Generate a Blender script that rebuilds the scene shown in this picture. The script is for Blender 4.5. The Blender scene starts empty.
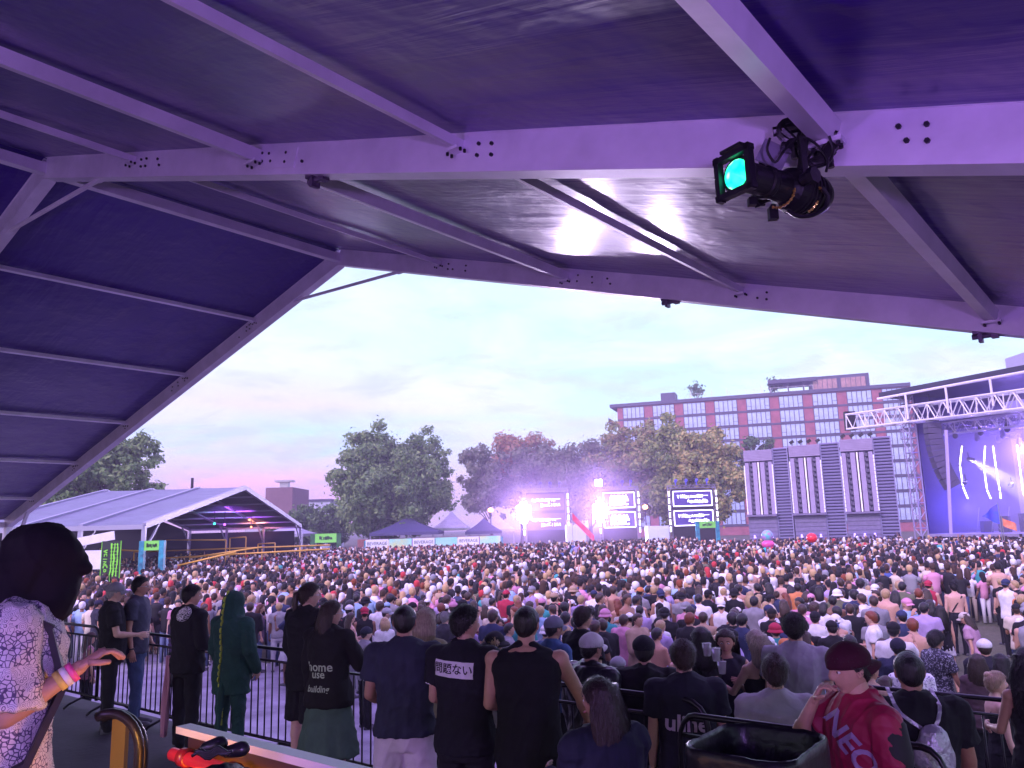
import bpy, bmesh, math, random
import numpy as np
from mathutils import Vector, Matrix, noise
from mathutils.bvhtree import BVHTree

random.seed(7)
RNG = np.random.default_rng(11)
scene = bpy.context.scene
COL = scene.collection
PI = math.pi
R = math.radians

# ------------------------------------------------------------------ camera
CAM_H, FPX, PITCH, ROLL = 3.42, 799.8, 0.17634, 0.02763
_F = Vector((0, math.cos(PITCH), math.sin(PITCH)))
_U = Vector((0, -math.sin(PITCH), math.cos(PITCH)))
_Rt = Vector((1, 0, 0))
_c, _s = math.cos(ROLL), math.sin(ROLL)
CR = _Rt * _c - _U * _s
CU = _Rt * _s + _U * _c
cd = bpy.data.cameras.new("camera")
cam = bpy.data.objects.new("camera", cd)
COL.objects.link(cam)
cam.matrix_world = Matrix(((CR.x, CU.x, -_F.x, 0), (CR.y, CU.y, -_F.y, 0), (CR.z, CU.z, -_F.z, CAM_H), (0, 0, 0, 1)))
cd.sensor_width = 36
cd.lens = 36 * FPX / 1024
cd.clip_start = 0.05
cd.clip_end = 3000
scene.camera = cam


def P(px, py, D):
    d = _F + CR * ((px - 512) / FPX) + CU * ((384 - py) / FPX)
    return Vector((0, 0, CAM_H)) + d * (D / d.y)


def hor(px):
    return 526.5 - (px - 512) * 0.0276


def dh(px, ytop, top):
    """distance at which a point at height top shows at picture row ytop"""
    a = math.atan((ytop + (px - 512) * .0276 - 384) / FPX) - PITCH
    return (CAM_H - top) / math.tan(a)


def XY(px, D):
    return P(px, hor(px), D).x


# ------------------------------------------------------------------ view, world, sun
scene.view_settings.view_transform = 'Standard'
scene.view_settings.look = 'None'
scene.view_settings.exposure = 0.45
scene.view_settings.gamma = 1
scene.cycles.use_denoising = True
scene.cycles.max_bounces = 6
scene.cycles.diffuse_bounces = 3
scene.cycles.glossy_bounces = 3
scene.cycles.transmission_bounces = 4
scene.cycles.volume_bounces = 0
scene.cycles.transparent_max_bounces = 8
scene.cycles.sample_clamp_indirect = 6
scene.cycles.volume_step_rate = 4
scene.cycles.volume_max_steps = 64

SUN_EL, SUN_AZ = R(34), R(-142)      # low sun behind cloud, to the left of the view
world = bpy.data.worlds.new("World")
scene.world = world
world.use_nodes = True
wt = world.node_tree
wt.nodes.clear()


def N(t, typ, **kw):
    n = t.nodes.new(typ)
    for k, v in kw.items():
        if k.startswith('i_'):
            k = k[2:]
            k = int(k) if k.isdigit() else k.replace('_', ' ')
            n.inputs[k].default_value = v
        else:
            setattr(n, k, v)
    return n


def ramp(t, stops, interp='LINEAR'):
    n = t.nodes.new('ShaderNodeValToRGB')
    cr = n.color_ramp
    cr.interpolation = interp
    while len(cr.elements) < len(stops):
        cr.elements.new(0.5)
    for e, (p, c) in zip(cr.elements, stops):
        e.position = p
        e.color = (*c, 1) if len(c) == 3 else c
    return n


L = wt.links.new
out = N(wt, 'ShaderNodeOutputWorld')
sky = N(wt, 'ShaderNodeTexSky', sky_type='NISHITA', sun_disc=False, sun_elevation=SUN_EL, sun_rotation=SUN_AZ)
bg1 = N(wt, 'ShaderNodeBackground', i_Strength=0.05)
L(sky.outputs[0], bg1.inputs[0])
tc = N(wt, 'ShaderNodeTexCoord')
sep = N(wt, 'ShaderNodeSeparateXYZ')
L(tc.outputs['Generated'], sep.inputs[0])
grad = ramp(wt, [(0.0, (.84, .38, .62)), (0.06, (.98, .40, .66)), (0.078, (.60, .48, .76)), (0.095, (.30, .58, .80)), (0.12, (.36, .58, .80)), (0.15, (.62, .52, .78)), (0.20, (.56, .62, .80)), (0.32, (.48, .70, .80)), (0.42, (.50, .56, 1.0)), (0.6, (.90, .52, 1.75)), (1, (.85, .42, 1.9))])
L(sep.outputs[2], grad.inputs[0])
# cloud layer: direction projected on a high plane
div = N(wt, 'ShaderNodeVectorMath', operation='DIVIDE')
addz = N(wt, 'ShaderNodeMath', operation='ADD', i_1=0.24)
L(sep.outputs[2], addz.inputs[0])
cmb = N(wt, 'ShaderNodeCombineXYZ')
for k in range(3):
    L(addz.outputs[0], cmb.inputs[k])
L(tc.outputs['Generated'], div.inputs[0])
L(cmb.outputs[0], div.inputs[1])
mp = N(wt, 'ShaderNodeMapping')
mp.inputs['Scale'].default_value = (1.0, 1.35, 0)
mp.inputs['Rotation'].default_value = (0, 0, 0.35)
mp.inputs['Location'].default_value = (1.7, 0.4, 0)
L(div.outputs[0], mp.inputs[0])
n1 = N(wt, 'ShaderNodeTexNoise', i_Scale=1.7, i_Detail=9, i_Roughness=0.58, i_Distortion=0.6)
L(mp.outputs[0], n1.inputs[0])
cr1 = ramp(wt, [(0.42, (0, 0, 0)), (0.66, (1, 1, 1))])
L(n1.outputs[0], cr1.inputs[0])
n2 = N(wt, 'ShaderNodeTexNoise', i_Scale=3.6, i_Detail=8, i_Roughness=0.6, i_Distortion=0.3)
L(mp.outputs[0], n2.inputs[0])
cr2 = ramp(wt, [(0.48, (0, 0, 0)), (0.64, (.8, .8, .8))])
L(n2.outputs[0], cr2.inputs[0])
# bright cloud tops then lavender shaded bellies, pink near the horizon
gradr = ramp(wt, [(0.0, (.62, .50, .78)), (0.08, (.42, .56, .80)), (0.2, (.40, .66, .82)), (0.32, (.50, .76, .80)), (0.42, (.50, .56, 1.0)), (0.6, (.90, .52, 1.75)), (1, (.85, .42, 1.9))])
L(sep.outputs[2], gradr.inputs[0])
mrx = N(wt, 'ShaderNodeMapRange', interpolation_type='SMOOTHSTEP')
mrx.inputs['From Min'].default_value = -.28; mrx.inputs['From Max'].default_value = .15
L(sep.outputs[0], mrx.inputs[0])
mxg = N(wt, 'ShaderNodeMixRGB')
L(mrx.outputs[0], mxg.inputs[0]); L(grad.outputs[0], mxg.inputs[1]); L(gradr.outputs[0], mxg.inputs[2])
cc = ramp(wt, [(0.0, (.74, .42, .66)), (0.09, (.62, .52, .78)), (0.20, (.66, .70, .84)), (0.36, (.62, .76, .80)), (0.55, (1.0, .62, 1.6))])
L(sep.outputs[2], cc.inputs[0])
mx1 = N(wt, 'ShaderNodeMixRGB')
L(cr1.outputs[0], mx1.inputs[0]); L(mxg.outputs[0], mx1.inputs[1]); L(cc.outputs[0], mx1.inputs[2])
mx2 = N(wt, 'ShaderNodeMixRGB')
mx2.inputs[2].default_value = (.34, .36, .64, 1)
m5 = N(wt, 'ShaderNodeMath', operation='MULTIPLY', i_1=0.62)
L(cr2.outputs[0], m5.inputs[0]); L(m5.outputs[0], mx2.inputs[0]); L(mx1.outputs[0], mx2.inputs[1])
bg2 = N(wt, 'ShaderNodeBackground', i_Strength=1.1)
L(mx2.outputs[0], bg2.inputs[0])
ad = N(wt, 'ShaderNodeAddShader')
L(bg1.outputs[0], ad.inputs[0]); L(bg2.outputs[0], ad.inputs[1])
L(ad.outputs[0], out.inputs[0])

sd = bpy.data.lights.new("sun", 'SUN')
sd.energy = 2.6
sd.angle = R(22)
sd.color = (.86, .62, 1)
sun = bpy.data.objects.new("sun", sd)
COL.objects.link(sun)
sun.rotation_euler = (PI / 2 - SUN_EL, 0, -SUN_AZ + PI)
_sv = Vector((math.sin(SUN_AZ) * math.cos(SUN_EL), math.cos(SUN_AZ) * math.cos(SUN_EL), math.sin(SUN_EL)))
sun.rotation_euler = (-_sv).to_track_quat('-Z', 'Y').to_euler()


# ------------------------------------------------------------------ materials
def mat(name, color, rough=0.6, metal=0.0, emit=None, estr=0.0, noise_amt=0.0, noise_scale=5.0, bump=0.0, bump_scale=20.0, spec=None, sheen=0.0, coat=0.0, col2=None):
    m = bpy.data.materials.new(name)
    m.use_nodes = True
    t = m.node_tree
    b = t.nodes['Principled BSDF']
    b.inputs['Base Color'].default_value = (*color, 1)
    b.inputs['Roughness'].default_value = rough
    b.inputs['Metallic'].default_value = metal
    if spec is not None:
        b.inputs['Specular IOR Level'].default_value = spec
    if coat:
        b.inputs['Coat Weight'].default_value = coat
    if emit:
        b.inputs['Emission Color'].default_value = (*emit, 1)
        b.inputs['Emission Strength'].default_value = estr
    g = None
    if noise_amt or bump or col2:
        g = N(t, 'ShaderNodeTexCoord')
    if noise_amt or col2:
        nz = N(t, 'ShaderNodeTexNoise', i_Scale=noise_scale, i_Detail=6, i_Roughness=0.6)
        t.links.new(g.outputs['Object'], nz.inputs[0])
        mx = N(t, 'ShaderNodeMixRGB')
        rp = ramp(t, [(0.35, (0, 0, 0)), (0.65, (1, 1, 1))])
        t.links.new(nz.outputs[0], rp.inputs[0])
        t.links.new(rp.outputs[0], mx.inputs[0])
        c2 = col2 if col2 else tuple(c * (1 - noise_amt) for c in color)
        mx.inputs[1].default_value = (*color, 1)
        mx.inputs[2].default_value = (*c2, 1)
        t.links.new(mx.outputs[0], b.inputs['Base Color'])
    if bump:
        nb = N(t, 'ShaderNodeTexNoise', i_Scale=bump_scale, i_Detail=4)
        t.links.new(g.outputs['Object'], nb.inputs[0])
        bp = N(t, 'ShaderNodeBump', i_Strength=bump, i_Distance=0.02)
        t.links.new(nb.outputs[0], bp.inputs['Height'])
        t.links.new(bp.outputs[0], b.inputs['Normal'])
    return m


def tint_mat(name, rough=0.85, bump=0.25, bscale=9.0, amt=0.25, spec=0.3, stretch=None):
    """takes its base colour from the object's colour setting, so copies can differ"""
    m = bpy.data.materials.new(name)
    m.use_nodes = True
    t = m.node_tree
    b = t.nodes['Principled BSDF']
    b.inputs['Roughness'].default_value = rough
    b.inputs['Specular IOR Level'].default_value = spec
    oi = N(t, 'ShaderNodeObjectInfo')
    tc = N(t, 'ShaderNodeTexCoord')
    nz = N(t, 'ShaderNodeTexNoise', i_Scale=bscale, i_Detail=5, i_Distortion=0.5)
    if stretch:
        mp = N(t, 'ShaderNodeMapping'); mp.inputs['Scale'].default_value = stretch
        t.links.new(tc.outputs['Object'], mp.inputs[0]); t.links.new(mp.outputs[0], nz.inputs[0])
    else:
        t.links.new(tc.outputs['Object'], nz.inputs[0])
    rp = ramp(t, [(0.3, (1 - amt,) * 3), (0.7, (1, 1, 1))])
    t.links.new(nz.outputs[0], rp.inputs[0])
    mx = N(t, 'ShaderNodeMixRGB', blend_type='MULTIPLY')
    mx.inputs[0].default_value = 1
    t.links.new(oi.outputs['Color'], mx.inputs[1])
    t.links.new(rp.outputs[0], mx.inputs[2])
    t.links.new(mx.outputs[0], b.inputs['Base Color'])
    bp = N(t, 'ShaderNodeBump', i_Strength=bump, i_Distance=0.03)
    t.links.new(nz.outputs[0], bp.inputs['Height'])
    t.links.new(bp.outputs[0], b.inputs['Normal'])
    return m


CLOTH = tint_mat('cloth')
SKIN = tint_mat('skin', rough=0.5, bump=0.03, bscale=30, amt=0.1, spec=0.45)
HAIR = tint_mat('hair', rough=0.42, bump=0.45, bscale=1.0, amt=0.5, spec=0.5, stretch=(110, 110, 9))
GLOSSY = tint_mat('shiny cloth', rough=0.35, bump=0.5, bscale=8, amt=0.2, spec=0.5)
EYE = mat('eye', (.02, .015, .015), 0.2)
EYEW = mat('eye white', (.7, .68, .66), 0.3)
LIP = mat('lip', (.35, .12, .12), 0.5)
SHOE = mat('shoe', (.06, .06, .07), 0.6)
ALU = mat('brushed aluminium', (.78, .72, .84), 0.40, 0.15, noise_amt=0.18, noise_scale=3, bump=0.04, bump_scale=60)
STEEL = mat('galvanised steel', (.45, .45, .48), 0.35, 0.85, noise_amt=0.2, noise_scale=8)
BLACK = mat('black paint', (.014, .013, .016), 0.35, 0.2, bump=0.1, bump_scale=40)
BLACKM = mat('matt black', (.012, .012, .014), 0.75)
BOLT = mat('dark bolt', (.04, .035, .05), 0.45, 0.8)
WHITEP = mat('white paint', (.78, .78, .80), 0.45, noise_amt=0.12, noise_scale=2)


# ------------------------------------------------------------------ mesh builder
class MB:
    def __init__(self):
        self.v, self.f, self.m, self.n = [], [], [], 0

    def add(self, verts, faces, mi=0):
        b = self.n
        self.v.extend(tuple(v) for v in verts)
        self.f.extend(tuple(i + b for i in f) for f in faces)
        self.m.extend([mi] * len(faces))
        self.n += len(verts)
        return self

    def box(self, c, s, rz=0.0, mi=0, M=None):
        x, y, z = s[0] / 2, s[1] / 2, s[2] / 2
        vs = [Vector((i * x, j * y, k * z)) for k in (-1, 1) for j in (-1, 1) for i in (-1, 1)]
        if M is not None:
            vs = [M @ v for v in vs]
        elif rz:
            m = Matrix.Rotation(rz, 3, 'Z')
            vs = [m @ v for v in vs]
        vs = [v + Vector(c) for v in vs]
        return self.add(vs, [(0, 2, 3, 1), (4, 5, 7, 6), (0, 1, 5, 4), (2, 6, 7, 3), (0, 4, 6, 2), (1, 3, 7, 5)], mi)

    def bar(self, p0, p1, w, h, up=(0, 0, 1), mi=0):
        p0, p1 = Vector(p0), Vector(p1)
        d = (p1 - p0).normalized()
        u = Vector(up)
        s = d.cross(u)
        if s.length < 1e-4:
            s = d.cross(Vector((0, 1, 0)))
        s.normalize()
        u = s.cross(d).normalized()
        vs = []
        for p in (p0, p1):
            for a, b in ((-1, -1), (1, -1), (1, 1), (-1, 1)):
                vs.append(p + s * (a * w / 2) + u * (b * h / 2))
        return self.add(vs, [(3, 2, 1, 0), (4, 5, 6, 7), (0, 1, 5, 4), (1, 2, 6, 5), (2, 3, 7, 6), (3, 0, 4, 7)], mi)

    def tube(self, pts, r, n=8, mi=0, cap=True):
        pts = [Vector(p) for p in pts]
        rs = r if isinstance(r, (list, tuple)) else [r] * len(pts)
        rings = []
        t0 = (pts[1] - pts[0]).normalized()
        a = t0.cross(Vector((0, 0, 1)))
        if a.length < 1e-3:
            a = t0.cross(Vector((0, 1, 0)))
        a.normalize()
        for i, p in enumerate(pts):
            if i == 0:
                t = pts[1] - pts[0]
            elif i == len(pts) - 1:
                t = pts[-1] - pts[-2]
            else:
                t = (pts[i + 1] - pts[i]).normalized() + (pts[i] - pts[i - 1]).normalized()
            t.normalize()
            a = (a - t * a.dot(t))
            if a.length < 1e-4:
                a = t.orthogonal()
            a.normalize()
            b = t.cross(a)
            rings.append([p + (a * math.cos(2 * PI * k / n) + b * math.sin(2 * PI * k / n)) * rs[i] for k in range(n)])
        return self.loft(rings, mi, cap)

    def loft(self, rings, mi=0, cap=True, closed=True):
        n = len(rings[0])
        vs = [v for r in rings for v in r]
        fs = []
        for i in range(len(rings) - 1):
            for k in range(n if closed else n - 1):
                k2 = (k + 1) % n
                fs.append((i * n + k, i * n + k2, (i + 1) * n + k2, (i + 1) * n + k))
        if cap:
            fs.append(tuple(range(n - 1, -1, -1)))
            fs.append(tuple((len(rings) - 1) * n + k for k in range(n)))
        return self.add(vs, fs, mi)

    def capsule(self, p0, p1, r0, r1, n=12, mi=0, ell=1.0, up=None):
        p0, p1 = Vector(p0), Vector(p1)
        d = p1 - p0
        if d.length < 1e-6:
            d = Vector((0, 0, 1e-4))
        t = d.normalized()
        a = t.cross(Vector(up) if up else Vector((0, 1, 0.01)))
        if a.length < 1e-3:
            a = t.orthogonal()
        a.normalize()
        b = t.cross(a).normalized()
        rings = []
        for e, (p, r, sg) in enumerate(((p0, r0, -1), (p1, r1, 1))):
            seq = (80, 50, 20) if e == 0 else (0, 30, 60, 82)
            for ang in seq:
                ph = R(ang)
                c = p + t * (sg * r * math.sin(ph))
                rr = r * math.cos(ph)
                rings.append([c + (a * math.cos(2 * PI * k / n) + b * math.sin(2 * PI * k / n) * ell) * rr for k in range(n)])
        return self.loft(rings, mi)

    def ell(self, c, rx, ry, rz, n=16, m=10, mi=0, M=None):
        vs, fs = [], []
        c = Vector(c)
        for j in range(1, m):
            th = PI * j / m
            for k in range(n):
                ph = 2 * PI * k / n
                v = Vector((rx * math.sin(th) * math.cos(ph), ry * math.sin(th) * math.sin(ph), rz * math.cos(th)))
                vs.append(c + (M @ v if M is not None else v))
        top, bot = Vector((0, 0, rz)), Vector((0, 0, -rz))
        vs.append(c + (M @ top if M is not None else top))
        vs.append(c + (M @ bot if M is not None else bot))
        it, ib = len(vs) - 2, len(vs) - 1
        for j in range(m - 2):
            for k in range(n):
                k2 = (k + 1) % n
                fs.append((j * n + k, (j + 1) * n + k, (j + 1) * n + k2, j * n + k2))
        for k in range(n):
            k2 = (k + 1) % n
            fs.append((it, k, k2))
            fs.append((ib, (m - 2) * n + k2, (m - 2) * n + k))
        return self.add(vs, fs, mi)

    def prism(self, poly, axis_vec, mi=0):
        n = len(poly)
        a = [Vector(p) for p in poly]
        d = Vector(axis_vec)
        b = [p + d for p in a]
        fs = [tuple(range(n - 1, -1, -1)), tuple(range(n, 2 * n))] + [(k, (k + 1) % n, n + (k + 1) % n, n + k) for k in range(n)]
        return self.add(a + b, fs, mi)

    def mesh(self, name, mats, smooth=False):
        me = bpy.data.meshes.new(name)
        me.from_pydata(self.v, [], self.f)
        for m in (mats if isinstance(mats, (list, tuple)) else [mats]):
            me.materials.append(m)
        if any(self.m):
            me.polygons.foreach_set('material_index', self.m)
        if smooth:
            me.polygons.foreach_set('use_smooth', [True] * len(me.polygons))
        me.update()
        return me

    def build(self, name, mats, parent=None, smooth=False, color=None):
        o = bpy.data.objects.new(name, self.mesh(name, mats, smooth))
        COL.objects.link(o)
        if parent is not None:
            o.parent = parent
        if color:
            o.color = (*color, 1)
        return o


def tag(o, label=None, cat=None, group=None, kind=None):
    if label: o['label'] = label
    if cat: o['category'] = cat
    if group: o['group'] = group
    if kind: o['kind'] = kind
    return o


def thing(name, label, cat, loc=(0, 0, 0), rz=0.0, group=None):
    o = bpy.data.objects.new(name, None)
    o.empty_display_size = 0.2
    o.location = loc
    o.rotation_euler = (0, 0, rz)
    COL.objects.link(o)
    return tag(o, label, cat, group)


def dup(o, parent=None):
    c = o.copy()
    COL.objects.link(c)
    if parent is not None:
        c.parent = parent
    for ch in list(o.children):
        dup(ch, c)
    return c


def lamp(name, typ, loc, energy, color, target=None, parent=None, size=None, spot=None, blend=0.3, soft=0.1):
    l = bpy.data.lights.new(name, typ)
    l.energy = energy
    l.color = color
    if typ == 'AREA':
        l.size = size or 0.5
    else:
        l.shadow_soft_size = soft
    if typ == 'SPOT':
        l.spot_size = spot
        l.spot_blend = blend
    o = bpy.data.objects.new(name, l)
    COL.objects.link(o)
    o.location = loc
    if target is not None:
        o.rotation_euler = (Vector(target) - Vector(loc)).to_track_quat('-Z', 'Y').to_euler()
    if parent is not None:
        o.parent = parent
        o.matrix_parent_inverse = parent.matrix_world.inverted()
    return o


def text_geo(body, size=1.0, extrude=0.0, offset=0.0, spacing=1.0, shear=0.0):
    """verts (x right, y up) and faces of a line of text, centred"""
    cu = bpy.data.curves.new('t', 'FONT')
    cu.body = body
    cu.size = size
    cu.align_x = 'CENTER'
    cu.align_y = 'CENTER'
    cu.extrude = extrude
    cu.offset = offset
    cu.shear = shear
    cu.space_character = spacing
    cu.resolution_u = 3
    o = bpy.data.objects.new('t', cu)
    COL.objects.link(o)
    dg = bpy.context.evaluated_depsgraph_get()
    me = bpy.data.meshes.new_from_object(o.evaluated_get(dg))
    vs = [v.co.copy() for v in me.vertices]
    fs = [tuple(p.vertices) for p in me.polygons]
    bpy.data.objects.remove(o)
    bpy.data.meshes.remove(me)
    bpy.data.curves.remove(cu)
    return vs, fs
# ================================================================== ground
def ground_material():
    m = bpy.data.materials.new('trampled grass')
    m.use_nodes = True
    t = m.node_tree
    b = t.nodes['Principled BSDF']
    b.inputs['Roughness'].default_value = 0.95
    tc = N(t, 'ShaderNodeTexCoord')
    a = N(t, 'ShaderNodeTexNoise', i_Scale=0.35, i_Detail=8, i_Roughness=0.65)
    c = N(t, 'ShaderNodeTexNoise', i_Scale=9.0, i_Detail=6, i_Roughness=0.7)
    t.links.new(tc.outputs['Object'], a.inputs[0])
    t.links.new(tc.outputs['Object'], c.inputs[0])
    r1 = ramp(t, [(0.35, (.075, .10, .045)), (0.55, (.13, .14, .075)), (0.7, (.22, .19, .14))])
    r2 = ramp(t, [(0.3, (.45, .45, .45)), (0.7, (1, 1, 1))])
    t.links.new(a.outputs[0], r1.inputs[0])
    t.links.new(c.outputs[0], r2.inputs[0])
    mx = N(t, 'ShaderNodeMixRGB', blend_type='MULTIPLY')
    mx.inputs[0].default_value = 1
    t.links.new(r1.outputs[0], mx.inputs[1])
    t.links.new(r2.outputs[0], mx.inputs[2])
    t.links.new(mx.outputs[0], b.inputs['Base Color'])
    bp = N(t, 'ShaderNodeBump', i_Strength=0.8, i_Distance=0.05)
    t.links.new(c.outputs[0], bp.inputs['Height'])
    t.links.new(bp.outputs[0], b.inputs['Normal'])
    return m


mb = MB()
mb.add([(-700, -60, 0), (700, -60, 0), (700, 900, 0), (-700, 900, 0)], [(0, 1, 2, 3)])
tag(mb.build('ground', ground_material()), kind='structure')

# tent frame: x = across the tent (t), y = along the tent, origin below the ridge
AZ, SL, LO, ZR = 0.67427, 0.29381, 9.24, 7.278
TB = Matrix.Translation(Vector((-LO * math.cos(AZ), LO * math.sin(AZ), 0))) @ Matrix.Rotation(-AZ, 4, 'Z')
TBI = TB.inverted()
TENT_AT = Vector((-8.895 * math.cos(AZ), 8.895 * math.sin(AZ), 0))
D2, D1, BAY = 7.216, 3.242, 3.97
HALF = 11.75


def TL(t, al, z=0.0):
    return TB @ Vector((t, al, z))


def rz_(t):
    return ZR - abs(t) * math.tan(SL)


# decks
plank = mat('dark deck board', (.045, .042, .05), 0.7, noise_amt=0.45, noise_scale=1.6, bump=0.3, bump_scale=14)
mb = MB()
mb.box((0.7, -1.25, 0.535), (26, 13.9, 1.07))
o = mb.build('viewing_deck', plank); o.matrix_world = TB; tag(o, kind='structure')
mb = MB()
mb.box((9.2, 7.105, 0.375), (10.8, 2.8, 0.75))
o = mb.build('lower_deck_step', plank); o.matrix_world = TB; tag(o, kind='structure')
mb = MB()
mb.box((7.7, 0.35, 1.425), (5.6, 3.6, 0.55))
o = mb.build('booth_floor', mat('black stage floor', (.02, .02, .022), 0.6, bump=0.2)); o.matrix_world = TB; tag(o, kind='structure')
# pale temporary flooring in front of the deck
mb = MB()
mb.add([(-16, 5.75, .012), (3.7, 5.75, .012), (3.7, 13.2, .012), (-16, 13.2, .012)], [(0, 1, 2, 3)])
o = mb.build('walkway', mat('pale plastic flooring', (.36, .36, .42), 0.55, noise_amt=0.55, noise_scale=1.1, bump=0.2, bump_scale=6)); o.matrix_world = TB
tag(o, kind='structure')


# ================================================================== the tent overhead
def vinyl(name, color, rough=0.33, wr=0.7, spec=0.6, axis='x', fine=1.0, coat=0.0):
    m = bpy.data.materials.new(name)
    m.use_nodes = True
    t = m.node_tree
    b = t.nodes['Principled BSDF']
    b.inputs['Roughness'].default_value = rough
    b.inputs['Specular IOR Level'].default_value = spec
    b.inputs['Coat Weight'].default_value = coat
    b.inputs['Coat Roughness'].default_value = .21
    tc = N(t, 'ShaderNodeTexCoord')
    mp = N(t, 'ShaderNodeMapping')
    mp.inputs['Scale'].default_value = (0.22, 3.4, 1) if axis == 'x' else (2.6, 0.35, 1)
    t.links.new(tc.outputs['Object'], mp.inputs[0])
    a = N(t, 'ShaderNodeTexNoise', i_Scale=1.5, i_Detail=7, i_Roughness=0.55, i_Distortion=0.5)
    t.links.new(mp.outputs[0], a.inputs[0])
    c = N(t, 'ShaderNodeTexNoise', i_Scale=2.2, i_Detail=3)
    t.links.new(tc.outputs['Object'], c.inputs[0])
    rp = ramp(t, [(0.4, (0, 0, 0)), (0.65, (1, 1, 1))])
    t.links.new(c.outputs[0], rp.inputs[0])
    mu = N(t, 'ShaderNodeMath', operation='MULTIPLY')
    t.links.new(a.outputs[0], mu.inputs[0]); t.links.new(rp.outputs[0], mu.inputs[1])
    ad = N(t, 'ShaderNodeMath', operation='ADD')
    ms = N(t, 'ShaderNodeMath', operation='MULTIPLY', i_1=0.45)
    t.links.new(a.outputs[0], ms.inputs[0])
    t.links.new(mu.outputs[0], ad.inputs[0]); t.links.new(ms.outputs[0], ad.inputs[1])
    f = N(t, 'ShaderNodeTexNoise', i_Scale=170.0 * fine, i_Detail=2)
    t.links.new(tc.outputs['Object'], f.inputs[0])
    fm = N(t, 'ShaderNodeMath', operation='MULTIPLY_ADD', i_1=0.012)
    t.links.new(f.outputs[0], fm.inputs[0]); t.links.new(ad.outputs[0], fm.inputs[2])
    bp = N(t, 'ShaderNodeBump', i_Strength=wr, i_Distance=0.08)
    t.links.new(fm.outputs[0], bp.inputs['Height'])
    t.links.new(bp.outputs[0], b.inputs['Normal'])
    g = N(t, 'ShaderNodeTexNoise', i_Scale=0.8, i_Detail=6)
    t.links.new(tc.outputs['Object'], g.inputs[0])
    cr = ramp(t, [(0.3, tuple(x * 0.75 for x in color)), (0.7, color)])
    t.links.new(g.outputs[0], cr.inputs[0])
    t.links.new(cr.outputs[0], b.inputs['Base Color'])
    return m


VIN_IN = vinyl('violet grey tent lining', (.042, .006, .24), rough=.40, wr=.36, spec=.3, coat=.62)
VIN_OUT = vinyl('white tent vinyl', (.72, .72, .76), rough=0.45, wr=0.4)

tent = thing('festival_tent', 'dark lined clear span tent whose beams and roof cover the deck overhead', 'tent', TENT_AT, -AZ)
ALONGS = [D2, D1, D1 - BAY, D1 - 2 * BAY, D1 - 3 * BAY]
ALU_LIT = mat('lit purlin aluminium', (.88, .84, .93), .34, .35, noise_amt=.15, noise_scale=3)  # paler copy for left purlins; the light catching them put into colour
TH = math.tan(SL)


def slope_panel(mbx, x0, x1, y0, y1, sgn, dz, nx=26, ny=14, flip=False, seed=0):
    vs, fs = [], []
    for i in range(nx + 1):
        for j in range(ny + 1):
            x = x0 + (x1 - x0) * i / nx
            y = y0 + (y1 - y0) * j / ny
            u = j / ny
            sag = -0.035 * math.sin(PI * u) * (0.6 + 0.4 * math.sin(x * 3.06))
            w = 0.010 * math.sin(y * 9 + 2.5 * noise.noise((x * .5, y * .8, seed))) * noise.noise((x * .7, y * .4, seed + 5))
            vs.append((sgn * x, y, ZR - x * TH + dz + sag + w))
    for i in range(nx):
        for j in range(ny):
            a, b_, c, d = i * (ny + 1) + j, i * (ny + 1) + j + 1, (i + 1) * (ny + 1) + j + 1, (i + 1) * (ny + 1) + j
            fs.append((a, b_, c, d) if not flip else (d, c, b_, a))
    mbx.add(vs, fs)
    return mbx


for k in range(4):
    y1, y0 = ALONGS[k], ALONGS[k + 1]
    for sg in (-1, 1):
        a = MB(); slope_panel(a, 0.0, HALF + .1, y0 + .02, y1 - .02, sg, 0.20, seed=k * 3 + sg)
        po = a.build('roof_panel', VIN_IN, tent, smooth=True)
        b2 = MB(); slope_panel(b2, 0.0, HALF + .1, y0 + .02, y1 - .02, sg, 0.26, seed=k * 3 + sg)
        b2.build('outer_skin', VIN_OUT, po, smooth=True)

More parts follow.
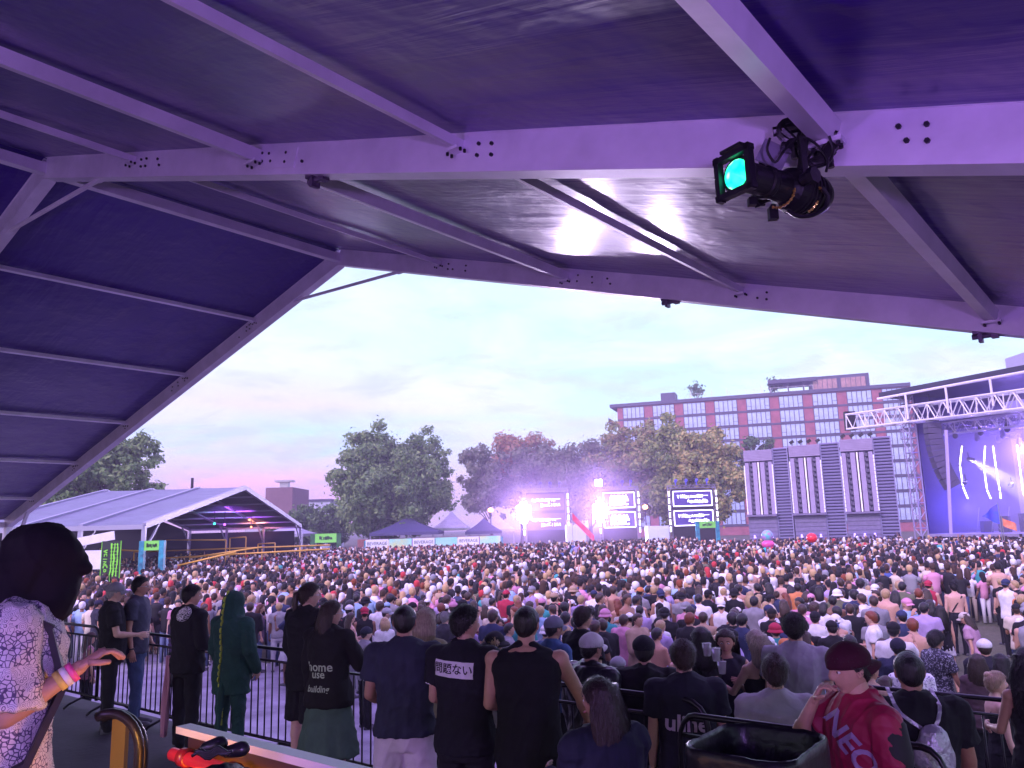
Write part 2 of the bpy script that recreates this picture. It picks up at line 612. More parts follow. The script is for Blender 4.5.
for al in ALONGS:
    for sg in (-1, 1):
        m_ = MB()
        p0, p1 = Vector((0.02 * sg, al, ZR + .075)), Vector((sg * (HALF + .05), al, ZR + .075 - HALF * TH))
        m_.bar(p0, p1, 0.12, 0.235)
        # rolled flanges along the lower and upper edge of the box beam
        for dz in (-0.115, 0.115):
            m_.bar(p0 + Vector((0, 0, dz)), p1 + Vector((0, 0, dz)), 0.135, 0.016)
        rf = None
        # bolts and splice plates on the face toward the inside of the tent
        bb = m_
        rng = random.Random(int(al * 10) + sg)
        for tt in [2.2, 2.27, 2.5, 4.05, 4.15, 4.35, 4.55, 6.15, 6.25, 8.3, 8.38, 10.2]:
            for q in range(rng.choice([1, 2, 2])):
                z = rz_(tt) + 0.06 + q * 0.065
                c = Vector((sg * (tt + rng.uniform(-.02, .02)), al - 0.0601, z))
                bb.tube([c, c + Vector((0, -0.014, 0))], 0.011, 6, mi=1)
        rf = m_.build('rafter', [ALU, BOLT], tent)
        if sg == 1:
            for tt in (4.25,):
                pl = MB(); pl.bar((tt - .22, al - .064, rz_(tt - .22) + .09), (tt + .22, al - .064, rz_(tt + .22) + .09), .008, .15)
                pl.build('splice_plate', ALU, rf)
    # ridge tie
    m_ = MB()
    m_.tube([(1.25, al, rz_(1.25) - .03), (-1.05, al - .0, rz_(1.05) - .03)], 0.024, 8)
    for xx in (1.25, -1.05):
        m_.box((xx, al, rz_(xx) - .02), (.13, .05, .07))
    m_.build('ridge_tie', ALU, tent)
    for sg in (-1, 1):
        m_ = MB()
        ez = ZR - HALF * TH
        m_.bar((sg * HALF, al, 0.0), (sg * HALF, al, ez + .1), 0.12, 0.2, up=(1, 0, 0))
        m_.build('post', ALU, tent)
        m_ = MB()
        m_.bar((sg * (HALF - .05), al, ez - 1.0), (sg * (HALF - 1.1), al, rz_(HALF - 1.1) - .01), 0.06, 0.06, up=(0, 1, 0))
        m_.build('knee_brace', ALU, tent)

PT_R = [2.05, 4.0, 6.02, 8.03, 10.1]
PT_L = [2.05, 4.07, 6.15, 8.18, 10.25]
for k in range(4):
    y1, y0 = ALONGS[k] - .06, ALONGS[k + 1] + .06
    for sg, PT in ((1, PT_R), (-1, PT_L)):
        for i, tt in enumerate(PT):
            big = (i == 1 and sg == 1) or (i == 3 and sg == 1)
            w, h = (.088, .095) if big else (.048, .055)
            m_ = MB()
            z = rz_(tt) + .155 - h / 2
            m_.bar((sg * tt, y0, z), (sg * tt, y1, z), w, h, up=(sg * math.sin(SL), 0, math.cos(SL)))
            for ye in (y0, y1):
                m_.box((sg * tt, ye + (.035 if ye == y0 else -.035), z - h / 2 - .012), (w * 1.5, .07, .02))
            bb = m_
            for ye, s in ((y0, 1), (y1, -1)):
                for dx in (-.05, .05):
                    for e in (.02, .055):
                        bb.tube([(sg * tt + dx, ye + s * e, z - h / 2 - .022), (sg * tt + dx, ye + s * e, z - h / 2 - .04)], .009, 6, mi=1)
            m_.build('purlin', [ALU_LIT if sg == -1 else ALU, BOLT], tent)
    m_ = MB()
    m_.bar((0, y0, ZR + .06), (0, y1, ZR + .06), .10, .12)
    m_.build('ridge_beam', ALU, tent)
    for sg in (-1, 1):
        m_ = MB()
        m_.bar((sg * HALF, y0, ZR - HALF * TH + .05), (sg * HALF, y1, ZR - HALF * TH + .05), .12, .12)
        m_.build('eave_beam', ALU, tent)
# brackets hanging below the beams
for (tt, al) in ((4.65, D1), (5.25, D2), (7.98, D2)):
    z = rz_(tt) - .02
    m_ = MB()
    m_.box((tt, al, z), (.20, .09, .03)); m_.box((tt - .05, al, z - .045), (.03, .07, .07)); m_.box((tt + .05, al, z - .035), (.05, .06, .05))
    m_.tube([(tt - .11, al, z - .03), (tt + .12, al, z - .03)], .022, 8)
    m_.build('bracket', mat('dull bracket', (.16, .12, .2), .5, .6), tent)


# ================================================================== theatre spotlight hanging from the beam
def spotlight():
    # body axis from the back cap to the lens
    back, lens = P(820, 198, 3.12), P(732, 173, 2.84)
    ax = (lens - back).normalized()
    t = thing('stage_spotlight', 'black theatre spotlight with a glowing green lens clamped under the tent beam', 'spotlight', back.lerp(lens, .5))
    W = t.location

    def B(mbx, name, m, par=None, smooth=False):
        o = mbx.build(name, m, par or t, smooth)
        if par is None:
            o.location = -W
        return o
    Lg = (lens - back).length
    q = lambda s: back + ax * (Lg * s)
    m_ = MB()
    prof = [(-.02, .045), (.0, .065), (.06, .078), (.10, .080), (.105, .070), (.14, .070), (.145, .083), (.34, .086), (.40, .080), (.44, .066), (.46, .060), (.60, .056), (.62, .062), (.66, .062), (.67, .054), (.86, .058), (.90, .066), (.94, .070)]
    m_.tube([q(s) for s, r in prof], [r * 1.04 for s, r in prof], 28)
    for s in (.17, .21, .25, .29):
        m_.tube([q(s), q(s + .012)], .094, 28)
    body = B(m_, 'housing', BLACK, smooth=False)
    # gel frame
    side = ax.cross(Vector((0, 0, 1))).normalized(); up = side.cross(ax).normalized()
    m_ = MB()
    c = q(.975)
    for a_, b_ in ((-1, 0), (1, 0), (0, -1), (0, 1)):
        cc = c + side * (a_ * .075) + up * (b_ * .075)
        if a_:
            m_.bar(cc - up * .09, cc + up * .09, .022, .03, up=ax)
        else:
            m_.bar(cc - side * .09, cc + side * .09, .022, .03, up=ax)
    m_.bar(c + up * .1 - side * .05, c + up * .1 + side * .05, .012, .03, up=ax)
    B(m_, 'colour_frame', BLACK)
    m_ = MB()
    vs = [c - ax * .01 + side * (math.cos(2 * PI * k / 24) * .058) + up * (math.sin(2 * PI * k / 24) * .058) for k in range(24)]
    m_.add(vs + [c + ax * .012], [(k, (k + 1) % 24, 24) for k in range(24)])
    g = bpy.data.materials.new('green lens glow'); g.use_nodes = True
    tt = g.node_tree; b = tt.nodes['Principled BSDF']
    tcx = N(tt, 'ShaderNodeTexCoord'); nz = N(tt, 'ShaderNodeTexVoronoi', i_Scale=22); tt.links.new(tcx.outputs['Object'], nz.inputs[0])
    rp = ramp(tt, [(0.1, (.55, 1, .5)), (0.45, (.02, .9, .35)), (0.8, (0, .35, .25))]); tt.links.new(nz.outputs[0], rp.inputs[0])
    tt.links.new(rp.outputs[0], b.inputs['Emission Color']); b.inputs['Emission Strength'].default_value = 2.6
    b.inputs['Base Color'].default_value = (.02, .3, .15, 1); b.inputs['Roughness'].default_value = .1
    B(m_, 'lens', g)
    # yoke
    m_ = MB()
    piv = q(.42)
    top = P(789, 128, 3.04)
    for s in (-1, 1):
        a1 = piv + side * (s * .10); a2 = piv + side * (s * .10) + Vector((0, 0, .17)); a3 = top + side * (s * .05) + Vector((0, 0, -.10))
        m_.bar(a1, a2, .006, .034, up=side.cross(Vector((0, 0, 1)))); m_.bar(a2, a3, .006, .034, up=ax)
    m_.bar(top - side * .055 + Vector((0, 0, -.10)), top + side * .055 + Vector((0, 0, -.10)), .03, .008)
    for s in (-1, 1):
        m_.tube([piv + side * (s * .085), piv + side * (s * .125)], .026, 12)
        m_.tube([piv + side * (s * .12), piv + side * (s * .145)], .034, 7)
    B(m_, 'yoke', BLACK)
    # hook clamps and small fittings in a tangle
    m_ = MB()
    for (cx, cy, r) in ((790, 131, .045), (826, 140, .05)):
        c0 = P(cx, cy, 3.02)
        ring = [c0 + Vector((math.cos(a) * r, 0, math.sin(a) * r)) for a in np.linspace(-.6, 4.4, 12)]
        m_.tube(ring, .014, 6)
        m_.tube([c0 + Vector((0, 0, -.02)), c0 + Vector((0.01, 0, -.12))], .014, 6)
        m_.tube([c0 + Vector((-.04, 0, -.06)), c0 + Vector((.05, 0, -.06))], .011, 6)
    m_.tube([P(773, 132, 3.04), P(805, 126, 3.00), P(836, 136, 2.98)], .021, 8)
    m_.tube([P(806, 128, 3.00), P(800, 176, 3.02)], .017, 8)
    m_.tube([P(831, 146, 2.98), P(822, 160, 2.98), P(808, 164, 3.00)], [.03, .026, .02], 8)
    m_.tube([P(786, 150, 3.02), P(792, 140, 3.02), P(782, 131, 3.02)], .022, 8)
    B(m_, 'hook_clamp', BLACK)
    m_ = MB()
    c0 = P(773, 155, 3.06)
    m_.box(c0, (.115, .012, .10), M=Matrix.Rotation(.5, 3, 'Y'))
    B(m_, 'data_plate', mat('bare metal plate', (.45, .4, .55), .35, .7))
    # cables and a gold safety chain
    for pts, r, mm, nm in (
        ([(770, 138), (766, 150), (775, 165), (784, 150), (800, 135), (815, 142), (829, 160), (826, 172)], .0055, BLACK, 'cable'),
        ([(829, 136), (834, 150), (830, 163), (816, 168), (806, 160), (815, 150)], .006, BLACK, 'cable'),
        ([(822, 188), (829, 197), (826, 208), (812, 216), (798, 217), (788, 211)], .009, BLACK, 'power_cable'),
        ([(795, 188), (793, 197), (787, 204), (779, 208), (772, 207)], .006, mat('gold chain', (.8, .5, .12), .3, .9), 'safety_chain'),
        ([(819, 187), (823, 191)], .006, mat('gold chain end', (.8, .5, .12), .3, .9), 'safety_chain'),
        ([(818, 201), (814, 208), (808, 212)], .006, mat('gold chain low', (.8, .5, .12), .3, .9), 'safety_chain')):
        m_ = MB()
        pp = [P(x, y, 2.93 + .01 * (i % 3)) for i, (x, y) in enumerate(pts)]
        # smooth
        sm = []
        for i in range(len(pp) - 1):
            for k in range(4):
                sm.append(pp[i].lerp(pp[i + 1], k / 4))
        sm.append(pp[-1])
        for _ in range(2):
            sm = [sm[0]] + [(sm[i - 1] + sm[i] * 2 + sm[i + 1]) / 4 for i in range(1, len(sm) - 1)] + [sm[-1]]
        if 'chain' in nm:
            for i in range(len(sm) - 1):
                m_.tube([sm[i], sm[i].lerp(sm[i + 1], .75)], r * (1 if i % 2 else .6), 5)
        else:
            m_.tube(sm, r, 7)
        B(m_, nm, mm)
    m_ = MB()
    m_.box(P(773, 214, 3.03), (.035, .03, .05)); m_.tube([P(773, 205, 3.03), P(773, 212, 3.03)], .012, 8)
    B(m_, 'focus_knob', BLACK)
    m_ = MB(); m_.box(P(752, 202, 2.98), (.03, .03, .03)); B(m_, 'shutter_lever', BLACK)
    for o in t.children:
        pass
    return t


spotlight()


# ================================================================== crowd barriers
BARM = mat('scuffed dark steel', (.035, .033, .04), 0.3, 0.75, noise_amt=0.35, noise_scale=7)


def barrier_proto(Lb=2.28, H=1.1, step=0.125, mm=None):
    mm = mm or BARM
    t = thing('crowd_barrier', '', 'barrier')
    m_ = MB()
    r = .17
    pts = []
    pts.append((-Lb / 2, 0, .12))
    pts.append((-Lb / 2, 0, H - r))
    for a in (22, 45, 68):
        pts.append((-Lb / 2 + r - r * math.cos(R(a)), 0, H - r + r * math.sin(R(a))))
    pts.append((-Lb / 2 + r, 0, H)); pts.append((Lb / 2 - r, 0, H))
    for a in (68, 45, 22):
        pts.append((Lb / 2 - r + r * math.cos(R(a)), 0, H - r + r * math.sin(R(a))))
    pts.append((Lb / 2, 0, H - r)); pts.append((Lb / 2, 0, .12))
    m_.tube(pts, .021, 10)
    m_.tube([(-Lb / 2, 0, .16), (Lb / 2, 0, .16)], .018, 8)
    m_.tube([(-Lb / 2 + .03, 0, H - .13), (Lb / 2 - .03, 0, H - .13)], .014, 8)
    m_.build('frame', mm, t, smooth=True)
    n = int(Lb / step)
    first = None
    for i in range(1, n):
        x = -Lb / 2 + Lb * i / n
        if first is None:
            q = MB(); q.tube([(0, 0, .165), (0, 0, H - .13)], .0085, 6)
            first = q.build('picket', mm, t, smooth=True); o = first
        else:
            o = first.copy(); COL.objects.link(o); o.parent = t
        o.location = (x, 0, 0)
    for sx in (-1, 1):
        q = MB()
        q.tube([(sx * (Lb / 2 - .35), -.28, .015), (sx * (Lb / 2 - .35), -.22, .06), (sx * (Lb / 2 - .35), 0, .14), (sx * (Lb / 2 - .35), .22, .06), (sx * (Lb / 2 - .35), .28, .015)], .016, 8)
        q.build('foot', mm, t, smooth=True)
    return t


proto = barrier_proto()
GB = 'dark steel crowd barriers along the deck edge'
spots = [
    (-6.19, 5.45, 1.07, 'dark crowd barrier at the far left end of the deck behind the hooded person'),
    (-3.87, 5.46, 1.07, 'dark crowd barrier at the left of the deck next to the man in jeans'),
    (-1.55, 5.45, 1.07, 'dark crowd barrier between the man in jeans and the green dinosaur suit'),
    (.77, 5.46, 1.07, 'dark crowd barrier behind the person in the green dinosaur suit'),
    (3.09, 5.40, 1.07, 'dark crowd barrier behind the navy shirt man and the Japanese lettering'),
    (5.41, 5.44, 1.07, 'dark crowd barrier with rounded corner left of the black lined bin'),
    (7.35, 5.05, 1.07, 'dark crowd barrier behind the black lined bin and the magenta jersey'),
]
for i, (t_, al, z, lab) in enumerate(spots):
    o = proto if i == 0 else dup(proto)
    w = TL(t_, al, z)
    o.location = w
    o.rotation_euler = (0, 0, -AZ + (0.012 if i % 2 else -.01))
    tag(o, lab, 'barrier', GB)
    if i == 6:
        o.scale = (.70, 1, 1)
        o.location = TL(7.35, 5.03, z)
o = dup(proto); o.location = TL(7.02, 8.2, .75); o.rotation_euler = (0, 0, -AZ); tag(o, 'dark crowd barrier on the lower step beside the man with the silver backpack', 'barrier', GB)


# ================================================================== bin, booth counter and gear in front
def polyloft(m_, base, z0, z1, sh=1.0):
    n = len(base)
    c = sum((Vector(b) for b in base), Vector()) / n
    r0 = [Vector((b[0], b[1], z0)) for b in base]
    r1 = [Vector((c.x + (b[0] - c.x) * sh, c.y + (b[1] - c.y) * sh, z1)) for b in base]
    m_.loft([r0, r1])


def rrect(w, d, r, n=5):
    pts = []
    for cx, cy, a0 in ((w / 2 - r, d / 2 - r, 0), (-w / 2 + r, d / 2 - r, 90), (-w / 2 + r, -d / 2 + r, 180), (w / 2 - r, -d / 2 + r, 270)):
        for k in range(n + 1):
            a = R(a0 + 90 * k / n)
            pts.append((cx + r * math.cos(a), cy + r * math.sin(a), 0))
    return pts


def bin_():
    c1 = P(684, 749, 3.5)
    u = Vector((math.cos(AZ), -math.sin(AZ), 0)); v = Vector((math.sin(AZ), math.cos(AZ), 0))
    w_, d_ = .45, .52
    c = c1 + u * (w_ / 2 - .02) + v * (d_ / 2)
    zt = c1.z - 1.07 - .01
    t = thing('waste_bin', 'red waste bin lined with a shiny black plastic bag behind the barrier', 'bin', (c.x, c.y, 1.07), -AZ)
    rr = rrect(w_, d_, .10)
    m_ = MB(); polyloft(m_, rrect(w_ * .86, d_ * .86, .08), 0.0, zt - .19, 1.1)
    m_.build('body', mat('red plastic', (.30, .02, .03), .4, bump=.05), t)
    # liner: folded over the rim, sagging inside
    m_ = MB()
    prof = [(1.03, zt - .26), (1.045, zt - .14), (1.05, zt - .02), (1.035, zt + .012), (1.0, zt + .018), (.965, zt + .0), (.93, zt - .05), (.90, zt - .10), (.6, zt - .14), (.05, zt - .15)]
    rng = random.Random(3)
    rings = []
    fine = []
    for k in range(len(rr)):
        a, b = Vector(rr[k]), Vector(rr[(k + 1) % len(rr)])
        nn = max(1, int((b - a).length / .02))
        fine += [a.lerp(b, i / nn) for i in range(nn)]
    for j, (s, z) in enumerate(prof):
        ring = []
        for k, p in enumerate(fine):
            a = k * 2 * PI / len(fine)
            w = .010 * noise.noise((p.x * 9, p.y * 9, j * .7)) + .002 * math.sin(k * 1.7 + j)
            rip = w * (1.6 if j in (0, 1, 6, 7) else .5)
            ring.append(Vector((p.x * (s + rip), p.y * (s + rip), z + (w if j < 8 else w * 3) * (.7 if 2 < j < 6 else 2.0))))
        rings.append(ring)
    m_.loft(rings, cap=False)
    m_.build('liner_bag', mat('black bin liner', (.006, .006, .009), .34, 0, bump=.3, bump_scale=14, spec=.35), t, smooth=True)


bin_()


def counter():
    a, b = P(186, 729, 3.05), P(350, 771, 2.45)
    d = (b - a).normalized()
    t = thing('booth_rail', 'white edged rail with a red rope light and amber lamps at the booth front', 'rail', a)
    e = b + d * .9
    m_ = MB(); m_.bar(a - d * .02, e, .055, .024)
    o = m_.build('top_board', mat('white laminate', (.62, .62, .66), .35, bump=.05), t); o.location = -a
    nrm = d.cross(Vector((0, 0, 1))).normalized()
    if nrm.y > 0: nrm = -nrm
    m_ = MB(); m_.bar(a + Vector((0, 0, -.055)) - nrm * .02, e + Vector((0, 0, -.055)) - nrm * .02, .02, .08)
    o = m_.build('side_panel', mat('dark side panel', (.05, .02, .03), .5), t); o.location = -a
    p0, p1 = a + nrm * .045 + Vector((0, 0, -.075)), e + nrm * .045 + Vector((0, 0, -.075))
    m_ = MB(); m_.tube([p0, p1], .022, 14)
    o = m_.build('rope_light', mat('red plastic tube', (.45, .02, .05), .3, emit=(1, .03, .08), estr=.12), t, smooth=True); o.location = -a
    L_ = (p1 - p0).length
    for s in (.06, .27, .48, .69, .9):
        c = p0.lerp(p1, s * .8)
        m_ = MB(); m_.tube([c - d * .022, c - d * .018, c + d * .018, c + d * .022], [.024, .031, .031, .024], 14)
        o = m_.build('coupler', mat('dark red coupler', (.22, .01, .03), .35), t, smooth=True); o.location = -a
    am = mat('amber lamp', (1, .4, .05), .4, emit=(1, .30, .02), estr=5.0)
    for s in (.10, .30, .50):
        c = p0.lerp(p1, s) + Vector((0, 0, -.062)) + nrm * .01
        m_ = MB(); m_.bar(c - d * .045, c + d * .045, .05, .03)
        o = m_.build('amber_lamp', am, t); o.location = -a
    lamp('amber_light', 'POINT', p0.lerp(p1, .2) + Vector((0, 0, -.10)) + nrm * .10, 3.5, (1, .35, .06), soft=.04)
    # post under the rail
    m_ = MB()
    for q in (a + d * .05, a + d * 1.2):
        m_.bar((q.x, q.y, 1.07), (q.x, q.y, q.z - .1), .05, .05)
    o = m_.build('support_post', BLACK, t); o.location = -a


counter()

# arched black handrail left of the booth rail
t = thing('arched_handrail', 'black arched tube handrail glowing amber behind the patterned shirt', 'handrail', P(120, 745, 3.0))
W = t.location.copy()
m_ = MB()
for dd, off in ((0, 0), (.09, .02)):
    pts = []
    c = P(108, 752, 3.0 + dd)
    for ang in np.linspace(115, 0, 9):
        pts.append(c + Vector((.11 * math.cos(R(ang)) + off, 0, .13 * math.sin(R(ang)))))
    pts.append(Vector((pts[-1].x, pts[-1].y, 1.65)))
    m_.tube(pts, .017, 10)
o = m_.build('rail_tube', BLACK, t, smooth=True); o.location = -W
m_ = MB(); m_.box(P(119, 758, 3.1), (.05, .03, .30))
o = m_.build('post_plate', mat('brass toned plate', (.5, .3, .08), .35, .8), t); o.location = -W
lamp('amber_light', 'POINT', P(132, 745, 2.85), 1.2, (1, .45, .1), soft=.03)

# heap of black covered gear at the bottom edge
t = thing('covered_equipment', 'heap of cables and gear under a black cover at the bottom left edge', 'equipment', P(190, 790, 1.75))
W = t.location.copy()
m_ = MB()
vs, fs = [], []
nx, ny = 60, 16
a, b = P(30, 812, 1.75), P(235, 815, 1.75)
for i in range(nx + 1):
    for j in range(ny + 1):
        u, v = i / nx, j / ny
        p = a.lerp(b, u) + Vector((0, .30 * v, 0))
        h = .075 * math.exp(-((u - .80) / .22) ** 2) + .035 * math.exp(-((u - .12) / .2) ** 2) + .02 * noise.noise((u * 9, v * 4, 1)) + .012 * noise.noise((u * 26, v * 14, 4))
        vs.append(p + Vector((0, 0, h * (math.sin(PI * min(1, v * 1.1)) ** .5 if 0 < v * 1.1 < 1 else 0) - .02)))
for i in range(nx):
    for j in range(ny):
        q = i * (ny + 1) + j
        fs.append((q, q + ny + 1, q + ny + 2, q + 1))
m_.add(vs, fs)
n_top = len(vs)
o = m_.build('cover', mat('black nylon cover', (.006, .006, .012), .55, bump=.3, bump_scale=9, spec=.3), t, smooth=True); o.location = -W
sol = o.modifiers.new('s', 'SOLIDIFY'); sol.thickness = .12; sol.offset = -1
m_ = MB()
for k in range(4):
    pts = [P(205 + 12 * k, 742 + 3 * k, 1.95) + Vector((random.uniform(-.05, .05), random.uniform(-.03, .03), random.uniform(-.01, .02))) for _ in range(5)]
    pts = [P(192 + 4.5 * q + 3 * k, 756 - 3 * math.sin(q * 1.3 + k) - 2 * k, 1.9) for q in range(8)]
    m_.tube(pts, .004, 6)
o = m_.build('cable', BLACK, t, smooth=True); o.location = -W
for k in range(2):
    m_ = MB(); m_.capsule(P(206 + 22 * k, 748 + 4 * k, 1.98), P(220 + 22 * k, 744 + 5 * k, 1.98), .014, .018, 10)
    o = m_.build('connector', BLACK, t, smooth=True); o.location = -W
# ================================================================== trees
def leaf_mat(name, c1, c2, c3=None):
    m = bpy.data.materials.new(name)
    m.use_nodes = True
    t = m.node_tree
    b = t.nodes['Principled BSDF']
    b.inputs['Roughness'].default_value = 0.7
    b.inputs['Specular IOR Level'].default_value = .2
    g = N(t, 'ShaderNodeNewGeometry')
    tc = N(t, 'ShaderNodeTexCoord')
    nz = N(t, 'ShaderNodeTexNoise', i_Scale=.28, i_Detail=3)
    t.links.new(tc.outputs['Object'], nz.inputs[0])
    ad = N(t, 'ShaderNodeMath', operation='MULTIPLY_ADD', i_1=.5)
    t.links.new(g.outputs['Random Per Island'], ad.inputs[0]); 
    ms = N(t, 'ShaderNodeMath', operation='MULTIPLY', i_1=.55)
    t.links.new(nz.outputs[0], ms.inputs[0]); t.links.new(ms.outputs[0], ad.inputs[2])
    rp = ramp(t, [(.25, c1), (.5, c2), (.75, c3 or c2)])
    t.links.new(ad.outputs[0], rp.inputs[0])
    t.links.new(rp.outputs[0], b.inputs['Base Color'])
    tr = N(t, 'ShaderNodeBsdfTranslucent'); t.links.new(rp.outputs[0], tr.inputs[0])
    mx = N(t, 'ShaderNodeMixShader', i_0=.3)
    t.links.new(b.outputs[0], mx.inputs[1]); t.links.new(tr.outputs[0], mx.inputs[2])
    t.links.new(mx.outputs[0], t.nodes['Material Output'].inputs[0])
    return m


BARK = mat('bark', (.09, .065, .05), .9, bump=.8, bump_scale=6, noise_amt=.4)


def tree(label, px, D, ztop, rad, zlow, lm, nleaf=7000, leaf=.36, lobes=None, nclump=70, open_=0.0, seed=1, group=None, name='broadleaf_tree', cr=(.15, .26)):
    if D > 110: nleaf, leaf, nclump = int(nleaf * 1.7), leaf * .78, int(nclump * 1.8)
    rg = np.random.default_rng(seed)
    x = XY(px, D)
    t = thing(name, label, 'tree', (x, D, 0), 0, group)
    lobes = lobes or [(0, 0, (ztop + zlow) / 2, rad, (ztop - zlow) / 2)]
    # clump centres near the surface of the lobes
    cl = []
    while len(cl) < nclump:
        lx, ly, lz, rr, rh = lobes[rg.integers(len(lobes))]
        d = rg.normal(size=3); d /= np.linalg.norm(d)
        s = rg.uniform(.45, .92) if rg.random() < .8 else rg.uniform(.1, .5)
        wob = 1 + .16 * noise.noise((d[0] * 2 + seed, d[1] * 2, d[2] * 2))
        c = np.array([lx + d[0] * rr * s * wob, ly + d[1] * rr * s * wob, lz + d[2] * rh * s * wob])
        cl.append((c, rr * rg.uniform(*cr)))
    # trunk and limbs
    m_ = MB()
    zb = zlow + (ztop - zlow) * .35
    m_.tube([(0, 0, -.1), (.1, 0, zlow * .5), (-.1, .1, zb), (0, 0, zb + (ztop - zb) * .5)], [rad * .055, rad * .042, rad * .032, rad * .012], 9)
    for c, r in cl[:26]:
        s = Vector((-.05, .05, zlow * .8 + rg.uniform(0, (zb - zlow) * 1.2)))
        e = Vector(c)
        md = s.lerp(e, .5) + Vector((0, 0, rad * .06))
        m_.tube([s, md, e], [rad * .020, rad * .012, rad * .004], 5, cap=False)
    m_.build('trunk', BARK, t)
    # leaves
    n = nleaf
    w = np.array([r ** 2 for c, r in cl]); w /= w.sum()
    idx = rg.choice(len(cl), n, p=w)
    C = np.array([c for c, r in cl])[idx]; RR = np.array([r for c, r in cl])[idx]
    d = rg.normal(size=(n, 3)); d /= np.linalg.norm(d, axis=1)[:, None]
    rad_ = rg.uniform(0, 1, n) ** .45
    pos = C + d * (RR * rad_)[:, None] * np.array([1, 1, .75])
    # stray twigs
    st = rg.random(n) < .06
    pos[st] += d[st] * RR[st][:, None] * .5
    nrm = d * .9 + rg.normal(size=(n, 3)) * .55 + np.array([0, 0, .25])
    nrm /= np.linalg.norm(nrm, axis=1)[:, None]
    a = np.cross(nrm, rg.normal(size=(n, 3))); a /= np.linalg.norm(a, axis=1)[:, None]
    b = np.cross(nrm, a)
    sz = leaf * rg.uniform(.55, 1.25, n)
    a *= sz[:, None] * .62; b *= sz[:, None]
    V = np.stack([pos - b, pos + a * .9 - b * .1, pos + b, pos - a * .9 - b * .1], 1).reshape(-1, 3)
    F = np.arange(n * 4).reshape(n, 4)
    me = bpy.data.meshes.new('crown')
    me.vertices.add(n * 4); me.vertices.foreach_set('co', V.ravel())
    me.loops.add(n * 4); me.loops.foreach_set('vertex_index', F.ravel())
    me.polygons.add(n); me.polygons.foreach_set('loop_start', np.arange(n) * 4)
    me.materials.append(lm)
    me.update(); me.validate()
    o = bpy.data.objects.new('crown', me); COL.objects.link(o); o.parent = t
    return t


G1 = leaf_mat('green leaves', (.08, .15, .055), (.17, .28, .10), (.28, .38, .14))
G2 = leaf_mat('dark green leaves', (0.056, 0.112, 0.049), (0.112, 0.196, 0.070), (0.168, 0.252, 0.098))
G3 = leaf_mat('grey green leaves', (0.126, 0.154, 0.112), (0.196, 0.224, 0.154), (0.266, 0.266, 0.182))
A1 = leaf_mat('russet leaves', (0.224, 0.168, 0.112), (0.476, 0.238, 0.140), (0.280, 0.294, 0.154))
A2 = leaf_mat('turning leaves', (0.154, 0.224, 0.084), (0.420, 0.336, 0.140), (0.252, 0.336, 0.126))
A3 = leaf_mat('golden leaves', (0.154, 0.238, 0.084), (0.392, 0.420, 0.140), (0.588, 0.476, 0.168))
G4 = leaf_mat('yellow green leaves', (0.126, 0.196, 0.063), (0.266, 0.336, 0.098), (0.420, 0.420, 0.126))
tree('large round dense green tree standing alone left of the bright lamp towers', 392, 105, 18.8, 8.4, 2.2, G1, 80000, .27,
     lobes=[(-2.8, 0, 10.4, 5.6, 7.8), (3.6, 0, 10.2, 4.8, 7.6), (0, 0, 9.2, 7.9, 6.0), (-.5, -1, 6.6, 8.0, 4.6)], nclump=430, seed=3, cr=(.15, .25))
tree('green leafy tree rising behind the white tent roof at far left', 104, 82, 15, 6.2, 3, G1, 32000, .25, lobes=[(-2.5, 0, 9.3, 4.8, 5.0), (2.6, 0, 10.3, 3.6, 4.6), (-5.5, 0, 7.5, 4.2, 3.8)], nclump=200, seed=5, cr=(.18, .30))
GT = 'row of trees behind the lamp towers'
tree('low bushy green tree just left of the big round tree', 318, 118, 7.6, 5.5, 1.0, G2, 6000, .4, seed=6, nclump=50)
tree('low dark tree at the end of the white tent roof', 287, 116, 6.9, 3.6, 1.0, G2, 3500, .4, seed=16, nclump=36)
tree('thin airy grey purple tree right of the big round tree', 491, 128, 17.5, 5.4, 4, G3, 6500, .40, seed=7, nclump=55, group=GT)
tree('tall tree with a russet orange top above the left lamp tower', 522, 140, 20.5, 8.0, 5, A1, 11000, .42, seed=8, group=GT, nclump=60)
tree('grey green broad tree directly above the first lamp tower', 548, 128, 17.0, 8.0, 3, G3, 12000, .42, seed=9, group=GT, nclump=60)
tree('grey green tree between the first and second lamp towers', 590, 125, 17.6, 7.6, 3, G3, 12000, .42, seed=10, group=GT, nclump=60)
tree('orange tinged tree above the middle lamp tower', 634, 122, 19.6, 6.6, 3, A2, 12000, .42, seed=11, group=GT, nclump=60)
tree('tallest yellow green tree covering the lower brick building', 674, 118, 18.9, 6.8, 2.5, G4, 14000, .42, seed=12, group=GT, nclump=70)
tree('golden yellow tree next to the striped screen towers', 713, 112, 17.2, 6.0, 2, A3, 13000, .42, seed=13, group=GT, nclump=70)
tree('dark grey green tree peeking over the first striped tower', 760, 125, 17.6, 4.6, 4, G2, 4500, .42, seed=14, group=GT, nclump=40)
tree('greyish tree low behind the orange tinged one', 605, 135, 15.0, 7.5, 3, G3, 8000, .42, seed=15, group=GT, nclump=40)


# ================================================================== brick apartment block
brick = mat('red brick', (.38, .13, .15), .85, noise_amt=.3, noise_scale=.8)
band = mat('dark grey cladding', (.06, .06, .10), .6)
glass = mat('window glass', (.48, .62, .86), .12, .0, spec=.9, noise_amt=.25, noise_scale=.5)  # pale blue base stands for the bright sky mirrored in the panes
framem = mat('dark window frame', (.06, .06, .08), .5)


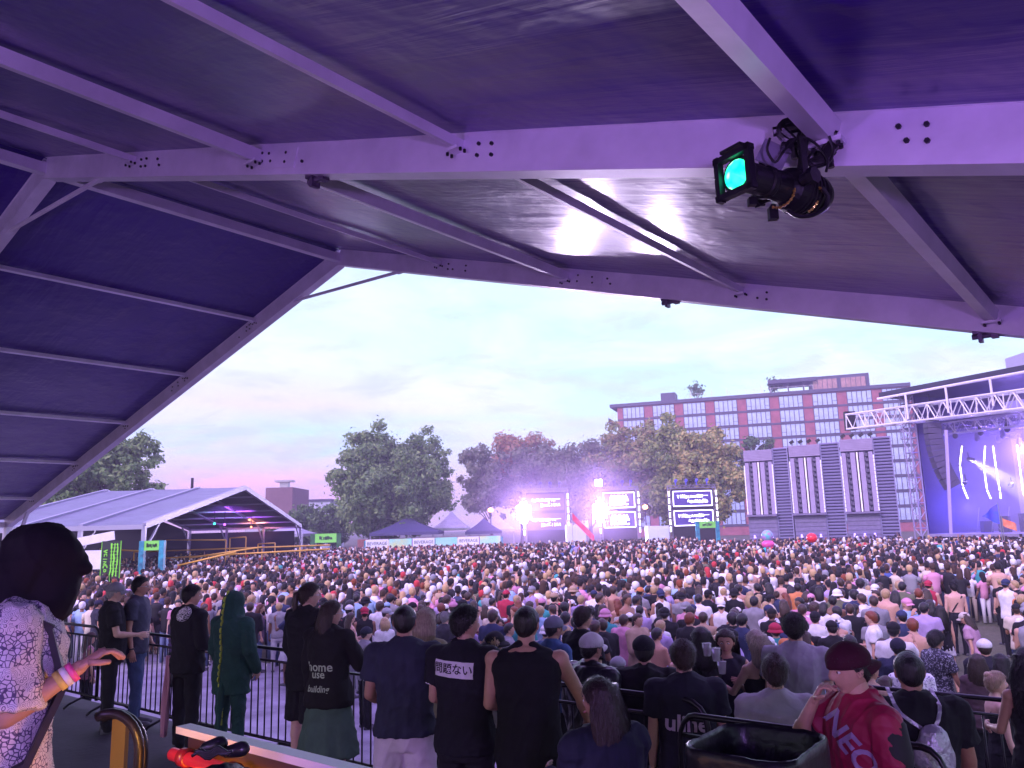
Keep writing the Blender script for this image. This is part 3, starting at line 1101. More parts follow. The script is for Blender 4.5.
def facade_block():
    A = P(617, 405, 200); B = P(910, 384, 179)
    A.z = B.z = 0
    d = (B - A).normalized(); Lf = (B - A).length
    ang = math.atan2(d.y, d.x)
    Ht = 32.3
    t = thing('apartment_building', 'long red brick apartment block with large window bays behind the trees', 'building', A, ang)
    m_ = MB(); m_.box((Lf / 2, 9, Ht / 2), (Lf, 18, Ht)); m_.build('wall', brick, t)
    m_ = MB(); m_.box((Lf / 2 - .9, 8.9, Ht + .4), (Lf + 1.8, 18.8, .8)); m_.build('roof', band, t)
    for k in range(10):
        z = Ht - 3.35 * (k + 1) + .05
        m_ = MB(); m_.box((Lf / 2, -.06, z), (Lf, .14, .42)); m_.build('spandrel_band', band, t)
    # window bays: prototype, then copies
    nb = 9
    per = Lf / nb
    ww, wh = per * .70, 2.75

    def mkwin():
        q = MB()
        q.box((0, -.05, wh / 2), (ww, .1, .12)); q.box((0, -.05, -wh / 2), (ww, .1, .12))
        for i in range(6):
            q.box((-ww / 2 + ww * i / 5, -.05, 0), (.15, .1, wh))
        for i in (0, 4):
            q.box((-ww / 2 + ww * (i + .5) / 5, -.045, -.5), (ww / 5, .08, .08))
        o = q.build('window', framem, t)
        p = MB(); p.box((0, .0, 0), (ww, .05, wh)); p.build('pane', glass, o)
        return o
    first = mkwin()
    k = 0
    for fl in range(10):
        for b in range(nb):
            if fl > 8:
                continue
            o = first if k == 0 else dup(first, t)
            o.location = (per * (b + .5) + .35, -.09, Ht - 3.35 * fl - 1.62)
            k += 1
    for k in range(5):
        m_ = MB(); m_.box((-1.2, 3, Ht - 3.35 * (k + 1) - .3), (2.6, 5, .25))
        bl = m_.build('balcony', band, t)
        m_ = MB()
        m_.box((-2.45, 3, Ht - 3.35 * (k + 1) + .35), (.06, 5, 1.05)); m_.build('railing', framem, bl)
    # roof structures
    m_ = MB(); m_.box((12.4, 6, Ht + 2.0), (3.6, 5, 2.6)); m_.build('stair_head', band, t)
    x0 = Lf * .545
    m_ = MB(); m_.box((x0 + 5.5, 6, Ht + 3.7), (11, 9, .9)); m_.build('roof_canopy', band, t)
    for xx in (.4, 4.5, 8):
        m_ = MB(); m_.box((x0 + xx, 2.5, Ht + 2.0), (.35, .35, 2.5)); m_.build('canopy_post', band, t)
    m_ = MB(); m_.box((x0 + 16, 7, Ht + 2.4), (13, 9, 3.7)); ph = m_.build('penthouse', band, t)
    for i in range(2):
        m_ = MB(); m_.box((x0 + 12.8 + 6.2 * i, 2.45, Ht + 2.3), (5.4, .1, 2.4)); w = m_.build('window', mat('sunset glass', (.45, .25, .22), .2, spec=.8, noise_amt=.4, noise_scale=1.4), ph)
        m_ = MB()
        for j in range(6):
            m_.box((x0 + 10.1 + 6.2 * i + 5.4 * j / 5, 2.38, Ht + 2.3), (.14, .06, 2.4))
        m_.build('mullions', framem, w)
    m_ = MB()
    for i in range(16):
        m_.box((Lf * .27 + i * 1.9, .6, Ht + 1.5), (.07, .07, 1.2))
    m_.box((Lf * .27 + 14.2, .6, Ht + 2.05), (28.5, .05, .05)); m_.build('roof_railing', WHITEP, t)
    # upper umbrella frames
    for xx in (Lf * .27, Lf * .27 + 5, Lf * .40, Lf * .52):
        m_ = MB(); m_.box((xx, 3, Ht + 2), (.12, .12, 2.6)); m_.build('roof_pole', WHITEP, t)
    M = Matrix.Translation(A) @ Matrix.Rotation(ang, 4, 'Z')
    for i, xx in enumerate((19.5, 38.0)):
        w = M @ Vector((xx, 4, 0))
        tr = thing('planter_tree', ['small potted tree on the brick building roof beside the stair head', 'small potted tree in the middle of the brick building roof'][i], 'tree', (w.x, w.y, Ht + .9), 0, 'potted trees on the roof')
        rg = np.random.default_rng(40 + i)
        q = MB(); q.tube([(0, 0, 0), (0, 0, 2)], .12, 6); q.build('trunk', BARK, tr)
        q = MB()
        for k in range(260):
            p = Vector(rg.normal(size=3)) * .75 + Vector((0, 0, 2.6)); a = Vector(rg.normal(size=3)) * .3; b = Vector(rg.normal(size=3)) * .3
            q.add([p, p + a, p + a + b, p + b], [(0, 1, 2, 3)])
        q.build('crown', G2, tr)
    return t


facade_block()
# grey block seen above the stage roof at the right edge
p = P(1006, 350, 150)
t = thing('office_building', 'pale grey building top showing above the stage roof at the right edge', 'building', (p.x + 9.6, 150, 0))
m_ = MB(); m_.box((9, 8, 17), (18, 16, p.z * 2 - 34 if False else 34)); zt = P(1008, 343, 150).z
m_ = MB(); m_.box((9, 8, zt / 2), (18, 16, zt)); m_.build('wall', mat('grey cladding', (.42, .42, .55), .7, noise_amt=.15), t)
k = 0
for fl in range(3):
    for i in range(4):
        m_ = MB(); m_.box((1.6 + i * 2.1, -.04, zt - 2.9 - 2.3 * fl), (1.75, .1, 1.9)); w = m_.build('window', glass, t)
# low buildings at far left behind the white tent
t = thing('brick_building', 'low brownish building block above the white tent ridge', 'building', (XY(264, 150), 150, 0))
z = P(260, 488, 150).z
m_ = MB(); m_.box((2.6, 6, z / 2), (5.0, 12, z)); m_.build('wall', mat('brown brick', (.22, .13, .15), .85, noise_amt=.2, noise_scale=.6), t)
m_ = MB(); m_.box((2.8, 3, z + 1.3), (3.2, 2.4, .35)); m_.box((2.8, 3, z + .6), (1.6, 1.2, 1.2)); m_.build('roof_vent', STEEL, t)
t = thing('low_warehouse', 'low pale grey flat building beyond the small trees at left', 'building', (XY(262, 170), 170, 0))
z = P(280, 502, 170).z
m_ = MB(); m_.box((5, 8, z / 2), (18, 14, z)); m_.build('wall', mat('pale cladding', (.5, .52, .6), .7, noise_amt=.15, noise_scale=.5), t)
m_ = MB(); m_.box((5, 8, z + .2), (18.6, 14.6, .4)); m_.build('roof', band, t)
t = thing('chimney_pole', 'thin dark pole rising above the white tent roof', 'pole', (XY(190, 90), 90, 0))
m_ = MB(); m_.tube([(0, 0, 0), (0, 0, P(190, 478, 90).z)], .16, 8); m_.build('shaft', BLACKM, t)


# ================================================================== second tent
t2 = thing('white_tent', 'white roofed marquee with an open dark gable left of the crowd', 'marquee', (XY(243, 60), 60, 0))
W = t2.location.copy()
D_l, D_r, EZ = 44.0, 76.0, 4.0
RZ = P(243, 488, 60).z
half = (D_r - D_l) / 2
bay = 3.45
nb = 3


def T2(x, y, z):   # x toward left, y toward viewer negative
    return Vector((x, y, z))


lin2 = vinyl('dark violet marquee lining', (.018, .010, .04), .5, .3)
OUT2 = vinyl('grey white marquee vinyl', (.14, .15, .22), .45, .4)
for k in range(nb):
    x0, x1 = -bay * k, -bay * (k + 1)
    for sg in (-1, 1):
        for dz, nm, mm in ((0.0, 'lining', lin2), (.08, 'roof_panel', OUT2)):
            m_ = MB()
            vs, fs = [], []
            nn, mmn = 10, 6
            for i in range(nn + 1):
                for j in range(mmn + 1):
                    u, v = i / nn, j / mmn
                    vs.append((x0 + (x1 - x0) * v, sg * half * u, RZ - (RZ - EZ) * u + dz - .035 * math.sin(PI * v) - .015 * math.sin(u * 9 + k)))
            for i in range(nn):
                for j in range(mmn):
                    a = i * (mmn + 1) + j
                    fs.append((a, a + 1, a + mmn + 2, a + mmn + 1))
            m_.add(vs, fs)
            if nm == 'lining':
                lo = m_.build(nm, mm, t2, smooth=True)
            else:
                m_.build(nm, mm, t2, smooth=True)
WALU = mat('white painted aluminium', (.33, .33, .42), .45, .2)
for k in range(nb + 1):
    x = -bay * k
    for sg in (-1, 1):
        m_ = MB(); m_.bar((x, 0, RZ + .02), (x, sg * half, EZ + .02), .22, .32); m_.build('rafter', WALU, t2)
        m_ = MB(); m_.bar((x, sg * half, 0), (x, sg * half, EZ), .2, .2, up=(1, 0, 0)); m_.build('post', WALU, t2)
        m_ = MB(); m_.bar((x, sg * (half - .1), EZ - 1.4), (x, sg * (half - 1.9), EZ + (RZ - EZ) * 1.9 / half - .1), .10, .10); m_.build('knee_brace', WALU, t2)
for i in range(1, 6):
    for sg in (-1, 1):
        m_ = MB(); m_.bar((0, sg * half * i / 6, RZ - (RZ - EZ) * i / 6 - .1), (-bay * nb, sg * half * i / 6, RZ - (RZ - EZ) * i / 6 - .1), .1, .12); m_.build('purlin', WALU, t2)
m_ = MB(); m_.prism([(-bay * nb - .1, -half + .3, 0), (-bay * nb - .1, half - .3, 0), (-bay * nb - .1, half - .3, EZ - .2), (-bay * nb - .1, 0, RZ - .5), (-bay * nb - .1, -half + .3, EZ - .2)], (-.08, 0, 0)); m_.build('dark_end_sheet', mat('dark interior sheet', (.015, .012, .03), .8, bump=.3, bump_scale=2), t2)  # black sheets added at end and side so the interior reads dark
m_ = MB(); m_.box((-bay * nb / 2 - .3, half + .15, (EZ - .3) / 2), (bay * nb - .6, .06, EZ - .5)); m_.build('dark_side_sheet', bpy.data.materials['dark interior sheet'], t2)
for sg in (-1, 1):
    m_ = MB(); m_.bar((0, sg * half, EZ - .05), (-bay * nb, sg * half, EZ - .05), .25, .25); m_.build('eave_beam', WALU, t2)
# coloured moving lamps inside the tent
for (x, y, z, c, e, lab) in ((-3, 4.5, 4.2, (.55, .12, 1), 300, 'violet disco lamp hanging inside the white roofed marquee'), (-4, 5, 4.3, (.05, .8, .7), 45, 'teal disco lamp hanging inside the white roofed marquee'), (-3, 11, 4.0, (1, .3, .12), 150, 'orange disco lamp hanging inside the white roofed marquee')):
    lt = thing('disco_lamp', lab, 'lamp', (W.x + x, W.y + y, z))
    m_ = MB(); m_.ell((0, 0, 0), .09, .09, .09); m_.build('globe', mat('lamp globe', c, .3, emit=c, estr=3), lt, smooth=True)
    m_ = MB(); m_.tube([(0, 0, .14), (0, 0, 1.0)], .03, 6); m_.build('stem', BLACK, lt)
    lamp('disco_light', 'SPOT', (W.x + x, W.y + y, z + .35), e * 9, c, target=(W.x + x - 1.0, W.y + y + 4.5, z + 1.2), spot=R(70), blend=.9, soft=.2)

# yellow rails of the raised platform in the marquee
yel = mat('yellow painted tube', (.75, .42, .06), .45)
t = thing('yellow_railing', 'yellow tube railings of the raised platform inside the marquee', 'railing', (XY(205, 60), 52, 0))
Wy = t.location.copy()
def ray(px, py, D): return P(px, py, D) - Wy
for a, b, D_ in (((100, 549), (140, 551), 50), ((166, 540), (226, 540), 58), ((134, 552), (330, 545), 58), ((166, 558), (330, 549), 52), ((176, 566), (236, 552), 46), ((190, 558), (262, 547), 50), ((230, 538), (246, 537), 62), ((258, 544), (275, 543), 64)):
    m_ = MB(); m_.tube([ray(*a, D_), ray(*b, D_)], .05, 8); m_.build('rail', yel, t, smooth=True)
for a, D_ in (((166, 540), 58), ((226, 540), 58), ((134, 552), 58), ((190, 552), 58), ((262, 549), 58), ((246, 537), 62), ((230, 538), 62), ((258, 544), 64), ((275, 543), 64), ((300, 547), 58)):
    m_ = MB(); q = ray(*a, D_); m_.tube([q, (q.x, q.y, 0)], .045, 8); m_.build('rail_post', yel, t, smooth=True)
# raised platform itself
t = thing('raised_platform', 'dark raised viewing platform under the marquee', 'platform', (W.x - 6, 58, 0))
m_ = MB(); m_.box((0, 0, .5), (16, 24, 1.0)); m_.build('platform_deck', BLACKM, t)
m_ = MB(); m_.box((3, 5, 1.15), (10, 10, .3)); m_.build('upper_step', BLACKM, t)


# ================================================================== arches, banner, kiosks
GREEN = mat('bright green panel', (.22, .75, .10), .5)
TEAL = mat('teal wrapped post', (.03, .38, .48), .5, noise_amt=.5, noise_scale=3, col2=(.02, .12, .2))
DKG = mat('dark green wrapped post', (.02, .14, .04), .5, noise_amt=.5, noise_scale=3)


def scrib(seed, n, w, h, th=.12):
    """row of ragged brush strokes shaped like hand drawn lettering, in the xz plane"""
    rg = random.Random(seed)
    m_ = MB()
    x = -w / 2
    step = w / n
    for i in range(n):
        cx = x + step * (i + .5)
        hh = h * rg.uniform(.55, 1.0)
        b = rg.uniform(-.12, .12) * h
        kind = rg.choice('NVIUOEA')
        pts = {'N': [(-.4, -.5), (-.35, .5), (.3, -.5), (.38, .5)], 'V': [(-.4, .5), (0, -.5), (.4, .45)], 'I': [(0, -.5), (.05, .5)], 'U': [(-.35, .5), (-.3, -.4), (.2, -.45), (.3, .5)],
               'O': [(-.3, -.3), (-.25, .35), (.25, .35), (.3, -.35), (-.3, -.3)], 'E': [(.35, .45), (-.3, .4), (-.3, -.4), (.35, -.45)], 'A': [(-.4, -.5), (0, .5), (.4, -.5)]}[kind]
        pp = [(cx + p[0] * step * rg.uniform(.8, 1.15), 0, b + p[1] * hh) for p in pts]
        for a, c in zip(pp, pp[1:]):
            m_.bar(a, c, .02, th * rg.uniform(.7, 1.3), up=(0, -1, 0)) if False else m_.bar(a, c, th * rg.uniform(.7, 1.2), .02, up=(0, -1, 0))
    return m_


def arch(px0, px1, ytop, D, hh, postm, label, panelm=GREEN, depth=.25, posth=None):
    x0, x1 = XY(px0, D), XY(px1, D)
    zt = P(px0, ytop, D).z
    t = thing('entrance_arch', label, 'arch', ((x0 + x1) / 2, D, 0), 0, 'green topped entrance arches')
    w = x1 - x0
    for s in (-1, 1):
        m_ = MB(); m_.box((s * w / 2, 0, zt / 2), (w * .14 + .1, depth, zt)); m_.build('post', postm, t)
    m_ = MB(); m_.box((0, 0, zt - hh / 2), (w * .84, depth * .8, hh)); p_ = m_.build('header_panel', panelm, t)
    sc = scrib(px0, 7, w * .5, hh * .45, hh * .10); o = sc.build('lettering', mat('dark print', (.02, .06, .03), .5), p_); o.location = (0, -depth * .4 - .012, zt - hh / 2)
    return t


arch(697, 717, 521.5, 88, .72, TEAL, 'green topped arch with teal posts at the foot of the right lamp tower')
arch(313, 339, 534, 92, 1.0, DKG, 'green topped arch with dark posts at the right end of the marquee')
arch(143, 163, 541, 40, .46, TEAL, 'green topped arch with teal wrapped posts at the marquee corner')

# tall black banner with green print
zt = P(112, 541, 36).z
t = thing('event_banner', 'tall black banner with bright green lettering standing left of the crowd', 'banner', (XY(112, 36), 36, 0))
w = XY(122, 36) - XY(104, 36)
m_ = MB(); m_.box((0, 0, zt / 2 + .15), (w, .06, zt - .3)); m_.build('cloth_panel', mat('black banner cloth', (.012, .02, .02), .6), t)
NEON = mat('neon green print', (.25, .85, .06), .5)
lt = scrib(77, 13, zt * .66, w * .24, .035)
o = lt.build('lettering', NEON, t); o.rotation_euler = (0, R(90), 0); o.location = (-w * .27, -.045, zt * .56)
m_ = MB()
rg = random.Random(5)
for k in range(3):
    x = w * (.02 + .17 * k)
    pts = [Vector((x + rg.uniform(-.02, .03), -.042, zt * (.97 - .07 * j - (.0 if k != 1 else -.0)))) for j in range(5 + (4 if k == 1 else 5))]
    for a, b in zip(pts, pts[1:]):
        m_.bar(a, b, .055 * rg.uniform(.5, 1.3), .02, up=(0, -1, 0))
for j in range(9):
    m_.bar((-w * .02, -.04, zt * (.95 - .045 * j)), (w * .44, -.04, zt * (.955 - .045 * j)), .016, .014, up=(0, -1, 0))
m_.build('claw_print', NEON, t)
m_ = MB()
for s in (-1, 1):
    m_.tube([(s * (w / 2 + .02), 0, 0), (s * (w / 2 + .02), 0, zt)], .022, 8)
m_.build('banner_frame', NEON, t)

# pale kiosk panels beside the banner
t = thing('white_kiosk', 'small white kiosk with a slanted sign board left of the green banner', 'kiosk', (XY(92, 40), 40, 0))
m_ = MB(); z = P(80, 549, 40).z; m_.box((0, .6, z - .55), (1.75, 1.0, .9)); m_.build('panel', WHITEP, t)
m_ = MB(); m_.bar((-1.0, 0, z + .28), (1.1, 0, z + .62), .06, .42, up=(0, 0, 1)); sg_ = m_.build('sign_board', WHITEP, t)
for s in (-1, 1):
    m_ = MB(); m_.box((s * .85, 0, z / 2), (.07, .07, z)); m_.build('leg', ALU, t)

# beverage stall with striped valance
def stall():
    D0, D1_ = 92.0, 96.0
    A, B = P(365, 541, D0), P(507, 534.5, 98)
    t = thing('beverage_stall', 'long drinks stall with lettered white and rainbow valance below the big round tree', 'stall', (A.x, A.y, 0))
    d = (B - A); d.z = 0; Lx = d.length; ang = math.atan2(d.y, d.x)
    t.rotation_euler = (0, 0, ang)
    z0 = 2.55
    seg = Lx / 6.3
    wp = mat('valance white', (.85, .87, .9), .6)
    cols = [((.3, .85, .75), (.8, .8, .2)), ((.25, .8, .85), (.45, .8, .5)), ((.3, .85, .8), (.75, .85, .3))]
    z1 = P(365, 541, D0).z
    for k in range(6):
        zz = z1 - .35
        m_ = MB(); m_.box((seg * (k + .5), 0, zz), (seg * .96, .12, .95))
        if k % 2 == 0:
            v = m_.build('valance', wp, t)
            vs, fs = text_geo('BEVERAGE', .52)
            q = MB(); q.add([(seg * (k + .5) + a.x * .95, -.075, zz + a.y * .95) for a in vs], fs)
            q.build('lettering', mat('black print', (.02, .02, .03), .5), v)
        else:
            c = cols[k // 2]
            v = m_.build('valance', mat('rainbow print', c[0], .6, col2=c[1], noise_scale=.5), t)
    for k in range(7):
        m_ = MB(); m_.box((seg * k + .1, .1, z1 / 2), (.35, .3, z1)); m_.build('post', [TEAL, WHITEP, mat('purple post', (.25, .05, .35), .6)][k % 3], t)
    m_ = MB(); m_.box((Lx / 2, 1.4, .6), (Lx * .95, .8, 1.2)); m_.build('bar_counter', mat('reddish boards', (.35, .14, .10), .7, noise_amt=.3), t)
    m_ = MB(); m_.box((Lx / 2, 5, 1.2), (Lx, .15, 2.4)); m_.build('fence_panel', mat('reddish back wall', (.38, .16, .14), .7, noise_amt=.3), t)


stall()
def canopy(px, D, wpx, ypk, yeave, label, mm, group='stall canopies behind the valance', wall=False):
    x = XY(px, D); w = wpx * D / FPX
    zp, ze = P(px, ypk, D).z, P(px, yeave, D).z
    t = thing('canopy_tent', label, 'tent', (x, D, 0), 0, group)
    m_ = MB()
    h = w / 2
    rings = []
    nn = 8
    for s, z in ((1, ze - .35), (1, ze), (.72, ze + (zp - ze) * .2), (.4, ze + (zp - ze) * .5), (.12, ze + (zp - ze) * .85), (.01, zp)):
        rings.append([Vector((a * h * s, b * 3.5 * s, z)) for a, b in ((-1, -1), (0, -1), (1, -1), (1, 0), (1, 1), (0, 1), (-1, 1), (-1, 0))])
    m_.loft(rings); m_.build('canopy_roof', mm, t)
    for a in (-1, 1):
        for b in (-1, 1):
            m_ = MB(); m_.box((a * (h - .1), b * 3.4, ze / 2), (.12, .12, ze)); m_.build('leg', WALU, t)


dkc = mat('dark blue canopy cloth', (.05, .05, .13), .7)
canopy(408, 100, 66, 516.5, 532, 'wide dark canopy under the big round tree', dkc)
canopy(484, 104, 34, 518, 531, 'dark peaked canopy between two white tents', dkc)
canopy(452, 112, 34, 511, 528, 'white peaked tent left of the dark peaked canopy', VIN_OUT)
canopy(496, 116, 36, 512, 529, 'white peaked tent right of the dark peaked canopy', VIN_OUT)
canopy(290, 104, 40, 523, 534, 'low grey canopy right of the marquee gable', mat('grey canopy', (.35, .35, .45), .7))
for i, (px, w, yt) in enumerate(((576, 19, 525), (658, 21, 526))):
    D = 88
    t = thing('white_cabin', ['pale portable cabin between the first two lamp towers', 'pale portable cabin between the middle and right lamp towers'][i], 'cabin', (XY(px, D), D, 0), 0, 'portable cabins')
    z = P(px, yt, D).z; ww = w * D / FPX
    m_ = MB(); m_.box((0, 1, z / 2), (ww, 2, z)); m_.build('wall', mat('cabin white', (.62, .70, .85), .5, noise_amt=.1), t)
    for s in (-.25, .25):
        m_ = MB(); m_.box((ww * s, -.02, z / 2 - .1), (ww * .42, .05, z * .86)); dd = m_.build('door', mat('cabin door', (.55, .64, .82), .5), t)
        q = MB(); q.box((ww * (s + .12), -.07, z * .48), (.06, .06, .18)); q.build('handle', BLACK, dd)


# ================================================================== lamp towers with screens
SCR = mat('dark violet screen', (.05, .03, .16), .3, emit=(.08, .05, .36), estr=.5)
SCRT = mat('lit lettering', (.8, .8, 1), .5, emit=(.9, .88, 1), estr=3.2)
SCRF = mat('lit border', (.8, .8, 1), .5, emit=(.85, .78, 1), estr=2.6)
BLIND = mat('blinder lamp glass', (1, 1, 1), .3, emit=(.93, .86, 1), estr=26)
STRIP = mat('strip lamp', (.9, .9, 1), .4, emit=(.85, .8, 1), estr=3.0)
TRUSSM = mat('truss metal', (.30, .28, .36), .4, .6)


def truss(m_, a, b, w=.5, r=.045, n=None, up=(0, 0, 1), diag=.03):
    a, b = Vector(a), Vector(b)
    d = (b - a); Lg = d.length; d.normalize()
    s = d.cross(Vector(up))
    if s.length < 1e-3: s = d.cross(Vector((0, 1, 0)))
    s.normalize(); u = s.cross(d).normalized()
    n = n or max(2, int(Lg / w))
    cs = [(i * s * w / 2 + j * u * w / 2) for i, j in ((-1, -1), (1, -1), (1, 1), (-1, 1))]
    for c in cs:
        m_.tube([a + c, b + c], r, 6)
    for k in range(n):
        p, q = a + d * Lg * k / n, a + d * Lg * (k + 1) / n
        for i in range(4):
            c0, c1 = cs[i], cs[(i + 1) % 4]
            if (k + i) % 2: c0, c1 = c1, c0
            m_.tube([p + c0, q + c1], diag, 4, cap=False)
            if k % 3 == 0: m_.tube([p + c0, p + c1], diag, 4, cap=False)


def lamp_tower(px0, px1, ytop, D, label, kind, frame, blinders, seed):
    x0, x1 = XY(px0, D), XY(px1, D)
    w = x1 - x0
    zt = P(px0, ytop, D).z
    t = thing('screen_tower', label, 'screen tower', ((x0 + x1) / 2, D, 0), 0, 'screen towers behind the crowd')
    for s in (-1, 1):
        m_ = MB(); truss(m_, (s * (w / 2 + .2), .3, 0), (s * (w / 2 + .2), .3, zt + .3), .35, .03, diag=.018); m_.build('truss_leg', TRUSSM, t)
    m_ = MB(); truss(m_, (-w / 2 - .4, .3, zt + .3), (w / 2 + .4, .3, zt + .3), .35, .03, diag=.018); m_.build('top_truss', TRUSSM, t)
    m_ = MB(); m_.box((0, .35, zt * .5), (w, .3, zt)); m_.build('black_backing', BLACKM, t)
    sh = (zt - 2.9) / 2 - .25
    for k in range(2):
        zc = zt - sh / 2 - .15 - k * (sh + .35)
        m_ = MB(); m_.box((0, .1, zc), (w * .96, .16, sh)); sc = m_.build('screen', SCR, t)
        if frame:
            m_ = MB()
            for a, b in (((-1, -1), (1, -1)), ((1, -1), (1, 1)), ((1, 1), (-1, 1)), ((-1, 1), (-1, -1))):
                m_.bar((a[0] * w * .46, .0, zc + a[1] * sh * .45), (b[0] * w * .46, .0, zc + b[1] * sh * .45), .10, .04, up=(0, -1, 0))
            m_.build('lit_border', SCRF, sc)
        if kind == 'scrawl':
            q = scrib(seed, 10, w * .62, sh * .22, .055)
            o = q.build('lettering', SCRT, sc); o.location = (-w * .06, -.0, zc + sh * .12)
            q = scrib(seed + 1, 8, w * .50, sh * .22, .055)
            o = q.build('lettering', SCRT, sc); o.location = (w * .12, -.0, zc - sh * .17)
            q = MB(); q.bar((w * .05, 0, zc + sh * .16), (w * .37, 0, zc + sh * .17), .05, .02, up=(0, -1, 0)); q.build('underline', SCRT, sc)
        else:
            for word, zz in (('AMMA', .12), ('MUSIC', -.16)):
                vs, fs = text_geo(word, .95, offset=.035)
                q = MB(); q.add([(a.x * .8, .0, zc + sh * zz + a.y * .9) for a in vs], fs); q.build('lettering', SCRT, sc)
    # strip lamps at the sides
    for s in (-1, 1):
        for k in range(6):
            if s == -1 and blinders and k < 4: continue
            m_ = MB(); m_.box((s * (w / 2 + .32), -.1, zt - .5 - k * .82), (.16, .1, .58)); m_.build('strip_lamp', STRIP if (k + seed) % 3 else SCRF, t)
    for (zf, hh, ww) in blinders:
        bz = zf
        m_ = MB(); m_.box((-w / 2 - .35, -.2, bz), (ww * .7, .25, hh * .8)); bk = m_.build('blinder_bank', BLACK, t)
        nx, nz = max(1, int(ww / .42)), max(1, int(hh / .42))
        for i in range(nx):
            for j in range(nz):
                if nx > 2 and i in (0, nx - 1) and j in (0, nz - 1): continue
                q = MB(); c = (-w / 2 - .35 + (i - (nx - 1) / 2) * .42, -.42, bz + (j - (nz - 1) / 2) * .42)
                q.tube([c, (c[0], c[1] - .05, c[2])], .19, 12); q.build('lamp_lens', BLIND, bk)
    for k in range(4):
        q = MB(); c = Vector((-w / 2 + w * (k + .5) / 4, .2, zt + .95)); q.capsule(c, c + Vector((0, -.25, .1)), .16, .18, 10); q.bar(c, c + Vector((0, 0, -.5)), .1, .1, up=(0, 1, 0)); q.build('moving_head', mat('blue lit head', (.02, .02, .06), .4, emit=(.1, .08, .9), estr=.8), t)
    return t


lamp_tower(527, 566, 493, 95, 'left screen tower with scrawled white lettering and a dazzling lamp at its left edge', 'scrawl', False, [(5.0, 2.7, 1.7)], 21)
lamp_tower(603, 637, 491, 95, 'middle screen tower with white block letters and a dazzling lamp at its left edge', 'block', True, [(4.9, 2.7, 1.7), (8.2, 1.1, .9)], 31)
lamp_tower(673, 715, 489.5, 95, 'right screen tower with two white bordered screens of scrawled lettering', 'scrawl', True, [], 24)
for px, z, e in ((525, 5.0, 17000), (600, 4.9, 17000), (600, 8.2, 4000)):
    lamp('blinder_light', 'SPOT', (XY(px, 95), 94.0, z), e, (.80, .64, 1), target=(0, 0, 5), spot=R(165), blend=.6, soft=.9)
# small orange street lamps behind
for i, (px, py) in enumerate(((491, 510), (646, 507))):
    t = thing('street_lamp', ['orange street lamp left of the first screen tower', 'orange street lamp right of the middle screen tower'][i], 'street lamp', (XY(px, 106), 106, 0))
    z = P(px, py, 106).z
    m_ = MB(); m_.tube([(0, 0, 0), (0, 0, z)], .07, 6); m_.build('pole', BLACKM, t)
    m_ = MB(); m_.ell((0, 0, z), .35, .35, .28); m_.build('lamp_head', mat('sodium lamp', (1, .4, .1), .4, emit=(1, .35, .12), estr=9), t, smooth=True)

# flags and inflatables held over the crowd
def flag(px, py, D, w, h, c1, c2, label, tilt=0.2, lean=0.0, tri=False):
    p = P(px, py, D)
    t = thing('flag', label, 'flag', (p.x, D, 0))
    m_ = MB(); m_.tube([(0, 0, 1.6), (lean, 0, p.z + h / 2 + .1)], .03, 6); m_.build('pole', STEEL, t)
    m_ = MB()
    vs, fs = [], []
    nx, nz = 12, 6
    for i in range(nx + 1):
        for j in range(nz + 1):
            u, v = i / nx, j / nz - .5
            hh = h * ((1 - u) if tri else 1)
            vs.append((lean + w * u, .16 * math.sin(u * 6), p.z + v * hh - tilt * u * w + (.0)))
    for i in range(nx):
        for j in range(nz):
            a = i * (nz + 1) + j; fs.append((a, a + nz + 1, a + nz + 2, a + 1))
    m_.add(vs, fs); m_.build('cloth', mat('flag cloth', c1, .7, col2=c2, noise_scale=1.5), t, smooth=True)


flag(572, 516, 84, 2.2, .75, (.75, .05, .15), (.8, .2, .3), 'thin red and white flag leaning beside the first screen tower', tilt=1.1)
flag(999, 514, 52, -1.15, 1.3, (.05, .12, .75), (.15, .1, .6), 'blue triangular flag held up before the stage', tilt=-.1, tri=True)
flag(1002, 521, 52, .85, .5, (.85, .15, .06), (.9, .55, .35), 'orange and red flag waved below the blue one before the stage', tilt=.55)
t = thing('inflatable_figure', 'inflatable turquoise and pink totem raised above the crowd before the striped towers', 'inflatable', (XY(766, 50), 50, 0))
z = P(766, 540, 50).z
m_ = MB(); m_.tube([(0, 0, 1), (0, 0, z)], .03, 6); m_.build('pole', STEEL, t)
m_ = MB(); m_.ell((0, 0, z + .25), .36, .3, .36); m_.build('upper_ball', mat('turquoise vinyl', (.1, .55, .5), .3, col2=(.5, .2, .6), noise_scale=5), t, smooth=True)
m_ = MB(); m_.ell((0, 0, z - .25), .40, .3, .26); m_.build('middle_ball', mat('pink vinyl', (.8, .1, .35), .3), t, smooth=True)
m_ = MB(); m_.ell((0, 0, z - .62), .36, .3, .22); m_.build('lower_ball', mat('cyan vinyl', (.05, .6, .75), .3), t, smooth=True)
t = thing('red_balloon', 'round red balloon above the crowd in front of the middle striped tower', 'balloon', (XY(810, 50), 50, 0))
z = P(810, 538, 50).z
m_ = MB(); m_.ell((0, 0, z), .33, .33, .30); m_.build('ball', mat('red balloon', (.8, .03, .05), .3), t, smooth=True)
m_ = MB(); m_.tube([(0, 0, 1), (0, 0, z - .3)], .02, 6); m_.build('stick', STEEL, t)


# ================================================================== striped screen towers
PANEL = mat('lavender speaker cloth', (.36, .31, .45), .8, noise_amt=.15, noise_scale=1.2)
PANEL2 = mat('grey violet mesh', (.20, .18, .29), .85, noise_amt=.2, noise_scale=3)
LOUV = mat('violet grey slat', (.24, .23, .38), .5)
DKV = mat('dark violet recess', (.03, .025, .07), .7)


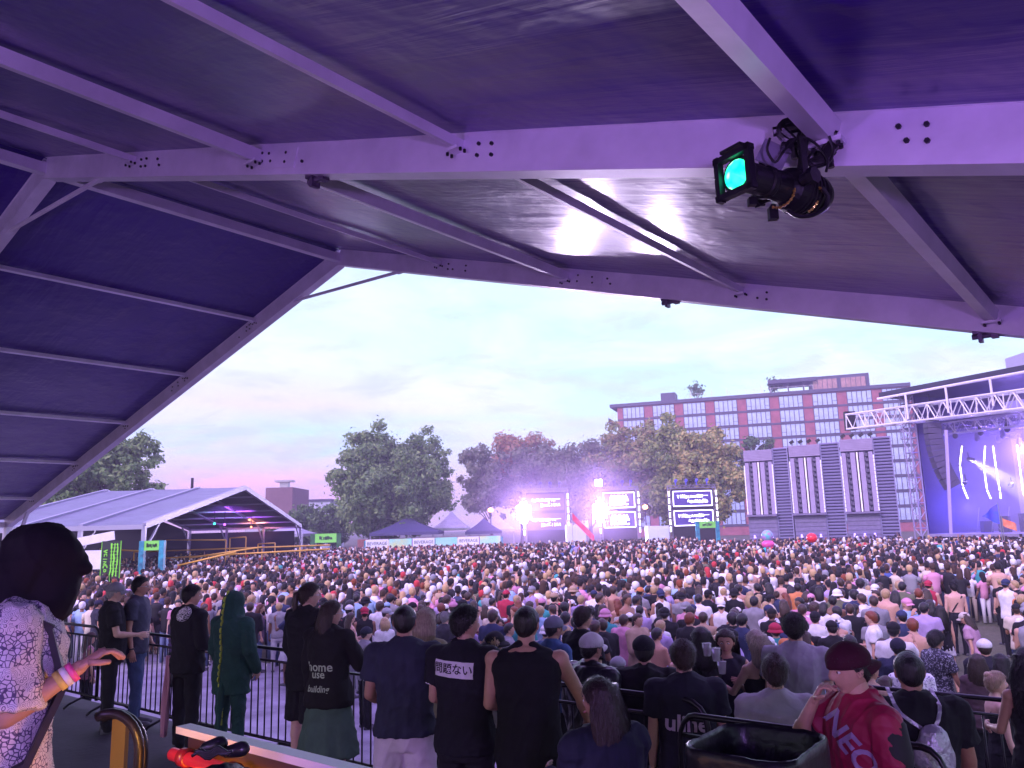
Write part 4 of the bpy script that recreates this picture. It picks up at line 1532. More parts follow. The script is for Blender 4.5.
def striped_tower(pxf0, pxf1, pxs1, ytf, yb, D, label, seed):
    """front face between pxf0..pxf1, louvred face to pxs1"""
    A = P(pxf0, ytf, D)
    x1 = XY(pxf1, D - 1.2)
    A = Vector((A.x, D, 0)); Bv = Vector((x1, D - 1.2, 0))
    d = (Bv - A); wf = d.length; ang = math.atan2(d.y, d.x)
    zt = P(pxf0, ytf, D).z
    t = thing('striped_tower', label, 'stage tower', A, ang, 'striped towers left of the stage')
    ws = (XY(pxs1, D) - XY(pxf1, D))
    m_ = MB(); m_.box((wf / 2, .9, zt / 2), (wf, 1.2, zt)); m_.build('core', DKV, t)
    # header with thin ribs
    hz = zt * .105
    m_ = MB()
    m_.box((wf / 2, .2, zt - hz / 2), (wf, .3, hz))
    for k in range(7):
        m_.box((wf / 2, .03, zt - hz * (k + .5) / 7), (wf * 1.0, .05, hz / 7 * .55))
    m_.build('header', PANEL, t)
    # three pale columns, two dark recesses with lamp chains
    zb = 3.9
    zc0, zc1 = zb, zt - hz - .12
    for k in range(4):
        xx = wf * (.09 + .273 * k)
        m_ = MB(); m_.box((xx, .18, (zc0 + zc1) / 2), (wf * (.13 if k in (0, 3) else .15), .25, zc1 - zc0)); m_.build('column_panel', PANEL, t)
    for k in range(3):
        if k == 1:
            xx = wf * .5
            m_ = MB(); m_.box((xx, .02, (zc0 + zc1) / 2), (.12, .08, zc1 - zc0)); m_.build('lit_strip', mat('dim warm strip', (.8, .75, .7), .5, emit=(.9, .8, .85), estr=.3), t)
            continue
        xx = wf * (.225 if k == 0 else .775)
        n = 11
        for i in range(n):
            z = zc0 + (zc1 - zc0) * (i + .5) / n
            q = MB(); q.box((xx, .2, z), (.26, .2, (zc1 - zc0) / n * .55)); q.box((xx - .1, .06, z + .12), (.09, .1, .3)); q.build('lamp_box', mat('lamp box', (.10, .09, .15), .4), t) if i == 0 else None
    # the chains of small lamps are one repeated box
    box = [c for c in t.children if c.name.startswith('lamp_box')]
    for k in (0, 1):
        b0 = box[k]
        dz = (zc1 - zc0) / 11
        for i in range(1, 11):
            c = b0.copy(); COL.objects.link(c); c.parent = t; c.location = (0.02 * (i % 2), 0, dz * i)
    # bright dashed edges
    for s in (.005, .995):
        n = 14
        m_ = MB(); m_.box((wf * s, .0, zc0 + .2), (.09, .08, .32)); b0 = m_.build('edge_lamp', mat('edge lamp', (.8, .78, .9), .5, emit=(.8, .75, 1), estr=.25), t)
        for i in range(1, n):
            c = b0.copy(); COL.objects.link(c); c.parent = t; c.location = (0, 0, (zc1 - zc0 - .3) * i / n)
    # shelf and base
    m_ = MB(); m_.box((wf / 2, -.1, zb - .1), (wf + .2, .7, .16)); m_.build('shelf', PANEL2, t)
    m_ = MB(); m_.box((wf / 2, .2, zb / 2 - .1), (wf, .3, zb - .2))
    for k in range(9):
        m_.box((wf / 2, .02, .3 + k * .4), (wf, .05, .05))
    m_.build('base_panel', PANEL2, t)
    for k in range(3):
        q = MB(); c = (wf * (.2 + .3 * k), -.25, 1.9); q.ell(c, .09, .08, .09, 10, 8); q.box((c[0], -.15, c[2] - .15), (.2, .2, .12)); q.build('foot_lamp', mat('violet foot lamp', (.3, .2, 1), .4, emit=(.45, .3, 1), estr=2), t)
    # louvred face
    m_ = MB(); m_.box((wf + ws / 2 + .05, .9, zt * .505), (ws, 1.0, zt * 1.01)); fr = m_.build('louvre_box', DKV, t)
    n = 36
    m_ = MB(); m_.box((wf + ws / 2 + .05, .35, 0), (ws, .16, zt / n * .42), M=Matrix.Rotation(.45, 3, 'X')); b0 = m_.build('louvre', LOUV, t); b0.location = (0, 0, .3)
    for i in range(1, n):
        c = b0.copy(); COL.objects.link(c); c.parent = t; c.location = (0, 0, .3 + zt / n * i)
    for s in (.05, ws + .05):
        m_ = MB(); m_.box((wf + s, .3, zt * .505), (.1, .2, zt * 1.01)); m_.build('corner_post', LOUV, t)
    # floodlights on top
    for k in range(4):
        q = MB(); c = Vector((wf * (.12 + .28 * k), .2, zt + .35)); q.box(c, (.42, .3, .26), M=Matrix.Rotation(-.5, 3, 'Y')); q.bar(c + Vector((0, 0, -.1)), (c.x, c.y, zt - .02), .06, .06, up=(0, 1, 0)); q.build('floodlight', BLACK, t)
    return t


striped_tower(743, 777, 791, 451, 534, 78, 'leftmost striped screen tower, partly hidden by the golden tree', 1)
striped_tower(788, 826, 843, 446, 534, 76, 'striped screen tower in the middle of the three', 2)
striped_tower(839, 880, 896, 440, 534, 74, 'tallest striped screen tower, next to the stage', 3)


# ================================================================== main stage
WT = mat('white truss paint', (.74, .72, .80), .4, noise_amt=.15)
LEGM = mat('lilac grey truss', (.34, .31, .44), .4, .4)
st = thing('main_stage', 'large dark concert stage with truss roof at the right edge', 'stage', (36.8, 74, 0))
W = st.location.copy(); W_STAGE = W.copy()
fd = Vector((.433, -.901, 0)); nd = Vector((.901, .433, 0))
def S(a, b, z): return fd * a + nd * b + Vector((0, 0, z))
def slab(m_, a0, a1, b0, b1, z0, z1):
    base = [S(a0, b0, 0), S(a1, b0, 0), S(a1, b1, 0), S(a0, b1, 0)]
    m_.prism([Vector((p.x, p.y, z0)) for p in base], (0, 0, z1 - z0))
deckz = 1.75
m_ = MB(); slab(m_, .5, 34, 0, 14, deckz - .25, deckz); m_.build('stage_floor', mat('stage deck', (.25, .22, .35), .6), st)
m_ = MB(); slab(m_, .6, 34, .2, 13.8, 0, deckz - .25); m_.build('stage_skirt', BLACKM, st)
drape = mat('blue black drape', (.02, .015, .08), .8, bump=.3, bump_scale=2)
m_ = MB(); slab(m_, .3, .6, .3, 14, deckz, 14.35); m_.build('side_drape', drape, st)
m_ = MB(); slab(m_, .6, 34, 13.6, 13.9, deckz, 14.35)
back = m_.build('back_wall', mat('back wall haze glow', (.20, .15, .45), .5, emit=(.45, .32, .95), estr=.75, noise_amt=.5, noise_scale=.25), st)  # bright lavender haze behind the stage put into wall colour and glow
m_ = MB(); slab(m_, 33.5, 34, .3, 14, deckz, 13.2); m_.build('side_drape', drape, st)
# roof
zt0 = 14.4
m_ = MB()
slab(m_, -1.5, 34, -1.8, 15.5, zt0, zt0 + .5)
m_.build('roof', mat('dark roof skin', (.014, .014, .035), .5, bump=.2), st)
m_ = MB(); slab(m_, -1.2, 34, 1, 14, zt0 + .5, zt0 + .9); m_.build('roof', mat('roof ridge skin', (.02, .02, .045), .5), st)
m_ = MB()
m_.tube([S(-1.5, -2.0, zt0 - .1), S(34, -2.0, zt0 - .1)], .12, 8)
for a in range(0, 34, 4):
    m_.tube([S(a + 1.5, -2.0, zt0 - .1), S(a + 1.5, -2.0, 12.0)], .10, 8)
m_.build('edge_tube', WT, st)
for a in (.2, 12, 24, 33.8):
    m_ = MB(); truss(m_, S(a, -.3, 0), S(a, -.3, zt0), .75, .075, diag=.045, up=(1, .3, 0)); m_.build('truss_leg', LEGM, st) if a < 1 or a > 30 else None
m_ = MB(); truss(m_, S(.2, 14.2, 0), S(.2, 14.2, zt0), .7, .07, diag=.045, up=(1, .3, 0)); m_.build('truss_leg', TRUSSM, st)
# front box truss reaching out to the left
a0 = P(852, 422, 80) - W; a1 = P(1060, 395, 60) - W
m_ = MB(); truss(m_, a0, a1, 1.45, .10, diag=.062, n=26); m_.build('front_truss', WT, st)
m_ = MB(); truss(m_, P(905, 434, 78) - W, P(1060, 415, 61) - W, 1.0, .07, diag=.045, n=22); m_.build('lower_truss', mat('lilac truss paint', (.40, .36, .52), .4, .3), st)
m_ = MB(); m_.box(P(850, 421, 80.2) - W, (1.0, .6, 1.9)); m_.build('truss_end_frame', BLACK, st)
# inner grid of the rig: dark trusses with fixtures
for k, (b, z) in enumerate(((2, 11.4), (5, 11.2), (8, 11.0), (11, 10.8))):
    m_ = MB(); truss(m_, S(2, b, z), S(33, b, z), .7, .06, diag=.04); m_.build('rig_truss', mat('rig truss', (.14, .12, .22), .4, .5), st)
    q = MB(); c = S(3, b, z - .6); q.capsule(c, c + Vector((-.1, -.2, -.45)), .18, .24, 10); q.tube([c, c + Vector((0, 0, .5))], .06, 6)
    f0 = q.build('moving_head', BLACK, st)
    for i in range(1, 12):
        c_ = f0.copy(); COL.objects.link(c_); c_.parent = st; c_.location = fd * (2.4 * i)
for a in (4, 10, 16):
    m_ = MB(); truss(m_, S(a, 1, 11.6), S(a, 13, 11.2), .7, .06, diag=.04); m_.build('rig_truss', mat('rig truss cross', (.14, .12, .22), .4, .5), st)
# line array
m_ = None
arr = thing('line_array', 'curved dark line array of loudspeakers hanging at the stage left corner', 'loudspeaker', P(932, 423, 71))
AW = arr.location.copy()
path = [(932, 423), (933, 434), (935, 445), (938, 456), (942, 467), (947, 477), (953, 487)]
pp = [P(x, y, 71) for x, y in path]
for i in range(12):
    u = i / 12 * 6; k = int(u); f = u - k
    a = pp[k].lerp(pp[min(k + 1, 6)], f); u2 = (i + .93) / 12 * 6; k2 = min(int(u2), 5); b = pp[k2].lerp(pp[k2 + 1], u2 - k2)
    q = MB(); q.bar(a - AW, b - AW, 1.25, .8, up=(0, 1, 0)); cb = q.build('speaker_cabinet', mat('speaker grey', (.07, .06, .11), .7), arr)
q = MB(); q.bar((-.5, 0, .3), (.6, 0, .3), .15, .3); q.tube([(0, 0, .3), (0, 0, 2.6)], .04, 6); q.build('fly_frame', BLACK, arr)
# vertical light tubes on the back of the stage
for i, pts in enumerate((((962, 446), (960, 466), (963, 487), (968, 500)), ((985, 446), (984, 468), (987, 490), (991, 500)), ((993, 446), (996, 468), (1000, 492), (1001, 500)), ((1017, 445), (1020, 468), (1023, 492), (1026, 500)))):
    t = thing('light_tube', ['first glowing white tube from the left on the stage back wall', 'second glowing tube from the left on the stage, bowed', 'third glowing tube from the left, close beside the second', 'last glowing tube at the right picture edge of the stage'][i], 'light tube', P(pts[0][0], pts[0][1], 74), 0, 'glowing vertical tubes on stage')
    for k in range(3):
        m_ = MB(); m_.tube([P(*pts[k], 74) - t.location, P(*pts[k + 1], 74) - t.location + Vector((0, 0, .12))], .065, 8); m_.build('tube_section', mat('white tube light', (1, 1, 1), .4, emit=(.9, .85, 1), estr=4), t, smooth=True)
# tall pole in front of the drape
t = thing('stage_mast', 'slim pale mast standing on the stage beside the loudspeakers', 'mast', P(951, 534, 69))
m_ = MB(); m_.tube([(0, 0, 0), P(946, 430, 69) - t.location], .14, 8); m_.build('shaft', mat('pale violet mast', (.4, .33, .6), .5), t)
# desk and risers on stage
t = thing('dj_desk', 'dark desk with equipment in the middle of the hazy stage', 'desk', W + S(15, 8, deckz))
m_ = MB(); m_.box((0, 0, .6), (5, 1.2, 1.2), rz=math.atan2(fd.y, fd.x)); m_.build('desk_body', BLACKM, t)
for k in range(4):
    m_ = MB(); p_ = fd * (-1.6 + k * 1.05); m_.box((p_.x, p_.y, 1.3), (.6, .5, .18), rz=.3); m_.build('player', BLACK, t)
t = thing('equipment_case', 'cluster of stands and cases at the left of the stage', 'case', W + S(3.5, 4, deckz))
for k in range(4):
    m_ = MB(); p_ = fd * (k * .9) + nd * (k % 2) * 1.1; m_.box((p_.x, p_.y, .5 + .1 * k), (.8, .6, 1.0 + .2 * k), rz=.4 * k); m_.build('case_box', BLACK, t)
for k in range(3):
    m_ = MB(); p_ = fd * (k * 1.4 - 1) ; m_.tube([p_, p_ + Vector((.6, .2, 2.2))], .03, 6); m_.tube([p_ + Vector((.9, 0, 0)), p_ + Vector((.3, .1, 1.2))], .03, 6); m_.build('stand', TRUSSM, t)
# stage light
Wv = W
def wS(a, b, z): return Wv + S(a, b, z)
beam_src = P(969, 459, 72)
lamp('stage_beam', 'SPOT', beam_src, 22000, (.95, .92, 1), target=P(1024, 490, 66), spot=R(17), blend=.25, soft=.12)
lamp('stage_beam', 'SPOT', P(966, 481, 72), 16000, (.14, .12, 1), target=P(925, 502, 69), spot=R(20), blend=.3, soft=.12)
lamp('stage_beam', 'SPOT', P(1012, 484, 70), 7000, (.16, .10, 1), target=P(965, 512, 68), spot=R(22), blend=.4, soft=.12)
lamp('stage_wash', 'POINT', wS(6, 7, 9), 3500, (.30, .18, 1), soft=.5)
lamp('stage_wash', 'POINT', wS(14, 8, 7), 9000, (.55, .4, 1), soft=.5)
lamp('stage_wash', 'POINT', wS(3, 2.5, 4), 900, (.10, .08, 1), soft=.5)
for i, (px, py, c) in enumerate(((969, 459, 'white'), (966, 481, 'blue'), (1012, 484, 'violet'))):
    t = thing('beam_light', '%s beam moving light fixed on the stage rig' % c, 'stage light', P(px, py, 72.3 if i < 2 else 70.3))
    m_ = MB(); m_.capsule((0, 0, 0), (.3 if i == 0 else -.25, -.2, -.15), .2, .22, 12); m_.tube([(0, 0, 0), (0, .1, .6)], .05, 6); m_.build('lamp_body', BLACK, t)


def volume_box(name, mn, mx, color, dens, aniso=.2, label=None):
    m_ = MB(); c = [(a + b) / 2 for a, b in zip(mn, mx)]; m_.box(c, [b - a for a, b in zip(mn, mx)])
    m = bpy.data.materials.new(name + ' air'); m.use_nodes = True
    t = m.node_tree; t.nodes.clear()
    o_ = N(t, 'ShaderNodeOutputMaterial'); v = N(t, 'ShaderNodeVolumePrincipled')
    v.inputs['Color'].default_value = (*color, 1); v.inputs['Density'].default_value = dens; v.inputs['Anisotropy'].default_value = aniso
    t.links.new(v.outputs[0], o_.inputs['Volume'])
    o = m_.build(name, m); o['kind'] = 'stuff'
    if label: o['label'] = label; o['category'] = name.replace('_', ' ')
    return o
# ================================================================== people
SKINS = [(.52, .30, .21), (.44, .24, .16), (.60, .37, .28), (.33, .17, .10), (.18, .09, .05), (.56, .33, .24), (.48, .28, .20)]
T_M = [(.78, .150, .105, 0), (.90, .170, .118, -.005), (.98, .166, .116, -.005), (1.08, .154, .106, 0), (1.18, .158, .108, .003), (1.30, .176, .120, 0), (1.38, .186, .122, -.005), (1.435, .184, .112, -.012), (1.485, .145, .088, -.015), (1.53, .072, .064, -.012)]
T_F = [(.78, .160, .110, 0), (.90, .178, .125, -.005), (.98, .165, .117, -.005), (1.08, .132, .098, 0), (1.18, .134, .100, .003), (1.30, .152, .122, .01), (1.38, .158, .112, 0), (1.435, .156, .098, -.01), (1.48, .122, .078, -.012), (1.525, .057, .054, -.012)]


def tint(z, T):
    for a, b in zip(T, T[1:]):
        if z <= b[0]:
            f = max(0, (z - a[0]) / (b[0] - a[0]))
            return [a[i] + (b[i] - a[i]) * f for i in range(1, 4)]
    return list(T[-1][1:])


def torso_loft(m_, T, z0, z1, off=0.0, w=1.0, n=28, flare=0.0, belly=0.0):
    zs = [z0] + [t[0] for t in T if z0 + .02 < t[0] < z1 - .02] + [z1]
    rings = []
    for z in zs:
        rx, ry, yc = tint(z, T)
        fl = flare * max(0, (1.2 - z)) 
        rx, ry = rx * w + off + fl, ry * w + off + fl * .7
        bl = belly * math.exp(-((z - 1.05) / .16) ** 2)
        ring = []
        for k in range(n):
            a = 2 * PI * k / n
            c, s = math.cos(a), math.sin(a)
            e = .86
            x = math.copysign(abs(c) ** e, c) * rx
            y = math.copysign(abs(s) ** e, s) * ry + yc
            if s > 0: y += bl * s
            ring.append(Vector((x, y, z)))
        rings.append(ring)
    m_.loft(rings)


def V3(x): return Vector(x)


def dirn(v):
    v = Vector(v); v.normalize(); return v


class Fig:
    """joint positions of a figure 1.78 m tall that faces +Y"""
    def __init__(s, armL=((0.12, 0, -1), (0.05, .15, -1)), armR=None, legL=((.06, 0, -1), (0, 0, -1)), legR=None, female=False, w=1.0):
        armR = armR or armL; legR = legR or legL
        s.T = T_F if female else T_M
        s.f = female; s.w = w
        sw = (.165 if female else .190) * (1 + (w - 1) * .8)
        s.arm, s.leg = {}, {}
        for sd, ar, lg in ((-1, armL, legL), (1, armR, legR)):
            S_ = Vector((sd * sw, -.01, 1.445))
            u = dirn((ar[0][0] * sd, ar[0][1], ar[0][2])); f = dirn((ar[1][0] * sd, ar[1][1], ar[1][2]))
            E_ = S_ + u * .285; W_ = E_ + f * .255
            s.arm[sd] = (S_, E_, W_, f)
            Hp = Vector((sd * .092, 0, .90))
            a = dirn((lg[0][0] * sd, lg[0][1], lg[0][2])); b = dirn((lg[1][0] * sd, lg[1][1], lg[1][2]))
            K = Hp + a * .42; A = K + b * .40
            s.leg[sd] = (Hp, K, A)


def hand(m_, W_, f, sd, curl=.5, nrm=None, fingers=True, k=1.0, n=7):
    nv = Vector(nrm) if nrm is not None else Vector((-sd, 0, 0))
    nv = nv - f * nv.dot(f)
    if nv.length < .1: nv = f.orthogonal()
    nv.normalize()
    sv = f.cross(nv).normalized() * sd
    pe = W_ + f * .085 * k
    # palm as a flattened box-like capsule
    rings = []
    for t_, ww, hh in ((-.02, .024, .018), (.01, .030, .016), (.045, .040, .015), (.080, .041, .013), (.094, .034, .009)):
        c = W_ + f * t_ * k
        rings.append([c + sv * (ww * k * math.cos(2 * PI * q / 10)) + nv * (hh * k * math.sin(2 * PI * q / 10)) for q in range(10)])
    m_.loft(rings)
    if not fingers:
        c = pe; m_.capsule(c, c + f * .05 + nv * .02, .026, .02, 8, ell=.5)
        return
    for i, (o_, ln) in enumerate(((-.030, .80), (-.010, .98), (.010, 1.0), (.030, .90))):
        base = pe + sv * (o_ * k) - f * .008
        c1 = curl * (.55 + .12 * i); c2 = curl * (1.3 + .15 * i); c3 = curl * 1.9
        d1 = f * math.cos(c1) + nv * math.sin(c1); d2 = f * math.cos(c2) + nv * math.sin(c2); d3 = f * math.cos(c3) + nv * math.sin(c3)
        p1 = base + d1 * .038 * ln * k; p2 = p1 + d2 * .027 * ln * k; p3 = p2 + d3 * .020 * ln * k
        m_.tube([base - d1 * .01, base, p1, p2, p3, p3 + d3 * .004], [.0095 * k, .0095 * k, .0088 * k, .0080 * k, .0068 * k, .003 * k], n)
    tb = W_ + f * .03 * k + sv * (.030 * k) * -1
    td = (f * .62 - sv * .62 + nv * .45).normalized(); td2 = (f * .85 - sv * .25 + nv * .5).normalized()
    m_.tube([tb, tb + td * .038 * k, tb + td * .038 * k + td2 * .030 * k, tb + td * .038 * k + td2 * .036 * k], [.0125 * k, .0110 * k, .0090 * k, .004 * k], n)


def sstep(x):
    x = min(1, max(0, x)); return x * x * (3 - 2 * x)


def head_pt(d, off=0.0, fem=False):
    x, y, z = d
    rx, ry, rz = .078 + off, .099 + off, .116 + off
    if fem: rx -= .003; ry -= .003; rz -= .004
    X, Y, Z = x * rx, y * ry, z * rz
    if z < 0:
        X *= 1 - .30 * (-z) ** 1.3
        if y < 0: Y *= 1 - .30 * sstep((-z - .25) / .75)
    else:
        X *= 1 + .13 * math.sin(PI * z ** 1.3); Y *= 1 + .10 * math.sin(PI * z ** 1.3)
    if y > 0:
        Y *= .93
        nz = sstep((z + .42) / .16) * (1 - sstep((z + .12) / .38))
        Y += .026 * math.exp(-(x / .15) ** 2) * nz * sstep(y * 2)
        Y += .005 * math.exp(-((z - .16) / .1) ** 2) * math.exp(-(x / .6) ** 2)
        for s in (-1, 1):
            Y -= .010 * math.exp(-((x - s * .40) / .18) ** 2) * math.exp(-((z - .02) / .12) ** 2)
        Y += .006 * math.exp(-((z + .55) / .10) ** 2) * math.exp(-(x / .3) ** 2)
        Y -= .005 * math.exp(-((z + .70) / .07) ** 2) * math.exp(-(x / .4) ** 2)
        Y += .014 * math.exp(-((z + .86) / .14) ** 2) * math.exp(-(x / .45) ** 2)
    return Vector((X, Y, Z))


def sphere_grid(nu, nv, fn):
    vs, fs = [], []
    for j in range(1, nv):
        th = PI * j / nv
        for k in range(nu):
            ph = 2 * PI * k / nu
            vs.append(fn((math.sin(th) * math.cos(ph), math.sin(th) * math.sin(ph), math.cos(th))))
    vs.append(fn((0, 0, 1))); vs.append(fn((0, 0, -1)))
    it, ib = len(vs) - 2, len(vs) - 1
    for j in range(nv - 2):
        for k in range(nu):
            k2 = (k + 1) % nu
            fs.append((j * nu + k, (j + 1) * nu + k, (j + 1) * nu + k2, j * nu + k2))
    for k in range(nu):
        k2 = (k + 1) % nu
        fs.append((it, k, k2)); fs.append((ib, (nv - 2) * nu + k2, (nv - 2) * nu + k))
    return vs, fs


def head_mesh(m_, nu=36, nv=30, fem=False):
    """materials: 0 skin 1 eye dark 2 eye white 3 lip 4 brow"""
    vs, fs = sphere_grid(nu, nv, lambda d: head_pt(d, 0, fem))
    m_.add(vs, fs, 0)
    for s in (-1, 1):
        M = Matrix.Rotation(s * .25, 3, 'Z') @ Matrix.Rotation(.12, 3, 'X')
        if nu > 20:
            m_.ell((s * .077, -.006, -.004), .010, .019, .031, 10, 8, 0, M)
            m_.ell((s * .030, .0765, .003), .0145, .009, .0075, 10, 8, 2)
            m_.ell((s * .030, .0830, .003), .0062, .004, .0062, 8, 6, 1)
            m_.capsule((s * .018, .090, .024), (s * .045, .079, .026), .0035, .0028, 6, 4)
        else:
            m_.ell((s * .077, -.006, -.004), .010, .019, .031, 6, 5, 0, M)
            m_.ell((s * .030, .080, .004), .013, .008, .007, 6, 4, 1)
    m_.ell((0, .094, -.064), .024, .007, .0075, 10, 6, 3)


def zmin_hair(y, x):
    if y < 0: return -.05 + y * .86
    return -.05 + sstep(y / .75) * .62


def scalp(m_, style, nu, nv, th=.014, seed=0, fem=False):
    def fn(d):
        x, y, z = d
        if style == 'cap': zm, soft, t_ = .10, .05, .013
        elif style == 'beanie': zm, soft, t_ = .05 - .1 * (y < 0), .06, .018
        elif style == 'bucket': zm, soft, t_ = .16, .05, .022
        elif style == 'hood': zm, soft, t_ = (-1.2 if y < .1 else -1.2 + sstep((y - .1) / .8) * 1.75), .12, .030
        else: zm, soft, t_ = zmin_hair(y, x), .14, th
        mk = sstep((z - zm) / soft + .5)
        if style in ('cap', 'bucket'):
            t_ += .007 * sstep((z - .1) / .5)
        if style == 'hood':
            t_ += .045 * sstep((z - .3) / .7) * (1 if y < 0 else .4) + .025 * max(0, -y)
        nn = 0
        if style not in ('cap', 'beanie', 'bucket'):
            nn = noise.noise((x * 3 + seed, y * 3, z * 3)) * t_ * .3 + noise.noise((x * 26, y * 26 + seed, z * 9)) * t_ * .22
        return head_pt(d, -.008 * (1 - mk) + (t_ + nn) * mk, fem) if mk > .02 else head_pt(d, -.012, fem) * .96
    vs, fs = sphere_grid(nu, nv, fn)
    m_.add(vs, fs)


def brim(m_, back=False, tilt=0.0):
    vs = []
    n = 12
    s = -1 if back else 1
    for j in range(4):
        f = j / 3
        for i in range(n + 1):
            a = -1.12 + 2.24 * i / n
            x = math.sin(a) * (.086 + .004 * f)
            y = math.cos(a) * .098 + .072 * f * math.cos(a * 1.15) + .0
            z = .030 - .020 * f * f - .028 * abs(math.sin(a)) ** 2 * (.4 + f)
            vs.append((x, s * y, z + .0))
    fs = []
    for j in range(3):
        for i in range(n):
            a = j * (n + 1) + i
            fs.append((a, a + 1, a + n + 2, a + n + 1))
    k = len(vs)
    vs2 = vs + [(x, y, z - .005) for x, y, z in vs]
    fs2 = fs + [tuple(q + k for q in f[::-1]) for f in fs]
    # rim
    for i in range(n):
        a = 3 * (n + 1) + i
        fs2.append((a, a + 1, a + 1 + k, a + k))
    m_.add(vs2, fs2)


def bucket_brim(m_, r=1.0):
    n = 24
    rings = []
    for s_, z in ((1.12, .045), (1.45 * r, .012), (1.62 * r, -.008), (1.60 * r, -.014), (1.40 * r, .004), (1.08, .036)):
        rings.append([Vector((.080 * s_ * math.cos(2 * PI * k / n), .100 * s_ * math.sin(2 * PI * k / n), z)) for k in range(n)])
    m_.loft(rings, cap=False)


def long_hair(m_, length=.32, nu=30, seed=0, wide=1.0, wavy=0.0):
    """mass of hair hanging from the skull down the back"""
    rings = []
    nz = 16
    for j in range(nz + 1):
        f = j / nz
        z = .09 - (length + .09) * f
        rx = (.070 + .030 * sstep(f * 3)) * wide * (1 - .35 * sstep((f - .7) / .3))
        ry = (.052 + .012 * math.sin(PI * f)) * (1 - .5 * sstep((f - .75) / .25))
        yc = -.045 - .030 * sstep(f * 1.6) - .02 * f
        ring = []
        for k in range(nu):
            a = 2 * PI * k / nu
            w = 1 + .09 * noise.noise((math.cos(a) * 5 + seed, math.sin(a) * 5, f * 2.2)) + .05 * math.sin(a * 13 + seed + wavy * math.sin(f * 12))
            w += wavy * .10 * math.sin(f * 20 + a * 3)
            ring.append(Vector((rx * math.cos(a) * w, yc + ry * math.sin(a) * w, z + .012 * noise.noise((a * 3, f, seed)) * (f > .8) * 4)))
        rings.append(ring)
    m_.loft(rings)


def strands(m_, style, n, seed, fem, length=.32, wide=1.0, th=.014, wavy=0.0):
    """loose thin locks lying over the hair mass"""
    rr = random.Random(seed)
    k = 0
    while k < n:
        if style in ('long', 'wavy', 'bob') and rr.random() < .62:
            a = rr.uniform(0, 2 * PI); f = rr.uniform(.02, .8); L_ = length * rr.uniform(.25, .6)
            pts = []
            for q in range(5):
                ff = min(1.12, f + q / 4 * L_ / (length + .09))
                z = .09 - (length + .09) * ff
                rx = (.070 + .030 * sstep(ff * 3)) * wide * (1 - .35 * sstep((ff - .7) / .3)); ry = (.052 + .012 * math.sin(PI * min(1, ff))) * (1 - .5 * sstep((ff - .75) / .25))
                yc = -.045 - .030 * sstep(ff * 1.6) - .02 * ff
                s_ = 1.05 + .06 * rr.random() + .02 * q * rr.random()
                aa = a + .12 * math.sin(q * 1.4 + k) * (1 + wavy * 2)
                pts.append(Vector((rx * math.cos(aa) * s_, yc + ry * math.sin(aa) * s_, z)))
            w = rr.uniform(.0012, .0035)
        else:
            d = Vector((rr.gauss(0, 1), rr.gauss(0, 1), rr.gauss(.4, 1))).normalized()
            if d.z < zmin_hair(d.y, d.x) + .02: continue
            c = Vector((0, -.5 if style != 'short' else .2, .6)).normalized()
            t = (d - c * d.dot(c)); t = t if t.length > .05 else Vector((0, 1, 0)); t.normalize()
            t = (t + Vector((0, -.2, -.5))).normalized()
            L_ = {'short': .032, 'curly': .03, 'fade': .02, 'buzz': .006}.get(style, .06) * rr.uniform(.6, 1.3)
            p = head_pt(d, th * .8, fem); pts = []
            for q in range(4):
                e = (d + t * (q / 3 * L_ / .1)).normalized()
                pts.append(head_pt(e, th * (1.0 + .25 * rr.random()) + .0055 * q * rr.random(), fem))
            w = rr.uniform(.0010, .0026)
        vs = []
        for q, p in enumerate(pts):
            nx_ = pts[min(q + 1, len(pts) - 1)] - pts[max(q - 1, 0)]
            s_ = nx_.cross(p - Vector((0, -.02, p.z * .3)))
            s_ = s_.normalized() if s_.length > 1e-6 else Vector((1, 0, 0))
            ww = w * (1 - .75 * q / (len(pts) - 1))
            vs += [p - s_ * ww, p + s_ * ww]
        m_.add(vs, [(2 * q, 2 * q + 1, 2 * q + 3, 2 * q + 2) for q in range(len(pts) - 1)])
        k += 1


def remesh_all(jobs):
    """jobs: list of (mb, voxel, smooth iterations); one evaluation for all"""
    obs = []
    for mb_, vox, it in jobs:
        me = bpy.data.meshes.new('r'); me.from_pydata(mb_.v, [], mb_.f); me.update()
        o = bpy.data.objects.new('r', me); COL.objects.link(o)
        r_ = o.modifiers.new('r', 'REMESH'); r_.mode = 'VOXEL'; r_.voxel_size = vox; r_.adaptivity = 0
        if it:
            s_ = o.modifiers.new('s', 'SMOOTH'); s_.factor = .6; s_.iterations = it
        obs.append(o)
    dg = bpy.context.evaluated_depsgraph_get()
    outm = []
    for o in obs:
        me = bpy.data.meshes.new_from_object(o.evaluated_get(dg))
        outm.append(me)
    for o in obs:
        me = o.data
        bpy.data.objects.remove(o); bpy.data.meshes.remove(me)
    return outm


